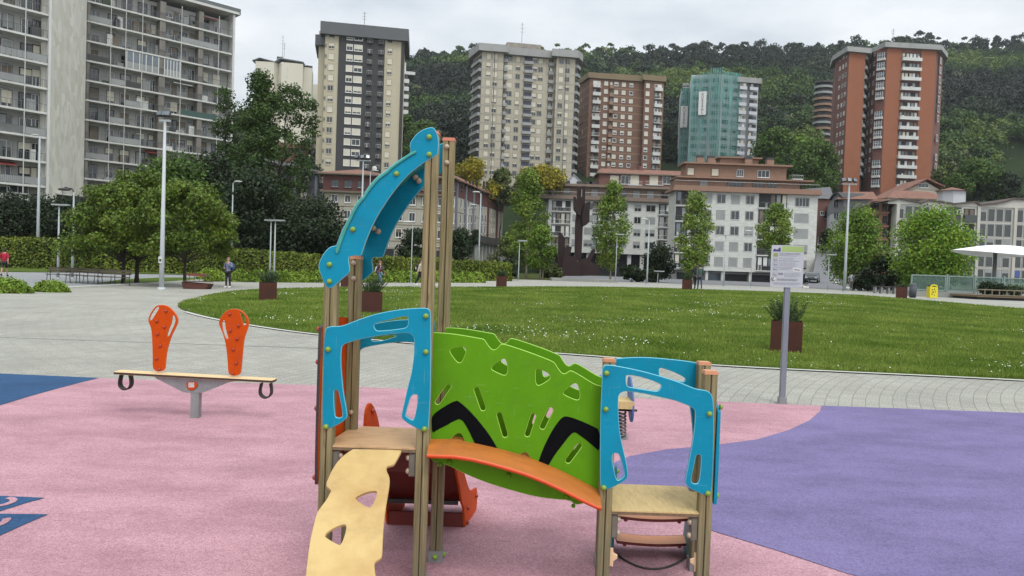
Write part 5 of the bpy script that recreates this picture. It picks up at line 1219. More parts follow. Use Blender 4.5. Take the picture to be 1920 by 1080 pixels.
def balcony(root, F, u, z, w, dep, par, m, kind='solid', back=2.3, backm=None, clutter=True, name='balcony', railm=None):
    """slab with parapet or rail, dark opening behind; z = slab top"""
    k = (round(w, 2), round(dep, 2), par, m.name, kind, backm and backm.name)
    if k not in BC:
        b = MB(); b.box(-w / 2, w / 2, -dep, -.005, -.2, 0, m)
        if kind == 'solid':
            b.box(-w / 2, w / 2, -dep, -dep + .1, 0, par, m); b.box(-w / 2, -w / 2 + .1, -dep + .1, -.005, 0, par, m); b.box(w / 2 - .1, w / 2, -dep + .1, -.005, 0, par, m)
        me1 = b.mesh('balcony')
        r = MB(); rm = railm or m_rail
        r.box(-w / 2, w / 2, -dep, -dep + .05, par - .05, par, rm); n = max(3, int(w / .35))
        for i in range(n + 1): x = -w / 2 + (w - .03) * i / n; r.box(x, x + .03, -dep + .01, -dep + .04, 0, par - .05, rm)
        r.box(-w / 2, -w / 2 + .04, -dep + .05, -.005, par - .05, par, rm); r.box(w / 2 - .04, w / 2, -dep + .05, -.005, par - .05, par, rm)
        BC[k] = (me1, r.mesh('railing'))
    o = place(root, name, BC[k][0], F, u, z)
    if kind != 'solid':
        q = bpy.data.objects.new('railing', BC[k][1]); COL.objects.link(q); q.parent = o
    if backm is not None:
        b = MB(); T = Matrix.Identity(4)
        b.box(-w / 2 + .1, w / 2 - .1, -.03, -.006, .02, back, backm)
        n = max(1, int(w / 1.1))
        for i in range(n):
            x = -w / 2 + .15 + (w - .3) * (i + .5) / n + random.uniform(-.1, .1); ww = (w - .3) / n * .34
            if random.random() < .75 and backm is not m_navy: b.box(x - ww, x + ww, -.06, -.031, .02 + random.choice((0, .8)), back - .15, random.choice((m_white, m_shut, m_shutg, m_glassb, m_curtain)))
            if clutter and random.random() < .5: xx = x + random.uniform(-.4, .4); xx = max(-w / 2 + .5, min(w / 2 - .5, xx)); b.box(xx - .2, xx + .2, -dep + .25, -dep + .6, .01, random.uniform(.5, 1.3), random.choice((m_white, m_curtain, m_shutg, m_rail)))
        me = b.mesh('door'); q = bpy.data.objects.new('balcony_door', me); COL.objects.link(q); q.parent = o
    return o
def poly_prism(root, name, pts, z0, z1, m, mtop=None):
    b = MB(); b.prism(pts, z0, z1, m, mtop=mtop); return b.build(name, root)
def back(pts, depth):
    a, c = pts[0], pts[-1]; return list(pts) + [(c[0] * (1 + depth / c[1] * .8), c[1] + depth), (a[0] * (1 + depth / a[1] * .8), a[1] + depth)]
def offset_fp(pts, d):
    P = [Vector(p) for p in pts]
    if area(P) > 0: P.reverse()
    return [(v.x, v.y) for v in inset(P, -d)]
def antenna(root, F, u, z, h):
    b = MB(); p = F.pt(u, z, -3); b.tube([p, p + Vector((0, 0, h))], .07, m_rail, 5)
    for t in (.6, .75, .9): b.box(p.x - .6, p.x + .6, p.y - .03, p.y + .03, p.z + h * t, p.z + h * t + .05, m_rail)
    b.build('antenna', root)

m_conc = mat('wall_concrete_grey', rgb(166, 166, 160, .70), .85, .06, .25, detail=8)
m_slab = mat('slab_white', rgb(206, 206, 200, .76), .8, .08, .4, detail=8)
m_stone = bpy.data.materials.new('stone_slabs')
def _stone():
    m = m_stone; m.use_nodes = True; t = m.node_tree; b = t.nodes['Principled BSDF']; b.inputs['Roughness'].default_value = .85
    g = t.nodes.new('ShaderNodeNewGeometry'); mp = t.nodes.new('ShaderNodeMapping'); mp.inputs['Scale'].default_value = (.45, .45, .42); t.links.new(g.outputs['Position'], mp.inputs[0])
    v = t.nodes.new('ShaderNodeTexVoronoi'); v.inputs['Scale'].default_value = 1.6; v.distance = 'CHEBYCHEV'; t.links.new(mp.outputs[0], v.inputs[0])
    s = t.nodes.new('ShaderNodeSeparateColor'); t.links.new(v.outputs['Color'], s.inputs[0])
    r = t.nodes.new('ShaderNodeValToRGB'); r.color_ramp.elements[0].color = rgb(200, 196, 180, .95); r.color_ramp.elements[1].color = rgb(222, 217, 203, .98); x = r.color_ramp.elements.new(.5); x.color = rgb(210, 207, 196, .96)
    t.links.new(s.outputs[0], r.inputs[0]); t.links.new(r.outputs[0], b.inputs['Base Color'])
_stone()
m_corr = mat('corrugated_shaft', rgb(128, 122, 114, .72), .8, .25, 1.0, stretch=(6, 6, .1))
m_awn = mat('awning_red', rgb(150, 62, 56, .8), .8, .1, 3)

for _m, _a in ((m_conc, .35), (m_slab, .30), (m_shutg, .3)): dirty(_m, _a, (.10, .09, .08, 1), False, .5, (1, 1, .2))
# ---- long grey apartment block (left)
blk = thing('apartment_block', (at(120, 380, 100).x, 100, 8), 'long grey slab block with rows of open balconies and a tall pale stone panel', 'apartment block')
def balcony_block(F, u0, u1, zs, fh, dep, posts, doors, shafts=(), plants=True):
    zb, zt = min(zs) - fh * 2, max(zs) + fh
    # recessed back wall
    b = MB(); fbox(b, F, u0, u1, zb, zt, -dep - 9, -dep, m_conc); b.build('wall', blk)
    slab = MB(); slab.box(u0, u1, 0, dep, -.13, .13, m_slab); slab.box(u0, u1, -.02, .12, -.17, .17, m_slab)
    sm = None
    for z in zs:
        b = MB(); fbox(b, F, u0, u1, z - .12, z + .10, -dep, 0, m_slab); fbox(b, F, u0, u1, z - .12, z + .13, 0, .08, m_slab); o = b.build('balcony', blk)
        r = MB(); fbox(r, F, u0, u1, z + 1.05, z + 1.10, .02, .06, m_rail); n = int((u1 - u0) / .22)
        edges = [u0] + list(posts) + [u1]
        for a, c in zip(edges[:-1], edges[1:]):
            st = random.choices(('bars', 'sparse', 'glass', 'green', 'dark'), (6, 6, 2, .35, .5))[0]
            if st in ('bars', 'sparse'):
                k = int((c - a) / (.2 if st == 'bars' else .55))
                for i in range(k): x = a + (c - a) * (i + .5) / k; fbox(r, F, x - .017, x + .017, z + .14, z + 1.05, .03, .055, m_rail)
            else: fbox(r, F, a + .05, c - .05, z + .2, z + 1.02, .03, .05, {'glass': m_shutg, 'green': mat('rail_green', rgb(50, 80, 72, .8), .6), 'dark': m_dframe}[st])
            fbox(r, F, a + .12, a + .16, z + .14, z + 1.05, .02, .06, m_rail)
        tag(r.build('railing', o, fix=False), None)
        for (u, w, h, kind) in doors:
            if not u0 < u < u1: continue
            sh = rsh((0, .35, .7, 1), (4, 2, 1.5, 1.6)); zz = z + .12 + (0 if kind == 'd' else 1.0)
            window(blk, F, u + random.uniform(-.08, .08), zz, w, h, random.choice((m_shutg, m_white, m_dframe, m_slab)), random.choice((m_shutg, m_curtain, m_shut)), sh, 'balcony_door' if kind == 'd' else 'window', -dep + .0, mull=1, fw=.06, sill=False)
        # things people keep on their balconies
        for _ in range(int((u1 - u0) / 3.6)):
            if random.random() < .75:
                u = random.uniform(u0 + .5, u1 - .5); w = random.uniform(.25, .6); h = random.uniform(.5, 1.9); m_ = random.choice((m_white, m_shutg, m_rail, m_curtain, m_slab, m_dframe, mat('plant_dark', rgb(50, 66, 40, .8), .8)))
                it = MB(); fbox(it, F, u - w, u + w, z + .11, z + .11 + h, -dep + .3, -dep + .75, m_); it.build('cabinet', blk)
        if random.random() < .35:
            a = random.uniform(u0, u1 - 4); aw = MB(); za = z + fh - .25
            p = [F.pt(a, za, -dep + .1), F.pt(a + 3, za, -dep + .1), F.pt(a + 3, za - .45, -.05), F.pt(a, za - .45, -.05)]
            aw.add(p + [q - Vector((0, 0, .06)) for q in p], [(0, 1, 2, 3), (7, 6, 5, 4), (3, 2, 6, 7), (0, 3, 7, 4), (1, 5, 6, 2), (0, 4, 5, 1)], m_awn if random.random() < .6 else m_slab); aw.build('awning', blk)
    for u in posts:
        b = MB(); fbox(b, F, u - .04, u + .04, zb, zt, .06, .14, m_slab); b.build('balcony_post', blk)
    for a, c in shafts:
        b = MB(); fbox(b, F, a, c, zb, zt, -dep + .01, -.05, m_corr); b.build('service_shaft', blk)
F1 = Fac(xy(0, 200, 87), xy(88, 200, 90.8))
_, z28 = F1.uz(88, 28); _, z75 = F1.uz(88, 351); fh1 = (z28 - z75) / 7
zs1 = [z28 + fh1 * 2 - fh1 * i for i in range(10)]
U = lambda F, px, py=200: F.uz(px, py)[0]
balcony_block(F1, -16, U(F1, 87.5), zs1, fh1, 1.5, [U(F1, 45)] + [-3.2, -8.5, -13], [(U(F1, 8), 1.3, 2.2, 'd'), (U(F1, 56), 1.2, 2.1, 'd'), (U(F1, 20), 1.0, 2.1, 'd'), (U(F1, 74), .7, 2.2, 'd'), (-4, 1.3, 2.2, 'd')])
F2 = Fac(xy(160, 200, 112), xy(433, 200, 127.6))
_, za = F2.uz(160, 38.5); _, zb_ = F2.uz(160, 335); fh2 = (za - zb_) / 8
zs2 = [za + fh2 - fh2 * i for i in range(11)]
pxs = [205, 233, 264, 337, 407]
dd = [(U(F2, p), w, h, k) for p, w, h, k in ((181, 1.1, 2.15, 'd'), (212, 1.0, 2.1, 'd'), (240, 1.3, 2.1, 'd'), (270, 1.2, 2.1, 'd'), (290.5, .7, 2.1, 'd'), (318, 1.3, .9, 'w'), (331, 1.0, 2.1, 'd'), (346, 1.1, .9, 'w'), (364, .8, 2.1, 'd'), (388, 1.1, 2.1, 'd'), (412, 1.1, 2.1, 'd'))]
balcony_block(F2, U(F2, 160), U(F2, 432), zs2, fh2, 1.5, [U(F2, p) for p in pxs], dd, [(U(F2, 161), U(F2, 167)), (U(F2, 297), U(F2, 308)), (U(F2, 370), U(F2, 379))])
for (a, c, y) in ((237, 297, 130), (308, 337, 131)):
    b = MB(); u0_, z_ = F2.uz(a, y); u1_, _ = F2.uz(c, y); z_ = min(zs2, key=lambda q: abs(q - z_)) + .14; n = 5
    fbox(b, F2, u0_, u1_, z_, z_ + fh2 - .35, -.0, .04, m_glassb)
    for i in range(n + 1): x = u0_ + (u1_ - u0_) * i / n; fbox(b, F2, x - .06, x + .06, z_, z_ + fh2 - .35, .041, .09, m_white)
    fbox(b, F2, u0_, u1_, z_, z_ + 1.0, .041, .07, m_shutg); b.build('glazed_balcony', blk)
# stone panel between the two volumes, white fin, end wall, roof
pS0 = F1.pt(U(F1, 93), 0, 0); pS1 = at(159.5, 200, 110.5)
b = MB(); b.prism([(pS0.x, pS0.y), (pS1.x, pS1.y), (pS1.x - 9, pS1.y + 1), (pS0.x - 9, pS0.y + 3)], 4, zs2[0] + 10, m_stone); b.build('stone_panel', blk)
b = MB(); fbox(b, F1, U(F1, 88), U(F1, 92.6), 4, zs1[0] + 6, -2.5, .25, m_slab); b.build('white_fin', blk)
eU = U(F2, 433); zt2 = F2.uz(433, 20)[1]
b = MB(); fbox(b, F2, eU, eU + .35, zs2[-1] - 4, zt2 - .5, -11, .15, m_slab); b.build('end_wall', blk)
b = MB(); fbox(b, F2, U(F2, 160) - 1, eU + .9, zt2 - .5, zt2 - .1, -12, .5, m_slab); fbox(b, F2, U(F2, 345), eU + 1.6, zt2 - .09, zt2 + .9, -13, -.6, m_rail); b.build('roof', blk)
b = MB(); q0, q1 = xy(70, 365, 93), xy(150, 365, 98); F_ = Fac(q0, q1); fbox(b, F_, 0, F_.L + 3, tz(*q0) - 1, F_.uz(100, 363)[1], -6, 0, mat('dark_base', rgb(62, 60, 58, .8), .9, .2, 1)); fbox(b, F_, -1.5, 4, F_.uz(80, 362)[1], F_.uz(80, 359)[1], -1, .6, m_slab); b.build('base', blk)
b = MB(); F0 = Fac(xy(0, 370, 87), xy(64, 370, 90)); fbox(b, F0, -14, F0.L, tz(-58, 88) - 2, F0.uz(20, 364)[1], -3, -.4, m_slab); b.build('base', blk)
for px in (4, 40): window(blk, F0, F0.uz(px, 358)[0], F0.uz(px, 361)[1], 2.2, .8, m_slab, m_shutg, 0, d=-1.0)

# ---- far pale tower (left)
def grid_windows(root, F, cols, py0, n, dpy, w_h, fr, shm, pyref=None, **k):
    """cols: [(px, w, h)], rows counted down from pixel row py0 (centre) measured at the first column"""
    z0 = F.uz(cols[0][0], py0)[1]; zn = F.uz(cols[0][0], py0 + dpy * 5)[1]; fh = (z0 - zn) / 5
    for (px, w, h) in cols:
        u = F.uz(px, py0)[0]
        for i in range(n):
            window(root, F, u, z0 - fh * i - h / 2, w, h, fr, shm, rsh(*w_h) if w_h else 0, **k)
    return z0, fh
def col_balconies(root, F, cols, z0, fh, n, m, **k):
    for (px, py, w, dep, kind, backm) in cols:
        u = F.uz(px, py)[0]
        for i in range(n): balcony(root, F, u, z0 - fh * i - 1.25, w, dep, 1.0, m, kind, min(2.35, fh - .5), backm, **k)
m_pale = mat('wall_pale_cream', rgb(214, 208, 188, .78), .85, .05, .12, detail=8)
far = thing('tower_block', (at(525, 200, 305).x, 305, 20), 'distant pale cream tower with low gabled grey roofs behind the poplar', 'tower block')
Fa = Fac(xy(476, 200, 303), xy(566, 200, 305)); Fb = Fac(xy(566, 200, 309), xy(583, 200, 310)); Fc = Fac(xy(583, 200, 330), xy(600, 200, 330))
zA = Fa.uz(520, 117)[1]; zB = Fb.uz(575, 126)[1]
poly_prism(far, 'wall', back([xy(477, 200, 303), xy(512, 200, 303.5), xy(520, 200, 306), xy(526, 200, 303), xy(566, 200, 305)], 14), 10, zA, m_pale)
poly_prism(far, 'wall', back([xy(566.5, 200, 309), xy(583, 200, 310)], 12), 10, zB, m_pale)
poly_prism(far, 'wall', back([xy(583.5, 200, 330), xy(600, 200, 330)], 10), 10, Fc.uz(590, 158)[1], m_pale)
m_roofg = mat('roof_grey', rgb(176, 180, 184, .78), .7, .1, .3)
def gable_roof(root, F, px0, pxm, px1, ylo, yhi, ylo2, over, dep, m, th=.5, name='roof'):
    a, b_, c = F.uz(px0, ylo), F.uz(pxm, yhi), F.uz(px1, ylo2); b = MB()
    P = [(a[0], a[1]), (b_[0], b_[1]), (c[0], c[1])]
    for (u0, z0), (u1, z1) in ((P[0], P[1]), (P[1], P[2])):
        vs = [F.pt(u, z + dz, d) for d in (over, -dep) for (u, z) in ((u0, z0), (u1, z1)) for dz in (0, th)]
        b.add(vs, [(0, 2, 3, 1), (4, 5, 7, 6), (1, 3, 7, 5), (0, 4, 6, 2), (0, 1, 5, 4), (2, 6, 7, 3)], m)
    return b.build(name, root)
gable_roof(far, Fa, 473, 487, 514, 114, 109, 116, .5, 14, m_roofg, .25); gable_roof(far, Fa, 514, 526, 569, 117, 109.5, 117, .5, 14, m_roofg, .25); gable_roof(far, Fb, 563, 575, 586, 125, 123.5, 125, .5, 10, m_roofg, .25)
b = MB(); fbox(b, Fa, Fa.uz(516, 115)[0], Fa.uz(527, 115)[0], zA, zA + 3.2, -8, -3, m_dframe); b.build('lift_room', far)
for p in (527, 530): antenna(far, Fa, Fa.uz(p, 100)[0], zA + 3, 9 if p == 527 else 6)
z0, fh = grid_windows(far, Fa, [(551, 1.1, 1.2), (508, .9, 1.2)], 126, 11, 14.2, ((0, .4, 1), (6, 1, 1)), m_pale, m_shut, sill=False)
grid_windows(far, Fb, [(568, 1.2, 1.2)], 135, 11, 14, ((0, .4, 1), (6, 1, 1)), m_pale, m_shut, sill=False)
col_balconies(far, Fa, [(535, 126, 2.4, .9, 'rail', m_void), (486, 126, 1.8, .8, 'rail', m_void)], z0, fh, 11, m_slab, railm=m_white)

# ---- dark grey and cream tower
m_cream2 = mat('wall_cream', rgb(206, 198, 174, .76), .85, .04, .12, detail=8)
m_darkg = mat('wall_dark_grey', rgb(100, 100, 104, .72), .85, .05, .2, detail=8)
m_crown = mat('crown_grey', rgb(112, 114, 116, .72), .8, .06, .2)
tg = thing('tower_block', (at(675, 200, 200).x, 200, 20), 'tower with dark grey centre between two cream strips and a flat grey crown', 'tower block')
fp = [xy(595, 180, 203), xy(606.5, 180, 203), xy(607, 180, 200), xy(754, 180, 204)]
Fg = Fac(fp[2], fp[3]); zt_ = Fg.uz(700, 60)[1]
poly_prism(tg, 'wall', back(fp, 16), 14, zt_, m_cream2)
u0_, u1_ = Fg.uz(632.5, 180)[0], Fg.uz(719, 180)[0]
b = MB(); fbox(b, Fg, u0_, u1_, 14, zt_ - .01, .003, .12, m_darkg); fbox(b, Fg, Fg.L - .6, Fg.L + .25, 14, zt_ - .02, -3, .16, m_darkg); b.build('facade_panel', tg)
zc0 = Fg.uz(610, 57)[1]; zc1 = Fg.uz(610, 42.5)[1]
b = MB(); b.prism(offset_fp(back([fp[2], fp[3]], 16), -1.3), zc0 - 1.2, zc1, m_crown); b.prism(offset_fp(back([xy(594, 180, 202.5), xy(606, 180, 202.5)], 12), -.8), zc0 - 3.4, zc0 - .6, m_crown); b.build('crown', tg)
antenna(tg, Fg, Fg.uz(683, 40)[0], zc1 - .1, 5)
z0, fh = grid_windows(tg, Fg, [(656.3, 1.45, 1.5), (672.6, 2.0, 1.5)], 69.4, 13, 19.75, ((0, .35, .7, 1), (2, 2, 2, 4)), m_white, m_shut, fw=.14, mull=1, d=.12)
for px, w, h, dd_ in ((622, 1.3, 1.4, 0), (731.8, 1.15, 1.3, 0)):
    for i in range(13): window(tg, Fg, Fg.uz(px, 69)[0], z0 - fh * i - h / 2 - (.0 if px < 700 else .0), w, h, m_shut, m_shut, rsh((0, .5, 1), (2, 2, 3)), fw=.07, mull=1)
for px in (691, 712):
    u = Fg.uz(px, 180)[0]
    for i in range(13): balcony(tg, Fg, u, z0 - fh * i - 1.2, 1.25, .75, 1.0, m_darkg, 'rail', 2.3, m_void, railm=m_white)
for i in range(13): window(tg, Fg, Fg.uz(601, 69)[0] * 0 + Fg.uz(611.5, 69)[0], z0 - fh * i - .5, .25, .9, m_cream2, m_shut, 0, sill=False, mull=0)

# ---- thin tower peeking out behind its right side
tn = thing('tower_block', (at(764, 200, 290).x, 290, 30), 'narrow strip of a dark tower with white balconies behind the dark grey tower', 'tower block')
Fn = Fac(xy(750, 200, 290), xy(769, 200, 291)); zt_ = Fn.uz(760, 140)[1]
poly_prism(tn, 'wall', back([xy(750, 200, 290), xy(763, 200, 290)], 10), 20, zt_, mat('wall_dark_brown', rgb(84, 74, 70, .7), .85, .08, .2))
b = MB(); fbox(b, Fn, 0, Fn.L + 1.5, zt_, zt_ + 1.2, -8, .8, m_slab); fbox(b, Fn, .2, Fn.L * .5, zt_ + 1.2, zt_ + 5, -6, -1, m_slab); b.build('roof', tn)
for i in range(10): balcony(tn, Fn, Fn.uz(759, 200)[0], zt_ - 3.2 - i * 3, 2.6, .9, 1.4, m_slab, 'solid', 2.2, m_void, clutter=False)

# ---- pale slab tower with navy balcony panels
m_beige = mat('wall_beige_concrete', rgb(188, 180, 160, .70), .85, .09, .10, detail=9, stretch=(1, 1, .4))
m_fasc = mat('fascia_grey', rgb(160, 160, 156, .74), .8, .08, .2)
dirty(m_beige, .32, (.12, .10, .08, 1), False, .35, (1, 1, .12)); dirty(m_cream2, .22, (.14, .12, .10, 1), False, .35, (1, 1, .12)); dirty(m_fasc, .4, (.08, .07, .06, 1), False, .4, (1, 1, .3))
tc_ = thing('tower_block', (at(980, 200, 241).x, 241, 25), 'pale beige slab tower with navy grey balcony stripes and a grey fascia roof', 'tower block')
fp = [xy(884.5, 200, 248), xy(901, 200, 239), xy(941, 200, 240), xy(941.5, 200, 242), xy(1040, 200, 245), xy(1040.5, 200, 242.5), xy(1075, 200, 243.5), xy(1081, 200, 247)]
Fs = [Fac(fp[i], fp[i + 1]) for i in range(7)]
zt_ = Fs[1].uz(920, 98)[1]
poly_prism(tc_, 'wall', back(fp, 12), 20, zt_, m_beige)
b = MB(); b.prism(offset_fp(back(fp, 12), -1.6), zt_ - .02, zt_ + 2.3, m_fasc); b.build('roof', tc_)
q0, q1 = Fs[3].uz(951, 95), Fs[3].uz(1015, 95); b = MB(); fbox(b, Fs[3], q0[0], q1[0], zt_ + 2.25, zt_ + 4.6, -9, -1, mat('rust_streaked', rgb(150, 142, 130, .72), .85, .25, .6)); b.build('lift_room', tc_)
antenna(tc_, Fs[3], Fs[3].uz(981, 90)[0], zt_ + 4, 8)
shw = ((0, .3, .7, 1), (2, 1.5, 1.5, 4))
z0, fh = grid_windows(tc_, Fs[1], [(916.5, 1.35, 1.6), (929, 1.35, 1.6)], 105.5, 14, 16.7, shw, m_beige, m_shut, fw=.1, sill=False)
grid_windows(tc_, Fs[3], [(971.7, 1.3, 1.6), (955.4, 1.95, 1.6), (1003.3, 1.4, 1.6), (1014.2, 1.4, 1.6)], 111, 14, 16.6, shw, m_beige, m_shut, fw=.1, sill=False)
grid_windows(tc_, Fs[5], [(1052.6, 1.35, 1.6), (1064.3, 1.35, 1.6)], 115.5, 14, 16.6, shw, m_beige, m_shut, fw=.1, sill=False)
zs3 = Fs[3].uz(988, 113)[1]
for i in range(14):
    for px, w, sol in ((945.2, 1.25, 0), (988.3, 3.0, 1), (1030.6, 1.7, 0)):
        u = Fs[3].uz(px, 200)[0]; z = zs3 - fh * i - 1.2; dk = MB()
        o = balcony(tc_, Fs[3], u, z, w, .9, .75 if sol else .9, m_fasc, 'solid', 2.2, m_void if not sol else m_navy, clutter=False)
    balcony(tc_, Fs[0], Fs[0].L * .52, Fs[1].uz(903, 108)[1] - fh * i - 1.2, Fs[0].L * .9, .9, .8, m_fasc, 'solid', 2.2, m_navy, clutter=False)
    balcony(tc_, Fs[6], Fs[6].L * .6, Fs[5].uz(1075, 118)[1] - fh * i - 1.2, Fs[6].L * .9, .9, .8, m_fasc, 'solid', 2.2, m_navy, clutter=False)
b = MB()
for px, F in ((924.3, Fs[1]), (1058.5, Fs[5])): u = F.uz(px, 200)[0]; fbox(b, F, u - .12, u + .12, 20, zt_ - .05, .003, .05, m_dframe)
for i in range(15):
    for F in (Fs[1], Fs[5]): fbox(b, F, .1, F.L - .1, z0 - fh * i - 1.42, z0 - fh * i - 1.3, .055, .08, m_fasc)
b.build('facade_strip', tc_)

# ---- brown brick tower
m_brownb = mat('wall_brown_brick', rgb(122, 90, 76, .72), .88, .10, .6, detail=8)
m_brownl = mat('band_brown_light', rgb(150, 122, 100, .72), .88, .08, .4)
m_olive = mat('parapet_olive', rgb(132, 116, 88, .72), .85, .08, .3)
tb = thing('tower_block', (at(1165, 220, 268).x, 268, 25), 'brown brick tower with small white windows and lighter bands', 'tower block')
fp = [xy(1085, 220, 276), xy(1103, 220, 266), xy(1205.5, 220, 269), xy(1206, 220, 266.5), xy(1243, 220, 268)]
Fs = [Fac(fp[i], fp[i + 1]) for i in range(4)]
zt_ = Fs[1].uz(1103, 146)[1]
poly_prism(tb, 'wall', back(fp, 14), 25, zt_, m_brownb)
b = MB(); b.prism(offset_fp(back(fp, 14), -.7), zt_ - .02, zt_ + 1.9, m_olive); b.prism(back([xy(1106, 140, 270), xy(1198, 140, 272)], 9), zt_ + 1.85, zt_ + 3.1, m_brownl); b.build('roof', tb)
z0, fh = grid_windows(tb, Fs[1], [(1155.8, 1.15, 1.15), (1169.8, 1.15, 1.15), (1184, 1.15, 1.15), (1136.5, 1.1, 1.2)], 157.7, 12, 15.15, ((0, .5, 1), (1, 2, 5)), m_white, m_shut, fw=.14, mull=0)
grid_windows(tb, Fs[3], [(1214.8, 1.1, 1.3)], 160.5, 12, 15.1, ((0, .5, 1), (1, 2, 4)), m_white, m_shut, fw=.14, mull=0)
grid_windows(tb, Fs[0], [(1091.5, .7, 1.3), (1095.5, .7, 1.3)], 157, 12, 15.1, ((0, 1), (3, 2)), m_curtain, m_shut, fw=.06, sill=False, mull=0)
for i in range(12):
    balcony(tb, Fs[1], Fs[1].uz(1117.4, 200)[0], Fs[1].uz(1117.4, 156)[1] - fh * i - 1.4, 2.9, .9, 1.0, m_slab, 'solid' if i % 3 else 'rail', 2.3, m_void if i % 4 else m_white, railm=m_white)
    balcony(tb, Fs[1], Fs[1].uz(1145, 200)[0], Fs[1].uz(1145, 158)[1] - fh * i - 1.4, 1.5, .7, 1.0, m_brownl, 'solid', 2.3, m_void, clutter=False)
    balcony(tb, Fs[3], Fs[3].uz(1232.8, 200)[0], Fs[3].uz(1232.8, 163)[1] - fh * i - 1.4, 2.9, .9, 1.0, m_slab, 'solid' if i % 3 != 1 else 'rail', 2.3, m_void if i % 3 else m_white, railm=m_white)
b = MB()
for i in range(13):
    z = z0 - fh * i - 1.75; ua = Fs[1].uz(1149, 200)[0]; b = MB(); fbox(b, Fs[1], ua + .3, Fs[1].L - .05, z, z + .4, .003, .04, m_brownl); b.build('facade_band', tb); b = MB(); fbox(b, Fs[0], .1, Fs[0].L - .1, z, z + .4, .003, .04, m_brownl); b.build('facade_band', tb)

# ---- tower wrapped in green scaffold netting
tn2 = thing('tower_block', (at(1350, 220, 275).x, 275, 35), 'white tower partly wrapped in green scaffolding net with two white banners', 'tower block')
m_wht = mat('wall_white', rgb(200, 202, 204, .76), .8, .05, .2)
def net_material():
    m = bpy.data.materials.new('scaffold_net'); m.use_nodes = True; t = m.node_tree; b = t.nodes['Principled BSDF']; b.inputs['Roughness'].default_value = .7; b.inputs['Specular IOR Level'].default_value = .2
    g = t.nodes.new('ShaderNodeNewGeometry'); mp = t.nodes.new('ShaderNodeMapping'); mp.inputs['Scale'].default_value = (1.3, 1.3, .12); t.links.new(g.outputs['Position'], mp.inputs[0])
    n = t.nodes.new('ShaderNodeTexNoise'); n.inputs['Scale'].default_value = .8; n.inputs['Detail'].default_value = 5; t.links.new(mp.outputs[0], n.inputs[0])
    r = t.nodes.new('ShaderNodeValToRGB'); r.color_ramp.elements[0].color = rgb(44, 116, 112, .7); r.color_ramp.elements[1].color = rgb(120, 178, 168, .72); r.color_ramp.elements[0].position = .35; r.color_ramp.elements[1].position = .7
    t.links.new(n.outputs[0], r.inputs[0]); t.links.new(r.outputs[0], b.inputs['Base Color'])
    tr = t.nodes.new('ShaderNodeBsdfTransparent'); ms = t.nodes.new('ShaderNodeMixShader')
    mr = t.nodes.new('ShaderNodeMapRange'); mr.inputs[1].default_value = .35; mr.inputs[2].default_value = .7; mr.inputs[3].default_value = .30; mr.inputs[4].default_value = .78; t.links.new(n.outputs[0], mr.inputs[0])
    t.links.new(mr.outputs[0], ms.inputs[0]); t.links.new(tr.outputs[0], ms.inputs[1]); t.links.new(b.outputs[0], ms.inputs[2]); t.links.new(ms.outputs[0], t.nodes['Material Output'].inputs[0])
    return m
m_net = net_material(); m_netrib = mat('net_rib', rgb(140, 188, 180, .7), .7, .08, .3)
fpn = [xy(1275, 220, 283), xy(1293, 220, 282), xy(1293.5, 220, 276), xy(1329, 220, 274), xy(1350, 220, 273), xy(1386, 220, 276)]
def seg_top(px, y): return at(px, y, 275).z
tops = [seg_top(1284, 156), seg_top(1293, 143), seg_top(1310, 135), seg_top(1340, 130), seg_top(1368, 137)]
poly_prism(tn2, 'wall', back(fpn[:2], 12), 25, tops[0] - 1, m_wht)
poly_prism(tn2, 'wall', back(fpn[2:], 12), 25, tops[4] - 1, m_wht)
Fw = Fac(xy(1383, 220, 275), xy(1420, 220, 276.5)); ztw = Fw.uz(1400, 155)[1]
poly_prism(tn2, 'wall', back([xy(1386, 220, 277.5), xy(1419.5, 220, 278)], 12), 25, ztw, m_wht)
b = MB(); b.prism(offset_fp(back([xy(1381, 220, 275.5), xy(1420.5, 220, 277)], 13), -.9), ztw - .02, ztw + 1.9, m_fasc); b.build('roof', tn2)
for i in range(11):
    z = Fw.uz(1405, 161)[1] - 3.0 * i
    for px, w in ((1391.5, 2.9), (1411.5, 3.3)):
        balcony(tn2, Fw, Fw.uz(px, 200)[0], z - 1.4, w, .5, 1.0, m_wht, 'solid', 2.3, m_shutg if px < 1400 else m_void, clutter=False)
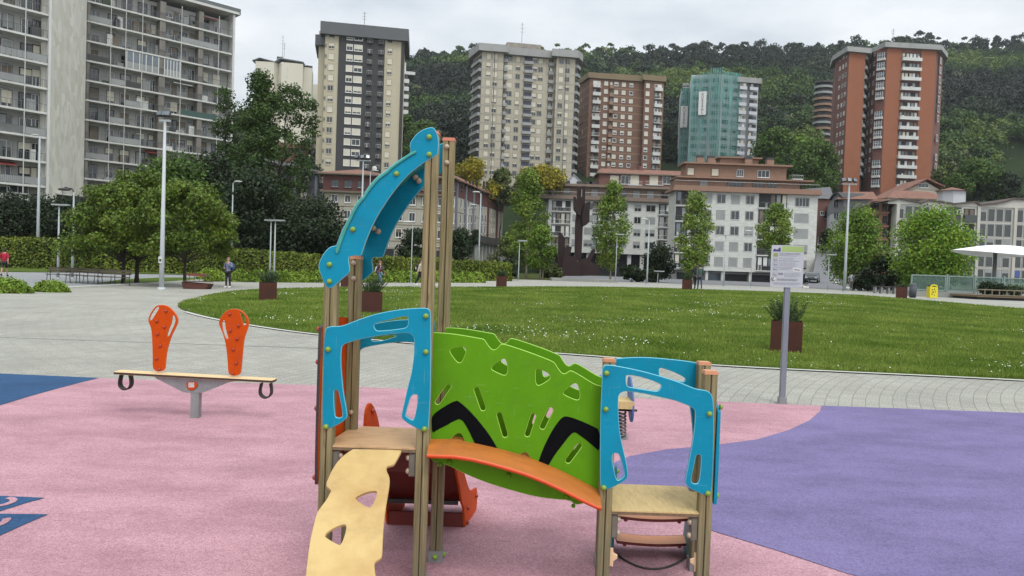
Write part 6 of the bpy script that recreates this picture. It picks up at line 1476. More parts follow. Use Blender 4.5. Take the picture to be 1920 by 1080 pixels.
# dark openings behind the net
Fm = Fac(fpn[3], fpn[5])
for F, n_ in ((Fac(fpn[2], fpn[3]), 2), (Fac(fpn[3], fpn[4]), 1), (Fac(fpn[4], fpn[5]), 2), (Fac(fpn[0], fpn[1]), 1)):
    for j in range(n_):
        for i in range(10):
            window(tn2, F, F.L * (j + .5) / n_, tops[4] - 4 - 3.0 * i, F.L / n_ * .6, 1.5, m_slab, m_shutg, rsh((0, .5, 1), (2, 1, 1)), mull=1)
for k, (a, c, za_, zb2) in enumerate(((fpn[0], fpn[1], tops[0], tops[0]), (fpn[2], fpn[3], tops[1], tops[2]), (fpn[3], fpn[4], tops[3], tops[3]), (fpn[4], fpn[5], tops[4], tops[4]))):
    F = Fac(a, c); b = MB(); n = 10; vs = []
    for i in range(n + 1):
        u = F.L * i / n; d = .7 + .35 * math.sin(i * 2.4 + k); zt = za_ + (zb2 - za_) * i / n
        for jz in range(12): z = 25 + (zt - 25) * jz / 11; vs.append(F.pt(u + .15 * math.sin(jz * 1.3), z, d + .12 * math.sin(jz * 1.9 + i)))
    b.add(vs, [(i * 12 + j, i * 12 + 12 + j, i * 12 + 13 + j, i * 12 + j + 1) for i in range(n) for j in range(11)], m_net)
    o = b.build('net', tn2, True)
    r = MB()
    for i in range(0, n + 1, 2 + k % 2): r.tube([vs[i * 12 + j] + F.n * .06 for j in range(12)], .07, m_netrib, 4)
    for z in np.arange(28, za_, 3.0): fbox(r, F, 0, F.L, z, z + .12, .25, .35, m_netrib)
    r.build('scaffold_pole', tn2)
def text_mesh(s, size, m, extr=.02, vertical=False, align='CENTER', shear=0):
    c = bpy.data.curves.new('text', 'FONT'); c.body = '\n'.join(s) if vertical else s; c.size = size; c.extrude = extr; c.align_x = align; c.align_y = 'CENTER'; c.space_line = .82; c.shear = shear; c.resolution_u = 2
    o = bpy.data.objects.new('t', c); COL.objects.link(o); dg = bpy.context.evaluated_depsgraph_get(); me = bpy.data.meshes.new_from_object(o.evaluated_get(dg)); bpy.data.objects.remove(o); bpy.data.curves.remove(c)
    me.materials.clear(); me.materials.append(m); return me
for (px0, px1, y0, y1, fa, fb) in ((1311, 1326.5, 173.5, 216.5, fpn[2], fpn[3]), (1277, 1291.5, 200.6, 240, fpn[0], fpn[1])):
    F = Fac(fa, fb); u0_, zt = F.uz(px0, y0); u1_, zl = F.uz(px1, y1); u1_ = F.uz(px1, y0)[0] - .2
    b = MB(); fbox(b, F, u0_, u1_, zl, zt, 1.35, 1.42, m_white); o = b.build('banner', tn2)
    me = text_mesh('KURSAAL', 1.35, m_dframe, .03, True); q = place(o, 'lettering', me, F, (u0_ + u1_) / 2, (zl + zt) / 2 - .1, 1.46); q.location = F.pt((u0_ + u1_) / 2, (zl + zt) / 2 - .1, 1.46) - OFF[tn2]; q.rotation_euler = (math.pi / 2, 0, F.ang)

# ---- dark tower with rounded balconies, left of the orange one
tr_ = thing('tower_block', (at(1545, 220, 300).x, 300, 40), 'dark brown tower with rounded stacked balconies half behind the orange tower', 'tower block')
Fr = Fac(xy(1530, 220, 300), xy(1562, 220, 300)); zt_ = Fr.uz(1545, 153)[1]; zr = [zt_ - 2.4 * i - 2.2 for i in range(12)]
poly_prism(tr_, 'wall', back([xy(1534, 220, 301), xy(1566, 220, 301)], 10), 30, zt_, mat('wall_dark_brown2', rgb(98, 66, 56, .72), .88, .1, .4))
cc = at(1541, 220, 303)
def arc(r, z0, z1, m, b): P = [(cc.x + r * math.cos(a), cc.y + r * math.sin(a)) for a in np.linspace(math.pi * .95, math.pi * 2.1, 14)]; b.prism(P, z0, z1, m)
for z in zr:
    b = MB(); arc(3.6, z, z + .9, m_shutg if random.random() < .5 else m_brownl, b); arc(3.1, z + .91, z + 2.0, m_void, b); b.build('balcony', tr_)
b = MB(); arc(4.0, zt_ - .3, zt_ + .5, m_dframe, b); b.build('roof', tr_)

# ---- orange brick tower
m_or = mat('wall_orange_brick', rgb(184, 118, 90, .74), .88, .06, .5, detail=8)
m_or2 = mat('wall_dark_red_brick', rgb(120, 82, 72, .72), .88, .08, .5, detail=8)
to = thing('tower_block', (at(1665, 220, 232).x, 232, 30), 'tall orange brick tower with stacked white balconies and a grey flat roof', 'tower block')
fp = [xy(1563, 220, 240), xy(1586.5, 220, 231), xy(1616.5, 220, 232), xy(1622, 220, 239), xy(1640, 220, 231.5), xy(1656, 220, 229.5), xy(1749, 220, 230.5), xy(1763, 220, 238)]
Fs = [Fac(fp[i], fp[i + 1]) for i in range(7)]
zt_ = Fs[5].uz(1700, 92)[1]; ztl = Fs[1].uz(1600, 99)[1]
poly_prism(to, 'wall', back(fp[:4] + [xy(1640, 220, 240)], 8), 25, ztl, m_or2)
poly_prism(to, 'wall', back(fp[3:], 10), 25, zt_, m_or2)
b = MB()
fbox(b, Fs[1], 0, Fs[1].L, 25, ztl - .01, .003, .10, m_or)
ua, ub, uc = Fs[5].uz(1684.5, 220)[0], Fs[5].uz(1721, 220)[0], Fs[5].L
fbox(b, Fs[5], 0.2, ua, 25, zt_ - .01, .003, .14, m_or); fbox(b, Fs[5], ub, uc, 25, zt_ - .01, .003, .14, m_or); b.build('brick_panel', to)
b = MB(); b.prism(offset_fp(back([xy(1563, 220, 240), xy(1586.5, 220, 231), xy(1620, 220, 232), xy(1622, 220, 240)], 8), -1.2), ztl - .02, ztl + 1.5, m_fasc)
b.prism(offset_fp(back([xy(1624, 220, 238), xy(1656, 220, 229.5), xy(1752, 220, 230.5), xy(1763, 220, 238)], 12), -1.2), zt_ - .02, zt_ + 1.5, m_fasc); b.build('roof', to)
b = MB(); fbox(b, Fs[5], Fs[5].uz(1672, 85)[0], Fs[5].uz(1702, 85)[0], zt_ + 1.45, zt_ + 3.2, -9, -4, m_rail); b.build('lift_room', to)
antenna(to, Fs[5], Fs[5].uz(1684, 80)[0], zt_ + 3, 4)
zb5 = Fs[5].uz(1703, 104)[1]
for i in range(14):
    z = zb5 - 3.0 * i - 1.6; balcony(to, Fs[5], (ua + ub) / 2, z, ub - ua - .1, 1.0, .8, m_slab, 'solid', 2.3, m_void)
    z6 = z + .3
    if i not in (7, 9, 12): window(to, Fs[6], Fs[6].L * .4, z6 + .1, 1.5, 1.7, m_white, m_shutg, rsh((0, .4), (2, 1)), mull=1, fw=.2, d=.6)
    if i not in (5, 10): 
        b = MB(); F = Fs[4]; fbox(b, F, .2, F.L - .1, z - .2, z + .5, .0, .8, m_slab); fbox(b, F, .3, F.L - .2, z + .5, z + 2.2, .0, .7, m_glassb)
        for k in range(4): x = .3 + (F.L - .55) * k / 3; fbox(b, F, x, x + .1, z + .5, z + 2.2, .7, .76, m_white)
        fbox(b, F, .2, F.L - .1, z + 1.3, z + 1.4, .77, .8, m_white); b.build('bay_window', to)
z0_ = Fs[0].uz(1577, 110)[1]
for i in range(13):
    for t in (.35, .6, .82): window(to, Fs[0], Fs[0].L * t, z0_ - 3.0 * i - .6, .7, 1.1, m_white, m_shut, rsh((0, .5, 1), (1, 1, 2)), mull=0, fw=.1)
    for t in (.3, .7): window(to, Fs[3], Fs[3].L * t, z0_ - 3.0 * i + .4, .8, 1.2, m_white, m_shut, rsh((0, .5, 1), (1, 1, 2)), mull=0, fw=.1)
    balcony(to, Fs[2], Fs[2].L * .5, z0_ - 3.0 * i - .9, Fs[2].L * .8, .7, .8, m_fasc, 'solid', 2.2, m_shutg, clutter=False)

# ---- far right white block
fr_ = thing('apartment_block', (at(1900, 340, 290).x, 290, 40), 'distant white balcony block at the right edge above the canopy', 'apartment block')
F = Fac(xy(1862, 340, 286), xy(1990, 340, 300)); zt_ = F.uz(1880, 325)[1]
poly_prism(fr_, 'wall', back([xy(1862, 340, 286), xy(1990, 340, 300)], 12), 20, zt_, m_wht)
b = MB(); fbox(b, F, -.5, F.L, zt_, zt_ + .6, -10, .6, m_roofg); b.build('roof', fr_)
for i in range(5):
    for j in range(8):
        u = 1.8 + j * 3.4
        if j % 3 == 1: balcony(fr_, F, u, zt_ - 2.9 - i * 2.9, 2.8, .9, 1.0, m_wht, 'solid', 2.1, m_void, clutter=False)
        else: window(fr_, F, u, zt_ - 2.1 - i * 2.9, 1.3, 1.2, m_wht, m_shutg, rsh((0, .5), (3, 1)), mull=1)

# ================================================================ lower houses
m_tile = bpy.data.materials.new('roof_tiles')
def tilemat(m, c1, c2):
    m.use_nodes = True; t = m.node_tree; b = t.nodes['Principled BSDF']; b.inputs['Roughness'].default_value = .9
    g = t.nodes.new('ShaderNodeNewGeometry'); w1 = t.nodes.new('ShaderNodeTexWave'); w1.inputs['Scale'].default_value = .75; w1.inputs['Distortion'].default_value = .6; t.links.new(g.outputs['Position'], w1.inputs[0])
    n = t.nodes.new('ShaderNodeTexNoise'); n.inputs['Scale'].default_value = .8; n.inputs['Detail'].default_value = 8; n.inputs['Roughness'].default_value = .7; t.links.new(g.outputs['Position'], n.inputs[0])
    a = t.nodes.new('ShaderNodeMath'); a.operation = 'MULTIPLY_ADD'; t.links.new(w1.outputs['Fac'], a.inputs[0]); a.inputs[1].default_value = .3; t.links.new(n.outputs[0], a.inputs[2])
    r = t.nodes.new('ShaderNodeValToRGB'); r.color_ramp.elements[0].position = .4; r.color_ramp.elements[1].position = .95; r.color_ramp.elements[0].color = c1; r.color_ramp.elements[1].color = c2
    t.links.new(a.outputs[0], r.inputs[0]); t.links.new(r.outputs[0], b.inputs['Base Color'])
tilemat(m_tile, rgb(104, 70, 56, .72), rgb(160, 112, 92, .74))
m_tileg = mat('roof_slate', rgb(104, 104, 106, .72), .85, .15, 1.0)
def hip_roof(root, F, u0, u1, dep, z0, zr, over, m=None, th=.25, ridge=.35, name='roof'):
    """hip roof above a rectangular plan behind facade F"""
    m = m or m_tile; a, c = u0 - over, u1 + over; d0, d1 = over, -dep - over; md = (d0 + d1) / 2; ri = (d0 - d1) / 2 * (1 if ridge is None else ridge * 2)
    E = [F.pt(a, z0, d0), F.pt(c, z0, d0), F.pt(c, z0, d1), F.pt(a, z0, d1)]; R_ = [F.pt(a + ri, zr, md), F.pt(c - ri, zr, md)]
    L = [e - Vector((0, 0, th)) for e in E]
    b = MB(); b.add(E + R_, [(0, 1, 5, 4), (1, 2, 5), (2, 3, 4, 5), (3, 0, 4)], m); b.add(E + L, [(0, 4, 5, 1), (1, 5, 6, 2), (2, 6, 7, 3), (3, 7, 4, 0), (4, 7, 6, 5)], mat('eave_wood', rgb(120, 108, 92, .7), .8, .1, 1)); return b.build(name, root)

# ---- grey balcony house at far left of the row
hb = thing('balcony_house', (at(560, 400, 150).x, 150, 2), 'grey house with deep balconies and dark sloping eave left of the red roofed house', 'house')
m_gw = mat('wall_warm_grey', rgb(160, 156, 142, .72), .85, .1, .5, detail=8); m_blu = mat('pilaster_blue_grey', rgb(128, 132, 142, .72), .8, .06, .4)
F = Fac(xy(532, 400, 143), xy(612, 400, 157)); zt_ = F.uz(560, 322)[1]
b = MB(); fbox(b, F, -2, F.L, -1, zt_, -10, -1.2, m_gw); b.build('wall', hb)
b = MB()
for px, w in ((549, .9), (590, .8)): u = F.uz(px, 400)[0]; b = MB(); fbox(b, F, u - w / 2, u + w / 2, -1, zt_, -1.19, .15, m_blu); b.build('pilaster', hb)
b = MB(); e0, e1 = F.uz(533, 313), F.uz(606, 324.5); vs = [F.pt(e0[0] - 1, e0[1], 1), F.pt(e1[0] + 1, e1[1], 1), F.pt(e1[0] + 1, e1[1] + 2.2, -8), F.pt(e0[0] - 1, e0[1] + 2.2, -8)]
b.add(vs + [v - Vector((0, 0, .5)) for v in vs], [(0, 1, 2, 3), (7, 6, 5, 4), (0, 4, 5, 1), (1, 5, 6, 2), (2, 6, 7, 3), (3, 7, 4, 0)], m_dframe); b.build('roof', hb)
for i, yb in enumerate((349, 372, 396, 420, 444)):
    for px in (538, 572, 604): z = F.uz(px, yb)[1]; 
    for px, w in ((538, 2.6), (570, 3.2), (602, 2.2)):
        z = F.uz(px, yb + (px - 570) * .12)[1]; balcony(hb, F, F.uz(px, yb)[0], z, w, 1.1, .95, m_gw if i else m_dframe, 'rail' if i else 'solid', 2.2, m_void)
    window(hb, F, F.uz(581, yb)[0], F.uz(581, yb - 9)[1], .8, 1.1, m_slab, m_shutg, rsh(), d=-1.19, mull=0)
    window(hb, F, F.uz(558, yb)[0], F.uz(558, yb - 9)[1], .9, 1.3, m_slab, m_shutg, rsh(), d=-1.19, mull=0)

# ---- red roofed corner house
m_hw = mat('wall_house_beige', rgb(182, 176, 160, .74), .85, .06, .4, detail=8); m_mar = mat('wall_maroon', rgb(98, 58, 54, .7), .85, .1, .5)
hr = thing('corner_house', (at(760, 420, 140).x, 140, 1), 'red tiled corner house with maroon top floor behind the tall posts', 'house')
cpt = xy(846, 400, 140); F = Fac(xy(606, 400, 139), cpt); G = Fac(cpt, xy(943, 400, 182))
zt_ = F.uz(700, 328)[1]; zm = F.uz(640, 358)[1]
b = MB(); b.prism([xy(606, 400, 139), cpt, xy(943, 400, 182), (xy(943, 400, 182)[0] - 30, 186), (xy(606, 400, 139)[0], 160)], -2, zt_, m_hw); b.build('wall', hr)
b = MB(); fbox(b, F, -.15, F.L + .1, zm, zt_ - .3, .003, .12, m_mar); fbox(b, G, .15, G.L, G.uz(850, 366)[1], zt_ - .3, .003, .12, m_mar); fbox(b, F, -.6, F.L + .5, zm - .35, zm - .01, .0, .8, mat('eave_wood', rgb(120, 108, 92, .7), .8)); b.build('top_floor', hr)
hip_roof(hr, F, -.3, F.L * .46, 13, zt_, F.uz(655, 309)[1], .9, ridge=.42); hip_roof(hr, F, F.L * .46 + 1.8, F.L, 15, zt_ + .05, F.uz(720, 312)[1], .9, ridge=.3)
b = MB(); nn = 6
for i in range(nn):
    u0_, u1_ = G.L * i / nn, G.L * (i + 1) / nn - .3; zz = zt_ - (.9 if i >= 4 else 0)
    vs = [G.pt(u0_, zz, .9), G.pt(u1_, zz, .9), G.pt(u1_, zz + 3.2, -6), G.pt(u0_, zz + 3.2, -6)]; b.add(vs + [v - Vector((0, 0, .25)) for v in vs], [(0, 1, 2, 3), (7, 6, 5, 4), (0, 4, 5, 1), (1, 5, 6, 2), (3, 7, 4, 0)], m_tile)
b.build('side_roof', hr)
rows = [F.uz(640, y)[1] for y in (371, 402, 433, 464)]
for px in np.arange(627, 846, 24.3):
    u = F.uz(px, 400)[0]
    for j, z in enumerate(rows): window(hr, F, u, z - .75, 1.0, 1.5 if j else 1.25, m_white, m_curtain, rsh((0, .4), (3, 1)), mull=1, fw=.17)
    if int(px) % 2: window(hr, F, u, zm + .7, 1.3, 1.2, m_dframe, m_shutg, 0, mull=1, d=.12)
b = MB()
for z in (rows[0] - 1.6, rows[1] - 1.6, rows[2] - 1.6): fbox(b, F, 0, F.L, z, z + .12, .003, .05, m_curtain); fbox(b, G, 0, G.L * .8, z, z + .12, .003, .05, m_curtain)
b.build('string_course', hr)
for px in (863.5, 870, 878, 884, 891, 904, 910):
    u = G.uz(px, 400)[0]
    for py in (348, 382, 411, 431): window(hr, G, u, G.uz(px, py)[1] - .8, .75 if px in (863.5, 870) else .95, 1.7, m_white if py > 360 else m_dframe, m_curtain, rsh((0, .4), (3, 1)), mull=0, fw=.13, d=.12 if py < 360 else 0)
b = MB()
for px in (854, 871, 886, 899, 914, 931): u = G.uz(px, 400)[0]; b = MB(); fbox(b, G, u - .3, u + .3, 4, zt_ - .6, .003, .35, m_blu if px < 910 else m_mar); b.build('pilaster', hr)
for px in (921, 926, 938):
    for py in (395, 413, 432): window(hr, G, G.uz(px, py)[0], G.uz(px, py)[1] - .6, 1.5, 1.2, m_hw, m_shut, 1, sill=False)
b = MB(); g0 = G.uz(874, 453); g1 = G.uz(941, 456); fbox(b, G, g0[0], g1[0], g0[1] - .3, g0[1] + 1.3, .0, 3.2, m_dframe)
for i in range(11): u = g0[0] + (g1[0] - g0[0]) * (i + .3) / 11; k_ = MB(); fbox(k_, G, u - .35, u + .35, -1, g0[1] - .3, 1.6, 2.6, m_conc); k_.build('pillar', hr)
b.build('canopy_roof', hr)
b = MB(); p = F.pt(F.uz(702, 330)[0], zt_ + 1.2, .2); b.ball((p.x, p.y, p.z), .45, m_white, 12, 6, (1, .35, 1)); b.tube([(p.x, p.y + .2, p.z - 1), (p.x, p.y + .2, p.z)], .05, m_rail); b.build('satellite_dish', hr)
b = MB(); fbox(b, F, 0, F.L, -1.5, F.uz(800, 466)[1], .003, .2, m_gw); 
for i in range(7): fbox(b, F, 1 + i * 3.4, 3.2 + i * 3.4, -1, F.uz(800, 469)[1], .21, .25, m_void)
b.build('shop_front', hr)

# ---- white block with brown terrace (centre)
m_wst = mat('wall_white_stone', rgb(206, 206, 198, .76), .8, .07, .9, detail=2, stretch=(1, 1, 3), lo=.4, hi=.6)
m_brs = mat('terrace_brown_stone', rgb(136, 118, 104, .72), .88, .12, .8, detail=8)
wc = thing('apartment_block', (at(1145, 430, 178).x, 178, 1), 'white apartment block with brown terrace storey behind the rusty sculpture', 'apartment block')
F = Fac(xy(1027, 430, 178), xy(1262, 430, 178)); zt_ = F.uz(1100, 375)[1]; z1_ = F.uz(1100, 474)[1]
b = MB(); fbox(b, F, 0, F.L, z1_, zt_, -12, 0, m_wst); b.build('wall', wc)
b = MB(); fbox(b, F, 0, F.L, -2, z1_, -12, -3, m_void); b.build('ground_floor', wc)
for px in (1080, 1103, 1180, 1204, 1228): 
    b = MB(); u = F.uz(px, 500)[0]; fbox(b, F, u - .45, u + .45, -2, z1_, -1.5, -.6, m_slab); b.build('pillar', wc)
b = MB(); fbox(b, F, -2, F.L + .5, zt_, zt_ + .9, -11, 1.0, m_brs); fbox(b, F, -1, F.L, zt_ + .9, zt_ + 3.3, -11, -2.2, m_brs); fbox(b, F, -1.6, F.L, zt_ + 3.3, zt_ + 3.9, -12, -.8, m_brs); b.build('terrace', wc)
b = MB()
for i in range(30): u = -1.5 + (F.L + 1) * i / 29; fbox(b, F, u, u + .05, zt_ + .9, zt_ + 1.7, .85, .9, m_rail)
fbox(b, F, -1.5, F.L - .3, zt_ + 1.7, zt_ + 1.77, .84, .91, m_white); b.build('terrace_railing', wc)
for i, u in enumerate(np.linspace(1, F.L - 2, 9)): window(wc, F, u, zt_ + 1.0, 1.6, 1.9, m_brs, m_shutg, rsh(), mull=1, d=-2.2)
b = MB()
for px in (1055, 1063, 1088, 1105, 1112): u = F.uz(px, 345)[0]; b = MB(); fbox(b, F, u - .6, u + .9, zt_ + 3.9, zt_ + 4.7, -4, -2.5, m_dframe); b.build('chimney', wc)
rowz = [F.uz(1195, y)[1] for y in (390.5, 413.5, 437, 460)]
for z in rowz:
    for px, w in ((1077.5, 1.0), (1103.8, 2.0), (1146, 1.8), (1168.8, 1.5), (1194.5, 1.45), (1218.8, 2.05)): window(wc, F, F.uz(px, 430)[0], z - .75, w, 1.5, m_wst, m_shutg, rsh((0, .5, .85, 1), (2, 1, 2, 3)), sill=False, fw=.05)
for z in rowz:
    for px, w in ((1051, 4.7), (1124, 3.8), (1246, 3.3)):
        u = F.uz(px, 430)[0]; balcony(wc, F, u, z - 1.3, w, .35, .95, m_wst, 'rail', 2.5, m_void, railm=m_white)

# ---- low reddish house behind it, and the small gable
hl = thing('tiled_house', (at(1200, 330, 192).x, 192, 15), 'long low house with red tiled roof just behind the white block', 'house')
F = Fac(xy(1124, 335, 192), xy(1300, 335, 192)); z1_ = F.uz(1200, 326.5)[1]
b = MB(); fbox(b, F, 0, F.L, 8, z1_, -9, 0, m_or2); b.build('wall', hl); hip_roof(hl, F, 0, F.L, 9, z1_, F.uz(1180, 313)[1], .8, ridge=.15)
for px in (1152, 1172, 1190, 1226, 1250, 1276): window(hl, F, F.uz(px, 335)[0], F.uz(px, 345)[1], 2.0, 2.1, m_white, m_shut, rsh((0, 1), (1, 2)), mull=1)
for px, w in ((1190, 3.5), (1226, 4.5)): balcony(hl, F, F.uz(px, 345)[0], F.uz(px, 347)[1], w, 1.0, .9, m_slab, 'rail', 2.0, None, railm=m_white)
b = MB()
for px in (1190, 1206): u = F.uz(px, 318)[0]; b = MB(); fbox(b, F, u - .5, u + .5, z1_ + .8, z1_ + 2.6, -4.5, -3.5, m_or2); b.build('chimney', hl)
hs = thing('small_house', (at(1077, 340, 195).x, 195, 15), 'small house with pale grey gable between the yellow tree and the red tiled roof', 'house')
F = Fac(xy(1064, 335, 195), xy(1089, 335, 195)); b = MB(); e0, e1, ea = F.uz(1064, 341), F.uz(1089, 341), F.uz(1076, 328)
b.add([F.pt(e0[0], 10), F.pt(e1[0], 10), F.pt(e1[0], e1[1]), F.pt(ea[0], ea[1]), F.pt(e0[0], e0[1])] + [F.pt(e0[0], 10, -6), F.pt(e1[0], 10, -6), F.pt(e1[0], e1[1], -6), F.pt(ea[0], ea[1], -6), F.pt(e0[0], e0[1], -6)], [(0, 1, 2, 3, 4), (5, 9, 8, 7, 6), (1, 6, 7, 2), (0, 4, 9, 5)], m_wht); b.build('wall', hs)
gable_roof(hs, F, 1063, 1076, 1090, 341, 327.5, 341, .3, 6, m_roofg, .15)

# ---- white block with brick penthouses (right of centre)
wb = thing('apartment_block', (at(1400, 430, 142).x, 142, 1), 'white stone apartment block with stepped brown brick penthouses and ground floor shops', 'apartment block')
m_bp = mat('penthouse_brick', rgb(150, 118, 98, .74), .88, .08, 1.0, detail=8)
F = Fac(xy(1265, 430, 142), xy(1531, 430, 142)); zt_ = F.uz(1400, 362)[1]; z1_ = F.uz(1400, 510)[1]
b = MB(); fbox(b, F, 0, F.L, z1_, zt_, -6.5, 0, m_wst); b.build('wall', wb)
b = MB(); fbox(b, F, .3, F.L - .6, -.5, z1_, -6.5, -1.6, m_conc); b.build('ground_floor', wb)
for px0, px1, m_ in ((1330, 1354, m_glassb), (1359, 1405, m_void), (1411, 1460, m_void), (1466, 1500, m_glass), (1272, 1322, m_void)):
    b = MB(); u0_, u1_ = F.uz(px0, 520)[0], F.uz(px1, 520)[0]; fbox(b, F, u0_, u1_, F.uz(1400, 533)[1], F.uz(1400, 515)[1], -1.59, -1.5, m_)
    fbox(b, F, u0_ - .1, u1_ + .1, F.uz(1400, 514.8)[1], F.uz(1400, 511.5)[1], -1.59, -1.2, m_shutg); b.build('shop_window', wb)
for px in (1326, 1356, 1408, 1463, 1505, 1516): b = MB(); u = F.uz(px, 520)[0]; fbox(b, F, u - .25, u + .25, -.5, z1_, -1.0, -.4, m_slab); b.build('pillar', wb)
rowz = [F.uz(1350, y)[1] for y in (373.4, 403, 432.4, 462, 491)]
for j, z in enumerate(rowz):
    for px, w in ((1324.6, 1.45), (1350, 1.45), (1377, 1.45), (1404, 1.4)): window(wb, F, F.uz(px, 430)[0], z - .8, w, 1.6, m_wst, m_shutg, rsh((0, .5, .85, 1), (2.5, 1, 2, 3)), sill=False, fw=.05, mull=1)
    window(wb, F, F.uz(1502, 430)[0], z - .9, 2.5, 1.6, m_wst, m_shutg, 0 if j == 0 else rsh((.8, 1), (1, 2)), sill=False, fw=.05, mull=3)
    for px, w in ((1447, 5.6), (1287, 4.6)): balcony(wb, F, F.uz(px, 430)[0], z - 1.35, w, .35, 1.0, m_wst, 'rail', 2.65, m_void, railm=m_rail)
b = MB(); fbox(b, F, -.8, F.L + .4, zt_, zt_ + .5, -6.5, 1.0, m_bp); fbox(b, F, -.6, F.L + .2, zt_ + .5, zt_ + 1.0, .5, .9, m_bp)
fbox(b, F, .5, F.uz(1508, 350)[0], zt_ + .5, zt_ + 2.7, -8, -2.2, m_bp); fbox(b, F, .2, F.uz(1531, 335)[0], zt_ + 2.7, zt_ + 2.95, -8, -.9, m_bp)
zp = zt_ + 2.95; ua, ub = F.uz(1294, 320)[0], F.uz(1487, 320)[0]; fbox(b, F, ua, ub, zp, zp + 2.7, -8, -3.4, m_bp); fbox(b, F, ua - .7, ub + .8, zp + 2.7, zp + 3.0, -8, -2.4, m_bp)
zq = zp + 3.0; uc, ud = F.uz(1366, 290)[0], F.uz(1440, 290)[0]; fbox(b, F, uc, ud, zq, zq + 1.4, -8.5, -5.5, m_bp); fbox(b, F, uc - .6, ud + .6, zq + 1.4, zq + 1.65, -8.5, -4.8, m_bp); b.build('penthouse', wb)
for px, w in ((1325, 1.6), (1385, 3.0), (1430, 2.2), (1455, 1.6)): window(wb, F, F.uz(px, 345)[0], zt_ + .7, w, 1.7, m_bp, m_shutg, rsh(), mull=2, d=-2.2)
for px, w in ((1350, 1.3), (1398, 1.2), (1443, 2.2), (1303, 1.2)): window(wb, F, F.uz(px, 318)[0], zp + .6, w, 1.3, m_white if px > 1390 else m_bp, m_shut, 0 if px > 1390 else 1, mull=2, d=-3.4)
b = MB()
for px in (1324, 1345, 1417, 1459): u = F.uz(px, 290)[0]; b = MB(); fbox(b, F, u - .7, u + .7, zq, zq + 1.1, -5.2, -4.0, m_bp); fbox(b, F, u - .65, u + .65, zq + 1.1, zq + 1.6, -5.1, -4.1, m_dframe); b.build('chimney', wb)
b = MB(); fbox(b, F, -.6, F.L, zt_ + 1.9, zt_ + 1.95, .68, .72, m_white)
for i in range(40): u = -.6 + F.L * i / 39; fbox(b, F, u, u + .04, zt_ + 1.0, zt_ + 1.9, .68, .72, m_rail)
b.build('terrace_railing', wb)
balcony(wb, F, F.uz(1493, 325)[0], zp, 2.0, -3.0 + 4.0, .7, m_slab, 'rail', 1, None, railm=m_white)

# ---- houses up the street on the right
hg = thing('tiled_house', (at(1605, 390, 165).x, 165, 5), 'house with grey upper wall, white lower wall and curved red tiled roof at the street', 'house')
F = Fac(xy(1582, 380, 163), xy(1645, 380, 161)); G = Fac(xy(1558.5, 380, 168), xy(1582, 380, 163)); m_gr = mat('wall_mid_grey', rgb(138, 138, 140, .72), .85, .05, .5)
z1_, zg = F.uz(1600, 374)[1], F.uz(1600, 399)[1]; fpx = back([xy(1558.5, 380, 168), xy(1582, 380, 163), xy(1645, 380, 161)], 10)
poly_prism(hg, 'wall', fpx, 0, zg, m_wht); poly_prism(hg, 'upper_wall', offset_fp(fpx, -.05), zg, z1_, m_gr)
b = MB(); P = [F.pt(-1.5, z1_, .8), F.pt(F.L, z1_, .8), F.pt(F.L, F.uz(1600, 354)[1], -6), F.pt(0.5, F.uz(1600, 354)[1], -6)]; Q_ = [F.pt(F.L, z1_, -12), F.pt(-1.5, z1_, -12)]
b.add(P + Q_, [(0, 1, 2, 3), (3, 2, 4, 5)], m_tile); b.add([P[0], P[3], Q_[1]], [(0, 1, 2)], m_gr); b.build('roof', hg)
pa = []
for t in np.linspace(0, 1, 9): u = -.3 + (G.L + .6) * t; pa.append((u, z1_ + 1.5 * math.sin(math.pi * t)))
b = MB(); b.add([G.pt(u, z, .5) for u, z in pa] + [G.pt(u, z + .35, .5) for u, z in pa] + [G.pt(u, z + .35, -6) for u, z in pa], [(i, i + 1, 10 + i, 9 + i) for i in range(8)] + [(9 + i, 10 + i, 19 + i, 18 + i) for i in range(8)], m_dframe); b.add([G.pt(u, z, .02) for u, z in pa], [tuple(range(9))], m_gr); b.build('arched_gable', hg)
for px in (1566, 1570.5): window(hg, G, G.uz(px, 380)[0], G.uz(px, 389)[1], .35, 1.5, m_dframe, m_shutg, 0, mull=0, sill=False, d=.06); window(hg, G, G.uz(px, 402)[0], G.uz(px, 409)[1], .35, 1.3, m_dframe, m_shutg, 0, mull=0, sill=False)
for px, w in ((1595, 1.2), (1618, 1.4)):
    for py in (385, 407): window(hg, F, F.uz(px, py)[0], F.uz(px, py + 6)[1], w, 1.5, m_gr, m_shutg, 0, mull=1, d=.06)
for py in (398, 421): balcony(hg, F, F.uz(1621, py)[0], F.uz(1621, py)[1], 2.6, .9, .9, m_darkg, 'solid', 1, None); balcony(hg, F, F.uz(1594, py)[0], F.uz(1594, py)[1], 2.4, .6, .9, m_slab, 'rail', 1, None, railm=m_dframe)
hk = thing('brick_house', (at(1548, 390, 180).x, 180, 8), 'brown brick house with slate gable roof partly hidden by the white block', 'house')
F = Fac(xy(1520, 380, 178), xy(1560, 380, 178)); z1_ = F.uz(1545, 373)[1]; b = MB(); fbox(b, F, 0, F.L, 0, z1_, -9, 0, m_or2); b.build('wall', hk)
b = MB(); P = [F.pt(-1, z1_, .6), F.pt(F.L + .3, z1_, .6), F.pt(F.L + 1.5, F.uz(1567, 346)[1], -5), F.pt(-1, F.uz(1540, 352)[1], -5)]; b.add(P + [F.pt(F.L + 4, z1_, -10), F.pt(-1, z1_, -10)], [(0, 1, 2, 3), (3, 2, 4, 5)], m_tileg); b.build('roof', hk)
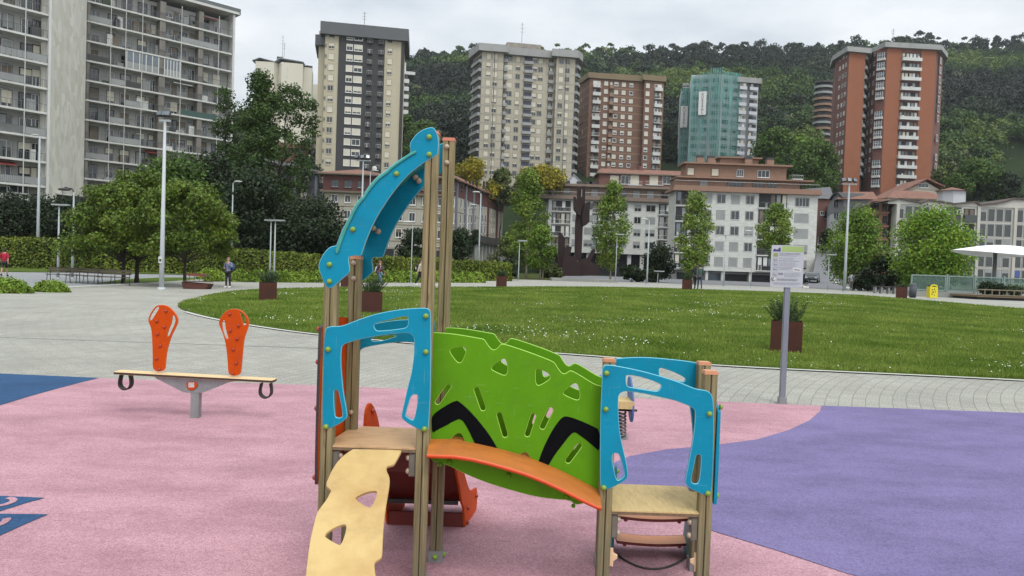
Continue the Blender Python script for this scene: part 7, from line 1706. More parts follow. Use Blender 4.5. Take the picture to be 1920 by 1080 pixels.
window(hk, F, F.uz(1541.5, 400)[0], F.uz(1541.5, 403)[1], .8, .8, m_white, m_shut, 0); window(hk, F, F.uz(1549, 405)[0], F.uz(1549, 410)[1], 1.2, 1.6, m_dframe, m_shut, 0)
hp = thing('salmon_house', (at(1645, 420, 148).x, 148, 3), 'narrow salmon coloured house with corner bay windows left of the grid building', 'house')
m_sal = mat('wall_salmon', rgb(186, 136, 112, .74), .85, .06, .5)
F = Fac(xy(1638, 420, 146), xy(1664, 420, 144)); G = Fac(xy(1629, 420, 152), xy(1638, 420, 146)); z1_ = F.uz(1650, 374)[1]
poly_prism(hp, 'wall', back([xy(1629, 420, 152), xy(1638, 420, 146), xy(1664, 420, 144)], 8), 0, z1_, m_sal)
b = MB()
for py in (375, 399, 424, 449): z = F.uz(1650, py)[1]; b.prism(offset_fp(back([xy(1629, 420, 152), xy(1638, 420, 146), xy(1662, 420, 144)], 4), -.4), z - .25, z + .1, m_sal)
b.build('cornice', hp)
for py in (388, 413, 437, 460):
    window(hp, F, F.uz(1642, py)[0], F.uz(1642, py + 7)[1], .8, 1.5, m_dframe, m_curtain, 0, sill=False); window(hp, F, F.uz(1659, py)[0], F.uz(1659, py + 7)[1], .6, 1.4, m_dframe, m_curtain, 0, sill=False); window(hp, G, G.L * .5, G.uz(1633, py + 7)[1], .7, 1.4, m_dframe, m_curtain, 0, sill=False)
# ---- grid building
gb = thing('grid_building', (at(1790, 440, 138).x, 138, 1), 'pale building with a grid of tall windows and a wavy roof edge at the right', 'apartment block')
m_grd = mat('wall_grid_grey', rgb(196, 192, 180, .75), .85, .06, .4, detail=8); m_pan = mat('panel_dark_green_grey', rgb(72, 76, 74, .75), .7, .08, .5)
F = Fac(xy(1677.5, 440, 138), xy(1990, 440, 138)); G = Fac(xy(1662, 440, 150), xy(1677.5, 440, 138)); zt_ = F.uz(1700, 383)[1]
poly_prism(gb, 'wall', [xy(1677.5, 440, 138), xy(1990, 440, 138), (xy(1990, 440, 138)[0], 152), xy(1662, 440, 150)], -1, zt_, m_grd)
# wavy parapet
WV = [(1664, 376), (1685, 371), (1706, 375), (1727, 379), (1740, 374), (1765, 377), (1787, 381), (1808, 379), (1827, 377), (1836, 383), (1866, 380), (1885, 376), (1900, 371), (1930, 373), (1985, 380)]
b = MB(); wv = [F.uz(a, c) for a, c in WV]; n = len(wv)
b.add([F.pt(u, zt_ - .01, .15) for u, z in wv] + [F.pt(u, z - .3, .15) for u, z in wv] + [F.pt(u, z - .3, -12) for u, z in wv] + [F.pt(u, zt_ - .01, -12) for u, z in wv], [(i, i + 1, n + i + 1, n + i) for i in range(n - 1)] + [(n + i, n + i + 1, 2 * n + i + 1, 2 * n + i) for i in range(n - 1)] + [(2 * n + i, 2 * n + i + 1, 3 * n + i + 1, 3 * n + i) for i in range(n - 1)], m_grd)
b.add([F.pt(u, z - .3, .5) for u, z in wv] + [F.pt(u, z, .5) for u, z in wv] + [F.pt(u, z, -12) for u, z in wv], [(i, i + 1, n + i + 1, n + i) for i in range(n - 1)] + [(n + i, n + i + 1, 2 * n + i + 1, 2 * n + i) for i in range(n - 1)], mat('roof_edge_brown', rgb(90, 78, 70, .7), .8)); b.build('wavy_roof', gb)
zf = [F.uz(1700, y)[1] for y in (411.5, 440, 468, 497, 525)]
for j, z in enumerate(zf):
    bays = ((1678, 1741, 4), (1833, 1896, 4), (1902, 1965, 4))
    for bi, (a, c, k) in enumerate(bays):
        ua, ub = F.uz(a, 440)[0], F.uz(c, 440)[0]; w = (ub - ua) / k
        for i in range(k):
            o = window(gb, F, ua + w * (i + .5), z + .15, w - .36, 2.3, m_slab, m_shutg if bi < 2 else mat('shutter_blue', rgb(70, 90, 150, .8), .7), rsh((0, .25, 1), (5, 2, .5)) if bi < 2 else rsh((0, .5), (2, 1)), mull=0, fw=.05, sill=False, gl=mat('glass_dark_green', rgb(50, 54, 52), .2, .2, .4, spec=.6))
    ua = F.uz(1750, 440)[0]
    for a, c, kk in ((1750, 1769, 0), (1772, 1800, 1), (1803, 1827, 2)):
        u0_, u1_ = F.uz(a, 440)[0], F.uz(c, 440)[0]; u = (u0_ + u1_) / 2
        if kk == 0: window(gb, F, u, z + .25, u1_ - u0_ - .2, 1.3, m_slab, m_shutg, 0, mull=1, fw=.1)
        elif kk == 1:
            b = MB(); fbox(b, F, u0_, u1_, z - .1, z + 2.6, .003, .08, m_pan); b.build('dark_panel', gb)
            for uu in (u - .9, u + .9): window(gb, F, uu, z + 1.3, .5, .8, m_white, m_shut, 0, mull=0, d=.08)
        else: balcony(gb, F, u, z + .1, u1_ - u0_ - .1, .7, 1.05, m_pan, 'solid', 2.3, m_void)
b = MB()
for px in (1677.9, 1743.5, 1829.5, 1898.5): u = F.uz(px, 440)[0]; b = MB(); fbox(b, F, u, u + .55, -1, zt_, .003, .3, m_grd); b.build('pilaster', gb)
# ---- red roofs and lantern behind the grid building
hv = thing('tiled_house', (at(1730, 360, 168).x, 168, 10), 'house with broad red tiled roof and timber gable behind the grid building', 'house')
F = Fac(xy(1668, 370, 160), xy(1800, 370, 160)); z1_ = F.uz(1700, 372)[1]; b = MB(); fbox(b, F, 0, F.L, 0, z1_, -12, 0, m_hw); b.build('wall', hv)
hip_roof(hv, F, 0, F.L, 12, z1_, F.uz(1720, 352)[1], .8, ridge=.35)
F = Fac(xy(1690, 360, 172), xy(1757, 360, 172)); b = MB(); fbox(b, F, 0, F.L, 0, F.uz(1720, 356)[1], -6, 0, m_hw); b.build('wall', hv); gable_roof(hv, F, 1682, 1735, 1768, 363, 337, 352, 1.0, 10, m_tile, .3, 'gable_roof')
b = MB(); u0_, u1_, ua = F.uz(1700, 356), F.uz(1762, 356), F.uz(1735, 340); b.add([F.pt(u0_[0], u0_[1]), F.pt(u1_[0], u1_[1]), F.pt(ua[0], ua[1])], [(0, 1, 2)], m_hw); b.build('gable', hv)
window(hv, F, F.uz(1731, 350)[0], F.uz(1731, 352)[1], 2.2, .9, m_white, m_shutg, 0, mull=2, d=.03)
ln_ = thing('roof_lantern', (at(1784, 365, 150).x, 150, 14), 'white octagonal turret with small brown tiled cap above the grid building', 'turret')
c = at(1784, 370, 150); R_ = 2.5; P8 = [(c.x + R_ * math.cos(a), c.y + R_ * math.sin(a)) for a in np.linspace(0, 2 * math.pi, 9)[:-1] + .39]
zt_ = at(1784, 359, 150).z; poly_prism(ln_, 'wall', P8, 6, zt_, m_wht)
b = MB(); b.add([(x + (x - c.x) * .25, y + (y - c.y) * .25, zt_) for x, y in P8] + [(c.x, c.y, at(1784, 351, 150).z)], [(i, (i + 1) % 8, 8) for i in range(8)] + [tuple(range(8))[::-1]], m_tile); b.build('roof', ln_)
# ---- brown house below the far pale tower
hq = thing('brown_house', (at(555, 290, 215).x, 215, 24), 'brown roofed building under the distant pale tower beside the poplar', 'house')
F = Fac(xy(525, 290, 215), xy(577, 290, 217)); zt_ = F.uz(550, 279)[1]; b = MB(); fbox(b, F, 0, F.L, 10, zt_, -8, 0, m_brownb); b.build('wall', hq); b = MB(); fbox(b, F, -1, F.L + 1, zt_, zt_ + 1.4, -10, 1.2, m_brownb); b.build('roof', hq)
for px in (537, 550, 563): window(hq, F, F.uz(px, 285)[0], F.uz(px, 288)[1], 1.6, 1.4, m_brownl, m_void, 0, mull=1)
flush_extra()
# ================================================================ people
m_skin = mat('skin', rgb(196, 150, 125, .75), .6, .04, 6)
def skin_mesh(name, J, E, R, root, m, sub=1):
    me = bpy.data.meshes.new('t'); ids = list(J); ix = {k: i for i, k in enumerate(ids)}
    me.from_pydata([J[k] for k in ids], [(ix[a], ix[b]) for a, b in E], []); o = bpy.data.objects.new('t', me); COL.objects.link(o)
    md = o.modifiers.new('s', 'SKIN'); md.use_smooth_shade = True; md2 = o.modifiers.new('u', 'SUBSURF'); md2.levels = sub; md2.render_levels = sub
    if not me.skin_vertices: me.skin_vertices.new() if hasattr(me.skin_vertices, 'new') else None
    sv = me.skin_vertices[0].data if me.skin_vertices else None
    for k in ids:
        r = R[k]; r = r if isinstance(r, tuple) else (r, r); sv[ix[k]].radius = r
    sv[ix[root]].use_root = True
    dg = bpy.context.evaluated_depsgraph_get(); dg.update(); r = bpy.data.meshes.new_from_object(o.evaluated_get(dg)); r.name = name
    bpy.data.objects.remove(o); r.materials.clear(); r.materials.append(m); r.polygons.foreach_set('material_index', [0] * len(r.polygons)); r.shade_smooth(); return r
def ensure_skin(me):
    pass
def person(px, Y, H, face, label, cloth, pose='stand', group=None):
    """cloth: dict(top=, legs=, hair=, shoes=, long=bool); face = heading angle, 0 looks away from the camera (+Y)"""
    g = base(px, Y, .02); root = thing('person', g, label, 'person', group); root.rotation_euler.z = face; s = H / 1.75; root.scale = (s, s, s)
    st = {'walk': .26, 'walk2': -.20, 'stand': .03, 'phone': .02}[pose]; J = {}; 
    J['pel'] = (0, 0, .93); J['wai'] = (0, .0, 1.08); J['che'] = (0, -.01, 1.28); J['nec'] = (0, .0, 1.47); J['nk2'] = (0, .015, 1.54); J['hd1'] = (0, .02, 1.62); J['hd2'] = (0, .015, 1.71)
    for sd, sg in (('l', -1), ('r', 1)):
        f = st * sg
        J['hip' + sd] = (.085 * sg, 0, .89); J['kn' + sd] = (.095 * sg, f * .55 + .03 * abs(st), .50); J['an' + sd] = (.095 * sg, f - (.06 if f < 0 else 0), .09 + (.05 if f < -.1 else 0)); J['to' + sd] = (.10 * sg, f + .13 - (.04 if f < 0 else 0), .035 + (.02 if f < -.1 else 0))
        J['sh' + sd] = (.185 * sg, -.01, 1.42); a = -f * .8
        if pose == 'phone' and sd == 'l': J['el' + sd] = (-.27, .04, 1.18); J['wr' + sd] = (-.15, .20, 1.38); hand = Vector((-.12, .19, 1.46))
        elif pose == 'phone': J['el' + sd] = (.25, .0, 1.15); J['wr' + sd] = (.12, .19, 1.10); hand = Vector((.06, .23, 1.12))
        else: J['el' + sd] = (.225 * sg, a * .45 - .02, 1.14); J['wr' + sd] = (.235 * sg, a + .04, .90); hand = Vector((.235 * sg, a + .06, .82))
        w_ = Vector(J['wr' + sd]); d = (hand - w_).normalized(); J['pa' + sd] = tuple(w_ + d * .06); side = Vector((1, 0, 0)) if abs(d.x) < .6 else Vector((0, 1, 0)); q = d.cross(side).normalized()
        for k, (o, L) in enumerate(((-.030, .06), (-.010, .075), (.010, .08), (.030, .065))): J['f%d%s' % (k, sd)] = tuple(w_ + d * (.06 + L * .5) + q * o + side * .004 * sg); J['g%d%s' % (k, sd)] = tuple(w_ + d * (.055 + L) + q * o * 1.05 - side * .012 * sg)
        J['th' + sd] = tuple(w_ + d * .05 + q * .05 - side * .01 * sg)
    E = [('pel', 'wai'), ('wai', 'che'), ('che', 'nec'), ('nec', 'nk2'), ('nk2', 'hd1'), ('hd1', 'hd2')]
    R = {'pel': (.15, .11), 'wai': (.125, .095), 'che': (.15, .105), 'nec': (.07, .065), 'nk2': .055, 'hd1': (.078, .098), 'hd2': (.072, .088)}
    for sd in 'lr':
        E += [('pel', 'hip' + sd), ('hip' + sd, 'kn' + sd), ('kn' + sd, 'an' + sd), ('an' + sd, 'to' + sd), ('nec', 'sh' + sd), ('sh' + sd, 'el' + sd), ('el' + sd, 'wr' + sd), ('wr' + sd, 'pa' + sd), ('wr' + sd, 'th' + sd)] + [('pa' + sd, 'f%d%s' % (k, sd)) for k in range(4)] + [('f%d%s' % (k, sd), 'g%d%s' % (k, sd)) for k in range(4)]
        R.update({'hip' + sd: .088, 'kn' + sd: .056, 'an' + sd: .038, 'to' + sd: .036, 'sh' + sd: .056, 'el' + sd: .040, 'wr' + sd: .026, 'pa' + sd: (.034, .018), 'th' + sd: .011}); R.update({'%s%d%s' % (c, k, sd): .009 for c in 'fg' for k in range(4)})
    body = link_mesh(skin_mesh('body', J, E, R, 'pel', m_skin), 'body', root)
    grow = lambda ks, d: {k: ((R[k][0] + d, R[k][1] + d) if isinstance(R[k], tuple) else (R[k] + d, R[k] + d)) for k in ks}
    # jacket or shirt
    ks = ['pel', 'wai', 'che', 'nec', 'shl', 'shr', 'ell', 'elr', 'wrl', 'wrr'] if not cloth.get('short_sleeve') else ['pel', 'wai', 'che', 'nec', 'shl', 'shr', 'ell', 'elr']
    e = [(a, b) for a, b in E if a in ks and b in ks]; J2 = dict(J); J2['pel'] = (0, 0, .93 - cloth.get('long', 0)); Rr = grow(ks, .022)
    Rr['nec'] = (.08, .075); link_mesh(skin_mesh('jacket', {k: J2[k] for k in ks}, e, Rr, 'pel', cloth['top']), 'jacket', root)
    ks = ['pel', 'hipl', 'hipr', 'knl', 'knr'] + ([] if cloth.get('shorts') else ['anl', 'anr']); e = [(a, b) for a, b in E if a in ks and b in ks]; Rr = grow(ks, .014 if not cloth.get('wide') else .03); Rr['pel'] = (.15, .115)
    link_mesh(skin_mesh('trousers', {k: J[k] for k in ks}, e, Rr, 'pel', cloth['legs']), 'trousers', root)
    for sd in 'lr':
        b = MB(); a, t = Vector(J['an' + sd]), Vector(J['to' + sd]); d = (t - a); d.z = 0; d.normalize()
        b.ball(tuple(a * .45 + t * .55 - Vector((0, 0, .02))), 1, cloth['shoes'], 10, 6, (.05, .135, .052)); b.ball(tuple(a - Vector((0, .01, .02))), 1, cloth['shoes'], 8, 5, (.046, .06, .06)); link_mesh(b.mesh('shoe'), 'shoe', root, True)
    b = MB(); b.ball((0, -.005, 1.665), 1, cloth['hair'], 14, 9, (.092, .108, .112)); 
    if cloth.get('longhair'): b.ball((0, -.06, 1.52), 1, cloth['hair'], 12, 8, (.10, .065, .19))
    # keep the face free: push front lower hair vertices back
    b.v = [(x, min(y, .045) if z < 1.70 else y, z) for x, y, z in b.v]; link_mesh(b.mesh('hair'), 'hair', root, True)
    b = MB(); b.ball((0, .118, 1.635), .016, m_skin, 8, 5, (.8, 1.2, 1.3)); 
    for sg in (-1, 1): b.ball((.031 * sg, .106, 1.66), .011, mat('eye_dark', rgb(30, 24, 22), .3), 8, 5); b.ball((.09 * sg, .01, 1.645), .022, m_skin, 8, 5, (.4, .8, 1.2))
    b.ball((0, .108, 1.597), .014, mat('lips', rgb(160, 90, 80, .8), .5), 8, 4, (1.6, .5, .45)); link_mesh(b.mesh('face'), 'face', root, True)
    return root
def backpack(root, m, label, m2=None, z=1.22, y=-.20, sc=1.0, side=0):
    b = MB(); T = root.matrix_basis if False else Matrix.LocRotScale(root.location, root.rotation_euler, root.scale)
    b.ball((side, y, z), 1, m, 14, 9, (.15 * sc, .095 * sc, .22 * sc)); b.ball((side, y - .07 * sc, z - .06), 1, m2 or m, 12, 7, (.11 * sc, .05 * sc, .11 * sc))
    for sg in (-1, 1): b.tube([(side + .1 * sg, y + .05, z + .16), (.11 * sg, .0, 1.46), (.13 * sg, .11, 1.34), (.15 * sg, .08, 1.2), (side + .12 * sg, y + .05, z - .12)], .014, m2 or m, 6)
    g = root.location.copy(); o = bpy.data.objects.new('backpack', b.mesh('backpack')); COL.objects.link(o); o.data.shade_smooth()
    o.location = g; o.rotation_euler = root.rotation_euler; o.scale = root.scale; tag(o, label, 'backpack'); return o
cm = lambda n, *c: mat(n, rgb(*c), .85, .12, 6)
bk, wh = cm('cloth_black', 30, 29, 32), cm('shoe_white', 205, 203, 198); hairb = mat('hair_black', rgb(28, 24, 22), .6, .2, 20); hairr = mat('hair_auburn', rgb(78, 44, 34), .6, .2, 20)
P1 = person(8, 47.5, 1.74, .35, 'person in a red shirt and black shorts walking away at the left edge', dict(top=cm('shirt_red', 158, 22, 48), legs=bk, hair=hairb, shoes=bk, shorts=1, short_sleeve=1, long=.08), 'walk')
P2 = person(427, 40.6, 1.66, math.pi - .25, 'person in a grey denim jacket talking on a phone by the lawn corner', dict(top=cm('jacket_grey_blue', 112, 118, 140), legs=bk, hair=mat('hair_grey', rgb(120, 104, 92), .6), shoes=wh, long=.14), 'phone')
backpack(P2, cm('bag_blue', 50, 76, 128), 'blue backpack on the person talking on the phone', sc=1.1, side=.10 * -1)
P3 = person(711, 44.5, 1.62, -math.pi / 2 - .2, 'auburn haired person in blue jeans walking right behind the arch foot', dict(top=cm('top_wine', 78, 42, 44), legs=cm('jeans', 84, 108, 134), hair=hairr, shoes=wh, longhair=1), 'walk')
backpack(P3, cm('bag_white', 205, 205, 222), 'white backpack on the auburn haired person in jeans', z=1.12, sc=1.05)
P4 = person(787, 47.5, 1.66, -math.pi / 2 + .1, 'black haired person in a beige jacket walking just left of the tall post', dict(top=cm('jacket_beige', 168, 158, 140), legs=bk, hair=hairb, shoes=wh, longhair=1, wide=1), 'walk')
backpack(P4, bk, 'black backpack with a pale top on the person in the beige jacket', wh, z=1.25, sc=1.05)
P5 = person(1302.5, 54, 1.70, .1, 'person dressed all in black walking, left one of the pair by a planter', dict(top=bk, legs=bk, hair=hairb, shoes=bk, longhair=1), 'walk')
P6 = person(1311.5, 53.4, 1.76, -.1, 'person in a dark green jacket, right one of the pair by a planter', dict(top=cm('jacket_green', 62, 80, 74), legs=cm('jeans_dark', 52, 60, 74), hair=hairb, shoes=bk, long=.05), 'walk2')
m_patch = mat('cloth_patterned', rgb(40, 44, 48), .85, 0, 9, col2=rgb(190, 195, 195, .8), lo=.46, hi=.54, detail=1)
P7 = person(1595.5, 72, 1.75, -.3, 'person in a black and white patterned shirt standing beside the tall floodlight mast', dict(top=m_patch, legs=cm('trousers_grey', 92, 94, 92), hair=hairb, shoes=bk, long=.05), 'stand')
def small_dog(px, Y, label):
    g = base(px, Y); J = {'a': (0, -.16, .26), 'b': (0, .02, .27), 'c': (0, .16, .28), 'n': (0, .24, .37), 'h': (0, .29, .41), 'm': (0, .37, .39), 't': (0, -.25, .36)}
    E = [('a', 'b'), ('b', 'c'), ('c', 'n'), ('n', 'h'), ('h', 'm'), ('a', 't')]; R = {'a': .075, 'b': .075, 'c': .09, 'n': .055, 'h': .06, 'm': .026, 't': .02}
    for s_, x in (('l', -.06), ('r', .06)):
        J['f' + s_] = (x, .16, .15); J['g' + s_] = (x, .17, .02); J['k' + s_] = (x, -.13, .18); J['o' + s_] = (x, -.22, .10); J['p' + s_] = (x, -.19, .02)
        E += [('c', 'f' + s_), ('f' + s_, 'g' + s_), ('a', 'k' + s_), ('k' + s_, 'o' + s_), ('o' + s_, 'p' + s_)]; R.update({'f' + s_: .03, 'g' + s_: .022, 'k' + s_: .038, 'o' + s_: .02, 'p' + s_: .02})
    root = thing('dog', g, label, 'dog'); root.rotation_euler.z = 1.2; link_mesh(skin_mesh('body', J, E, R, 'b', mat('fur_white', rgb(212, 206, 196, .8), .9, .08, 8)), 'body', root)
    b = MB()
    for x in (-.04, .04): b.ball((x, .27, .47), .03, mat('fur_grey', rgb(130, 124, 116, .8), .9), 6, 4, (.5, .6, 1.2))
    link_mesh(b.mesh('ear'), 'ear', root, True)
small_dog(1588, 71, 'small white dog beside the person by the floodlight mast'); small_dog(1511, 64, 'small white dog on the far pavement below the parked car')

# ================================================================ lamps
def lamp(name, label, px, pyb, Y, top_py, r0, kind, group=None, base_z=None, m=None, arm=1):
    p = base(px, Y) if pyb is None else at(px, pyb, Y); x, y = p.x, Y
    z0 = tz(x, y) if base_z is None else base_z
    top = at(px, top_py, Y); 
    if pyb is not None: z0 = min(z0, p.z) if name != 'lamp_mast' else tz(x, y)
    root = thing(name, (x, y, z0), label, 'street lamp', group); zt_ = top.z; mm = m or m_steel_dull
    b = MB(); b.tube([(x, y, z0 - .1), (x, y, z0 + (zt_ - z0) * .25), (x, y, zt_)], [r0, r0 * .85, r0 * .5], mm, 10); b.tube([(x, y, z0 - .1), (x, y, z0 + .12)], r0 * 1.5, mm, 10); b.build('pole', root, True)
    b = MB()
    if kind == 'flood':
        fw_ = (10 if px < 400 else 14) * Y / FPX; b.box(x - fw_, x + fw_, y - .05, y + .05, zt_, zt_ + .1, mm); o = b.build('crossbar', root)
        for dx in (-.8 * fw_, -.1 * fw_, .6 * fw_):
            f = MB(); T = Matrix.Translation((x + dx, y - .1, zt_ + .35)) @ Matrix.Rotation(-.5, 4, 'X') @ Matrix.Rotation(dx * .6, 4, 'Z'); f.box(-.13, .13, -.08, .06, -.13, .13, m_dframe, T @ Matrix.Scale(.6 + Y / 90, 4)); f.box(-.11, .11, -.09, -.081, -.11, .11, m_glassb, T @ Matrix.Scale(.6 + Y / 90, 4)); f.build('floodlight', root)
    elif kind == 'arm':
        b.tube([(x, y, zt_ - .1), (x + .12 * arm, y, zt_ + .1), (x + .45 * arm, y, zt_ + .16)], .035, mm, 6); b.ball((x + .42 * arm, y, zt_ + .14), 1, m_slab, 12, 6, (.36, .16, .07)); b.build('lamp_head', root, True)
    elif kind == 'flat':
        b.box(x - .32 * (arm != 2) - .1, x + .62, y - .15, y + .15, zt_, zt_ + .08, mm); b.box(x - .2, x + .5, y - .1, y + .1, zt_ - .02, zt_, m_slab); b.build('lamp_head', root)
    elif kind == 'ring':
        b.tube([(x, y, zt_ - .05), (x + .1 * arm, y, zt_ + .2), (x + .5 * arm, y, zt_ + .28), (x + .9 * arm, y, zt_ + .15)], .04, m_dframe, 6); b.ball((x + .6 * arm, y, zt_ + .15), 1, m_dframe, 12, 5, (.45, .2, .1)); b.build('lamp_head', root, True)
    return root
lamp('lamp_mast', 'tall white floodlight mast with stickers rising between the maples', 303, 527, 36.5, 228, .125, 'flood', m=mat('mast_white', rgb(190, 194, 196, .78), .5, .06, 1.5))
mst = [o for o in COL.objects if o.get('label', '').startswith('tall white floodlight mast with stickers')][0]
b = MB(); c = at(300.5, 487, 36.33); b.box(c.x - .09, c.x + .08, c.y - .0, c.y + .01, c.z - .16, c.z + .16, mat('sticker_white', rgb(214, 214, 210, .8), .6, .3, 30)); b.box(c.x - .05, c.x + .05, c.y - .012, c.y - .001, c.z - .08, c.z + .04, m_dframe); b.build('sticker', mst)
lamp('lamp_mast', 'tall thin mast at the left edge in front of the balconies', 71, 460, 66, 256, .16, 'arm', arm=-1)
lamp('street_lamp', 'single curved arm lamp standing behind the hedge right of the maples', 434, 470, 62.5, 343, .09, 'arm', None, arm=1)
lamp('street_lamp', 'flat topped lamp by the hedge, just left of the long bench', 109, 497, 46, 385, .085, 'flat')
lamp('street_lamp', 'ring headed lamp pole directly behind the long bench', 136, 495, 47, 360, .09, 'ring', arm=-1)
lamp('street_lamp', 'left pole of the twin lamps in front of the hedge', 506, 508, 50, 414, .07, 'flat')
lamp('street_lamp', 'right pole of the twin lamps in front of the hedge', 514, 507, 49, 414, .075, 'flat', arm=2)
lamp('street_lamp', 'dark ring lamp in front of the stone panel above the shrubs', 117, 400, 80, 356, .06, 'ring', base_z=None, m=m_dframe)
lamp('lamp_mast', 'floodlight mast rising behind the blue arch in front of the grey tower', 676, 480, 68, 302, .13, 'flood')
lamp('street_lamp', 'curved lamp behind the blue arch beside the floodlight mast', 690, 480, 70, 322, .08, 'arm', arm=1)
lamp('street_lamp', 'thin lamp seen between arch and tall posts by the small dark tree', 771, 508, 52, 420, .045, 'arm', arm=-1)
lamp('street_lamp', 'tall lamp in front of the side wall of the red roofed house', 897, 505, 66, 363, .09, 'arm', arm=-1)
lamp('street_lamp', 'shorter lamp left of the tall lamp by the side wall of the red roofed house', 874, 500, 70, 386, .07, 'arm', arm=1)
lamp('street_lamp', 'thin pole between the hedge end and the slender trees', 972, 520, 60, 452, .05, 'flat', arm=2)
lamp('street_lamp', 'lamp between the white block columns and the right sculpture tree', 1213, 526, 66, 414, .09, 'arm', arm=-1)
lamp('street_lamp', 'slim pole just right of the rusty sculpture tree', 1154, 524, 66, 440, .045, 'flat', arm=2)
lamp('street_lamp', 'lamp with flat head in front of the white stone block', 1357, 532, 66, 442, .075, 'flat', arm=2)
lamp('street_lamp', 'thin lamp close to the left edge of the notice board', 1408, 533, 68, 436, .05, 'arm', arm=-1)
lamp('lamp_mast', 'tall floodlight mast on the right in front of the uphill street', 1583, 545, 62, 346, .14, 'flood')
lamp('street_lamp', 'slim pole in front of the road left of the right floodlight mast', 1552, 540, 66, 478, .045, 'flat', arm=2)
lamp('street_lamp', 'short lamp in the passage under the white block', 1233, 528, 74, 509, .04, 'flat')

# ================================================================ notice board
nb_p = onterrain(1466, 757); nY = nb_p.y
nb = thing('notice_board', nb_p, 'grey notice board on a single post at the edge of the pink rubber', 'sign')
bx_ = at(1466, 757, nY); b = MB(); b.box(bx_.x - .034, bx_.x + .034, nY - .03, nY + .03, nb_p.z, at(1475, 535, nY).z, mat('post_grey', rgb(128, 132, 140, .78), .5, .05, 2)); pst = b.build('post', nb)
b = MB(); b.box(bx_.x - .075, bx_.x + .075, nY - .06, nY + .06, nb_p.z, nb_p.z + .012, m_steel); b.box(bx_.x - .048, bx_.x + .048, nY - .045, nY + .045, nb_p.z + .012, nb_p.z + .09, m_steel); b.build('post_foot', nb)
sY = nY - .04; tl, tr_p, br = at(1447, 459, sY), at(1508, 460, sY), at(1505, 540, sY); x0, x1 = bx_.x - .205 + .0, bx_.x + .235; x0 = (tl.x + at(1443, 538, sY).x) / 2; x1 = (tr_p.x + br.x) / 2; z1_, z0_ = at(1477, 460, sY).z, at(1474, 539, sY).z
T = frame_T(Vector((x0, sY, z0_)), Vector((1, 0, 0)), Vector((0, 0, 1))); W_, H_ = x1 - x0, z1_ - z0_
b = MB(); r = .015; sheet(b, [chaikin([(0, r), (0, H_ - r), (r, H_), (W_ - r, H_), (W_, H_ - r), (W_, r), (W_ - r, 0), (r, 0)], 1)], T, .006, mat('sign_grey', rgb(184, 187, 188, .80), .5, .03, 3), m_steel, .0008)
bd = b.build('board', nb, fix=False)
def sbox(b, u0, u1, v0, v1, m, d=.0012): b.box(x0 + u0 * W_, x0 + u1 * W_, sY - d, sY - .0002 - d * .3, z1_ - v1 * H_, z1_ - v0 * H_, m)
b = MB(); sbox(b, .32, .985, .02, .155, mat('sign_green', rgb(160, 182, 108, .8), .5)); b.build('green_band', bd)
b = MB(); pl_ = mat('sign_purple', rgb(66, 60, 110, .8), .5); P = [(.05, .155), (.05, .125), (.10, .085), (.15, .11), (.2, .10), (.24, .055), (.28, .065), (.285, .155)]; zz = [(x0 + u * W_, z1_ - v * H_) for u, v in P]
b.add([(x, sY - .0015, z) for x, z in zz], [tuple(range(len(zz)))], pl_); b.build('emblem', bd)
ink = mat('sign_ink', rgb(76, 72, 104, .8), .6, .1, 40); b = MB(); random.seed(12)
rows_ = [(.185, .92, 1.4), (.212, .9, 1.2), (.245, .8, 1.3), (.30, .75, .8), (.325, .72, .8), (.365, .85, 1.5), (.41, .8, .7), (.435, .75, .7), (.46, .82, .7), (.485, .75, .7), (.52, .68, .8), (.545, .65, .8), (.575, .62, .8), (.66, .9, .8), (.69, .93, .8), (.715, .9, .8), (.74, .8, .8), (.89, .95, .8), (.912, .9, .7), (.935, .8, .6)]
for v, ue, th in rows_:
    u = .25 if v < .62 else (.42 if v < .8 else .1)
    while u < ue - .03:
        w = random.uniform(.02, .07); 
        if not (.62 < v < .6): sbox(b, u, min(u + w, ue), v, v + .0075 * th, ink)
        u += w + random.uniform(.008, .016)
b.build('small_print', bd)
b = MB()
for v0, m_ in ((.19, mat('picto_olive', rgb(140, 150, 90, .8), .6)), (.31, ink), (.42, ink), (.53, ink), (.66, ink)):
    if v0 == .19: sbox(b, .07, .21, v0, v0 + .09, m_)
    else:
        sbox(b, .07, .215, v0, v0 + .004, ink); sbox(b, .07, .075, v0, v0 + .085, ink); sbox(b, .21, .215, v0, v0 + .085, ink); sbox(b, .07, .215, v0 + .085, v0 + .089, ink)
        for k in range(3): a = .10 + k * .03; sbox(b, a, a + .018, v0 + .02 + .012 * ((k * 2) % 3), v0 + .065, ink)
for k in range(4): sbox(b, .25 + k * .035, .27 + k * .035, .655, .71, ink)
b.build('pictogram', bd)
b = MB(); cx_, cz_ = x0 + .08 * W_, z1_ - .815 * H_
b.add([(cx_ + .036 * math.cos(a), sY - .0016, cz_ + .036 * math.sin(a)) for a in np.linspace(0, 2 * math.pi, 24, endpoint=False)], [tuple(range(24))], m_white)
for k in range(6): a = k * math.pi / 3 + .3; rr = .022 if k else 0; b.add([(cx_ + rr * math.cos(a) + .010 * math.cos(q), sY - .0022, cz_ + rr * math.sin(a) + .010 * math.sin(q)) for q in np.linspace(0, 2 * math.pi, 6, endpoint=False)], [tuple(range(6))], m_dframe)
b.build('football_picture', bd)
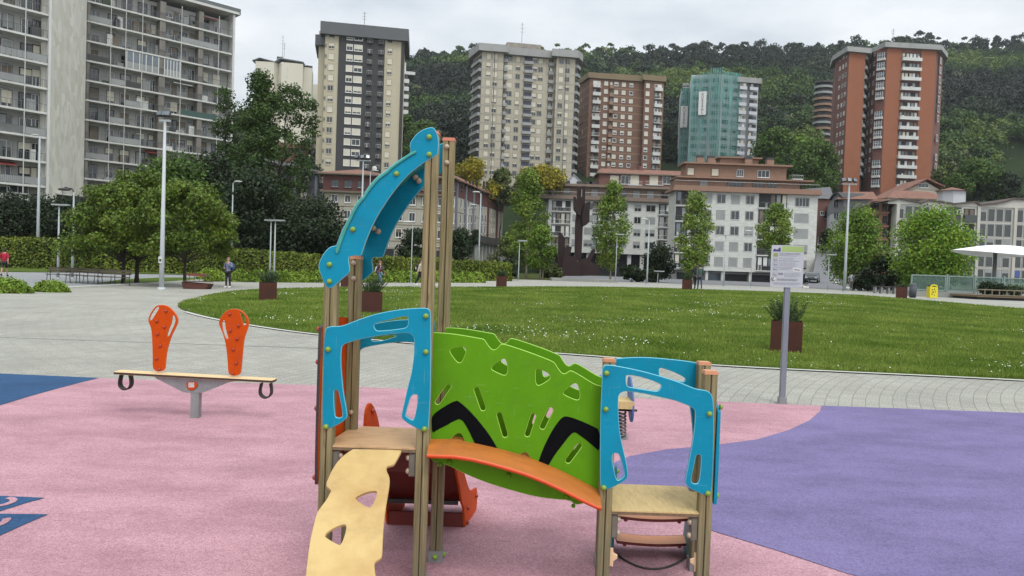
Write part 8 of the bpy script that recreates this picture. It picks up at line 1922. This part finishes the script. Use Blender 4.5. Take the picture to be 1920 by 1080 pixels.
# graffiti scrawl and white sticker
b = MB(); u = .2; pts = []
for i in range(70): t = i / 69; pts.append((x0 + (.2 + .63 * t) * W_, sY - .003, z1_ - (.815 + .028 * math.sin(i * 1.25) + .012 * math.sin(i * 2.9)) * H_))
b.tube(pts, .0013, ink, 4); b.build('scrawl', bd)
b = MB(); T2 = Matrix.Translation((x0 + .80 * W_, sY - .002, z1_ - .575 * H_)) @ Matrix.Rotation(.06, 4, 'Y'); b.box(-.12 * W_, .12 * W_, -.001, 0, -.045 * H_, .045 * H_, m_white, T2); st_ = b.build('sticker', bd)
b = MB(); pts = [(-.09 + .18 * i / 22, -.0025, .02 * math.sin(i * 1.4)) for i in range(23)]; b.tube([T2 @ Vector((x * W_ * 1.0, y, z * H_ * 1.1)) for x, y, z in pts], .0016, m_dframe, 4); b.build('scrawl', bd)

# ================================================================ benches
m_bw = mat('bench_wood', rgb(96, 84, 70, .72), .85, .15, 8, stretch=(1, 6, 6)); m_bi = mat('bench_iron', rgb(78, 74, 68, .7), .6, .1, 8)
def bench_unit():
    s = []; L = 1.75
    b = MB()
    for y in (-.14, -.02, .10): b.box(-L / 2, L / 2, y, y + .10, .42, .455, m_bw)
    s.append(('seat', b.mesh('seat')))
    b = MB()
    for z in (.58, .72): b.box(-L / 2, L / 2, .24 + (z - .58) * .2, .265 + (z - .58) * .2, z, z + .11, m_bw)
    s.append(('backrest', b.mesh('backrest')))
    for x in (-L / 2 + .1, L / 2 - .1):
        b = MB(); b.tube([(x, -.2, 0), (x, -.12, .42)], .022, m_bi, 6); b.tube([(x, .27, 0), (x, .2, .42), (x, .30, .86)], .022, m_bi, 6); b.tube([(x, -.14, .42), (x, .2, .42)], .02, m_bi, 6); b.tube([(x, -.14, .44), (x, -.12, .62), (x, .24, .64)], .016, m_bi, 6); s.append(('leg', b.mesh('leg')))
    return s
BU = bench_unit()
def bench(px, Y, rot, label, group='wooden benches standing in a long row'):
    g = base(px, Y); root = thing('park_bench', g, label, 'bench', group); root.rotation_euler.z = rot
    for nm, me in BU: link_mesh(me, nm, root)
    return root
bench(118, 41.6, .12, 'wooden bench at the left end of the long bench row, facing the plaza'); bench(153, 41.0, .02, 'second wooden bench from the left in the long bench row'); bench(185, 40.4, -.06, 'third wooden bench from the left in the long bench row'); bench(212, 39.9, -.08, 'wooden bench at the right end of the long bench row, beside the maple trunk')
def planter_bench():
    g = base(371, 38.5); root = thing('planter_bench', g, 'rusty steel trough with a wooden bench on top beside the third maple', 'bench'); x, y, z = g; b = MB()
    a, c = at(345, 528, 38.5).x, at(394, 527, 38.5).x
    b.add([(a + .1, y - .3, z), (c - .15, y - .3, z), (c + .0, y - .2, z + .28), (a - .05, y - .2, z + .35), (a + .1, y + .5, z), (c - .15, y + .5, z), (c, y + .5, z + .28), (a - .05, y + .5, z + .35)], [(0, 1, 2, 3), (1, 5, 6, 2), (4, 7, 6, 5), (0, 3, 7, 4), (3, 2, 6, 7)], m_rust); b.build('trough', root)
    b = MB(); 
    for k in range(3): b.box(a + .05, c + .12, y - .25 + k * .15, y - .13 + k * .15, z + .38, z + .42, m_bw)
    b.build('seat', root)
    b = MB(); b.box(a + .05, a + .95, y + .28, y + .31, z + .66, z + .80, mat('bench_red_brown', rgb(130, 72, 52, .75), .8, .1, 5)); b.box(a + .96, c - .15, y + .28, y + .31, z + .66, z + .78, m_bw); b.build('backrest', root)
    for x_ in np.linspace(a + .15, c - .15, 5): b = MB(); b.tube([(x_, y + .25, z + .42), (x_, y + .29, z + .68)], .018, m_bi, 6); b.build('support', root)
planter_bench()

# ================================================================ rusty sculpture
m_cort = mat('corten_dark', rgb(56, 30, 26, .62), .85, .15, .5, .2, 8, col2=rgb(74, 40, 34, .62), detail=8)
sY_ = 72.0; g = base(1088, sY_); sc = thing('rusty_sculpture', g, 'tall dark rusty steel sculpture of upright jagged plates', 'sculpture')
Z = lambda L: [(940 + x / 4, 290 + y / 4) for x, y in L]
def plate(P, Y, th, dx=0):
    f = [Vector((q.x, q.z)) for q in (at(x, y, Y) for x, y in Z(P))]; T = frame_T(Vector((0, Y, 0)), Vector((1, 0, 0)), Vector((0, 0, 1))); b = MB(); sheet(b, [f], T, th, m_cort, None, .01); b.build('plate', sc, fix=False)
plate([(575, 238), (630, 235), (628, 400), (612, 540), (600, 795), (553, 795), (558, 500), (570, 400)], sY_, .9)
b = MB(); fl = at(*Z([(603, 290)])[0], sY_ - .02); b.box(fl.x - .03, fl.x + .03, sY_ - .03, sY_ - .01, fl.z - .35, fl.z + .4, m_shutg); b.build('slot', sc)
plate([(543, 315), (555, 315), (572, 350), (590, 345), (600, 400), (596, 455), (575, 450), (543, 415)], sY_ - .5, .4)
plate([(640, 355), (668, 350), (664, 410), (660, 505), (640, 525), (612, 540), (605, 460), (618, 400)], sY_ - .3, .4)
plate([(430, 585), (450, 588), (478, 625), (478, 690), (490, 780), (470, 850), (425, 845)], sY_ + .3, .7)
plate([(485, 690), (530, 688), (515, 760), (555, 765), (570, 800), (600, 795), (605, 910), (468, 910), (455, 850), (470, 760)], sY_ - .9, .5)
plate([(690, 705), (703, 703), (700, 740), (670, 800), (690, 820), (715, 820), (732, 850), (735, 905), (600, 910), (598, 790), (650, 770), (672, 730)], sY_ - .7, .6)
b = MB(); b.box(g.x - 2.9, g.x + 3.3, sY_ - 2.2, sY_ + 1.6, g.z - .2, g.z + .25, m_concrete); b.build('plinth', sc)

# ================================================================ car, bins, terrace
def car(px, py, Y, label, m, rot):
    g = at(px, py, Y); root = thing('parked_car', g, label, 'car'); root.rotation_euler.z = rot
    P = [(-2.0, .30), (-2.02, .62), (-1.9, .88), (-1.35, .95), (-.75, 1.40), (.45, 1.44), (1.15, .98), (1.85, .86), (2.0, .60), (1.98, .30)]
    T = frame_T(Vector((0, -.82, 0)), Vector((1, 0, 0)), Vector((0, 0, 1))); b = MB(); sheet(b, [chaikin(P, 2)], T, -1.64 * -1, m, None, .06); link_mesh(b.mesh('body', fix=True), 'body', root, False)
    b = MB(); W2 = [(-1.2, .97), (-.72, 1.32), (.40, 1.36), (1.0, .99)]
    for y in (-.835, .83): T = frame_T(Vector((0, y, 0)), Vector((1, 0, 0)), Vector((0, 0, 1))); sheet(b, [W2], T, .02, m_glass, None, .004)
    b.box(-1.42, -1.40, -.66, .66, .97, 1.02, m_glass); link_mesh(b.mesh('window'), 'window', root)
    for x in (-1.25, 1.25):
        for y in (-.84, .66): 
            b = MB(); b.tube([(x, y, .31), (x, y + .18, .31)], .31, mat('tyre', rgb(24, 24, 25), .85), 20); b.tube([(x, y - .01, .31), (x, y + .19, .31)], .18, m_steel, 12); link_mesh(b.mesh('wheel'), 'wheel', root)
    for y in (-.6, .6): b = MB(); b.box(-2.05, -1.98, y - .14, y + .14, .62, .76, m_white); link_mesh(b.mesh('headlight'), 'headlight', root); b = MB(); b.box(1.97, 2.03, y - .14, y + .14, .62, .76, m_boltr); link_mesh(b.mesh('tail_light'), 'tail_light', root)
car(1523, 530, 100, 'dark car parked at the foot of the uphill street beside the white block', mat('car_paint_dark', rgb(40, 48, 50), .3, .05, 1, coat=.5), 1.1)
def bin_(px, Y, h_px, w_px, label, m, kind):
    g = base(px, Y); k = Y / FPX; H, W = h_px * k, w_px * k; root = thing('litter_bin', g, label, 'bin', None); x, y, z = g; b = MB()
    if kind == 'open':
        P = chaikin([(-W / 2, 0), (-W / 2, H * .85), (-W * .36, H * .97), (0, H * 1.02), (W * .36, H * .97), (W / 2, H * .85), (W / 2, 0), (W * .3, 0), (W * .3, .03), (-W * .3, .03), (-W * .3, 0)], 2)
        hole = chaikin([(-W * .33, H * .78), (-W * .3, H * .88), (0, H * .93), (W * .3, H * .88), (W * .33, H * .78)], 1); T = frame_T(Vector((x, y - W * .4, z)), Vector((1, 0, 0)), Vector((0, 0, 1)))
        sheet(b, [P, hole], T, .03, m, None, .005); b.box(x - W * .47, x + W * .47, y - W * .4 + .031, y + W * .4, z + .05, z + H * .84, m); b.build('body', root, fix=True)
        b = MB(); b.box(x - W * .34, x + W * .34, y - W * .36, y + W * .3, z + H * .845, z + H * .93, m_void); b.build('opening', root)
        b = MB(); q = mat('bin_markings', rgb(60, 58, 30), .7)
        for (u, v, a, c) in ((-.2, .62, .16, .07), (.05, .66, .1, .12), (-.1, .45, .2, .1), (.18, .5, .06, .14), (-.22, .3, .12, .1), (.08, .25, .12, .06)): b.box(x + (u - a / 2) * W, x + (u + a / 2) * W, y - W * .4 - .006, y - W * .4 - .001, z + (v - c / 2) * H, z + (v + c / 2) * H, q)
        b.build('sticker', root)
    else:
        b.tube([(x, y, z + .04), (x, y, z + H * .86)], [W * .42, W * .48], m, 20); b.build('body', root, True); b = MB(); b.ball((x, y, z + H * .86), 1, m, 16, 8, (W * .5, W * .5, H * .14)); b.build('lid', root, True); b = MB(); b.tube([(x, y, z), (x, y, z + .05)], W * .36, m_dframe, 16); b.build('foot', root)
bin_(1747, 50, 26, 15, 'yellow litter bin with an arched opening and dark stickers in front of the glass fence', mat('bin_yellow', rgb(224, 206, 30, .82), .5, .05, 3), 'open')
bin_(1711, 50, 27, 14, 'dark grey round litter bin left of the yellow one', mat('bin_grey', rgb(66, 72, 78, .8), .6, .08, 3), 'round')

m_fg = bpy.data.materials.new('fence_glass'); m_fg.use_nodes = True
_t = m_fg.node_tree; _b = _t.nodes['Principled BSDF']; _b.inputs['Base Color'].default_value = (.12, .18, .16, 1); _b.inputs['Roughness'].default_value = .08
_tr = _t.nodes.new('ShaderNodeBsdfTransparent'); _tr.inputs[0].default_value = (.75, .85, .8, 1); _ms = _t.nodes.new('ShaderNodeMixShader'); _ms.inputs[0].default_value = .35
_t.links.new(_tr.outputs[0], _ms.inputs[1]); _t.links.new(_b.outputs[0], _ms.inputs[2]); _t.links.new(_ms.outputs[0], _t.nodes['Material Output'].inputs[0])
m_fr = mat('fence_rail', rgb(128, 146, 138, .78), .5, .06, 2)
FY = 55.0
def onf(px, py): p = at(px, py, FY); return p.x, p.z
fg = thing('glass_fence', (at(1790, 555, FY).x, FY, .6), 'glass fence with grey green steel frames on a low concrete wall behind the bins', 'fence')
zb_, zt_ = onf(1775, 546)[1], onf(1775, 516.5)[1]; zg_ = .3
for a, c in ((1708, 1773), (1778, 1826), (1828, 1880), (1882, 1940), (1942, 2000)):
    u0_, u1_ = onf(a, 530)[0], onf(c, 530)[0]; b = MB(); r = .045
    b.box(u0_, u1_, FY - r, FY + r, zt_ - .09, zt_, m_fr); b.box(u0_, u1_, FY - r, FY + r, zb_, zb_ + .09, m_fr); b.box(u0_, u0_ + .08, FY - r, FY + r, zb_ + .09, zt_ - .09, m_fr); b.box(u1_ - .08, u1_, FY - r, FY + r, zb_ + .09, zt_ - .09, m_fr); b.build('frame', fg)
    b = MB(); b.box(u0_ + .08, u1_ - .08, FY - .008, FY + .008, zb_ + .09, zt_ - .09, m_fg); b.build('glass', fg)
    b = MB(); b.box(u1_ + .02, u1_ + .14, FY - .07, FY + .07, zg_, zt_ + .1, m_fr); b.build('fence_post', fg)
b = MB(); b.box(onf(1704, 550)[0], onf(1826, 550)[0], FY - .2, FY + .25, .2, zb_ - .04, m_concrete); b.build('low_wall', fg)
tr2 = thing('timber_terrace', (at(1890, 560, 52).x, 52, .5), 'raised timber terrace edge with slatted rail above a dark gap at the right edge', 'terrace')
TY = 51.5; t0, t1 = at(1832, 550, TY), at(2010, 556, TY); b = MB()
b.box(t0.x, t1.x, TY, TY + 3.2, t0.z - .25, t0.z - .12, m_deckedge); b.build('deck', tr2)
b = MB(); b.box(t0.x + .1, t1.x, TY + .15, TY + 3, .3, t0.z - .27, m_void); b.build('underside', tr2)
b = MB(); zr0, zr1 = at(1832, 552, TY).z - .05, at(1832, 541.5, TY).z; wd = mat('slat_wood', rgb(130, 118, 98, .75), .85, .15, 4)
b.box(t0.x, t1.x, TY - .04, TY + .04, zr1 - .07, zr1, wd); b.box(t0.x, t1.x, TY - .04, TY + .04, zr0, zr0 + .07, wd)
for i in range(14): x = t0.x + (t1.x - t0.x) * i / 13; b.box(x, x + .05, TY - .03, TY + .03, zr0 + .07, zr1 - .07, wd)
b.build('slat_rail', tr2)
for i, (px, h, lab) in enumerate(((1850, 22, 'dark leafy shrub on the timber terrace, left one under the canopy'), (1872, 20, 'dark leafy shrub on the timber terrace, middle one beside the canopy pole'), (1902, 18, 'thin grey green shrub on the timber terrace near the right edge'))):
    p = at(px, 548, 53); root = thing('terrace_shrub', (p.x, 53, t0.z - .1), lab, 'shrub', 'shrubs on the timber terrace'); n = 2600; rx = 15 * 53 / FPX; H = h * 53 / FPX
    P_ = RNG.normal(0, .42, (n, 3)) * np.array([rx, rx * .7, H * .5]) + np.array([0, 0, H * .55]); P_[:, 2] = np.abs(P_[:, 2]); V, F_ = leafquads(P_, .08, 2.0); link_mesh(np_mesh('leaves', V, F_, [LM['dark' if i < 2 else 'planter']]), 'leaves', root)
    b = MB(); b.tube([(0, 0, -.1), (0, 0, H * .6)], .03, m_barkd, 6); link_mesh(b.mesh('stem'), 'stem', root)
m_can = mat('canopy_fabric', rgb(250, 250, 250, .9), .7, .01, .5)
cn = thing('canopy', (at(1866, 545, 58).x, 58, .5), 'white tensile sail canopy on a grey pole above the terrace', 'canopy')
nx, ny = 24, 10; V = []; a, c = at(1785, 468, 58), at(1985, 480, 58)
for j in range(ny + 1):
    for i in range(nx + 1):
        s_, t_ = i / nx, j / ny; x = a.x + (c.x - a.x) * s_; e = math.sin(math.pi * s_); y = 58 + (t_ - .5) * 5.5 * (e ** .7 + .02)
        zc = a.z + (c.z - a.z) * s_ ; z = zc + .02 + .60 * (math.sin(math.pi * t_) ** 1) * e ** 1.1 * (1 if True else 0) - .22 * e ** 1.3 * (1 - math.sin(math.pi * t_)) - .03
        V.append((x, y, z))
n_ = len(V); Fc_ = [(j * (nx + 1) + i, j * (nx + 1) + i + 1, (j + 1) * (nx + 1) + i + 1, (j + 1) * (nx + 1) + i) for j in range(ny) for i in range(nx)]
b = MB(); b.add(V + [(x, y, z - .04) for x, y, z in V], Fc_ + [tuple(n_ + q for q in f)[::-1] for f in Fc_], m_can); b.build('fabric', cn, True)
b = MB(); p = at(1865, 500, 58); b.tube([(p.x, 58, .4), (p.x, 58, at(1866, 474, 58).z)], .14, m_rail, 12); b.build('pole', cn, True)
tag(surface('terrace_paving', [(at(1830, 560, 52.5).x, 52.3), (60, 52.3), (60, 66), (at(1830, 560, 52.5).x, 66)], m_concrete, .02, 5, smooth_it=0), kind='structure')
def low_bench():
    g = base(1658, 62); root = thing('picnic_bench', g, 'low dark bench with pale legs left of the rightmost small planter', 'bench'); x, y, z = g
    b = MB(); b.box(x - 1.0, x + 1.0, y - .25, y + .25, z + .55, z + .63, m_dframe); b.build('seat', root)
    for dx in (-.8, -.3, .3, .8): b = MB(); b.box(x + dx - .06, x + dx + .06, y - .2, y + .2, z, z + .55, m_shutg); b.build('leg', root)
low_bench()
# ================================================================ air
hz = bpy.data.materials.new('haze'); hz.use_nodes = True; t = hz.node_tree; t.nodes.clear()
o_ = t.nodes.new('ShaderNodeOutputMaterial'); v_ = t.nodes.new('ShaderNodeVolumePrincipled'); v_.inputs['Density'].default_value = .00010; v_.inputs['Color'].default_value = (.84, .89, .95, 1); v_.inputs['Anisotropy'].default_value = .2
t.links.new(v_.outputs[0], o_.inputs['Volume'])
b = MB(); b.box(-4200, 4200, -60, 3700, -20, 330, hz); tag(b.build('haze'), kind='stuff')
S.cycles.volume_bounces = 1
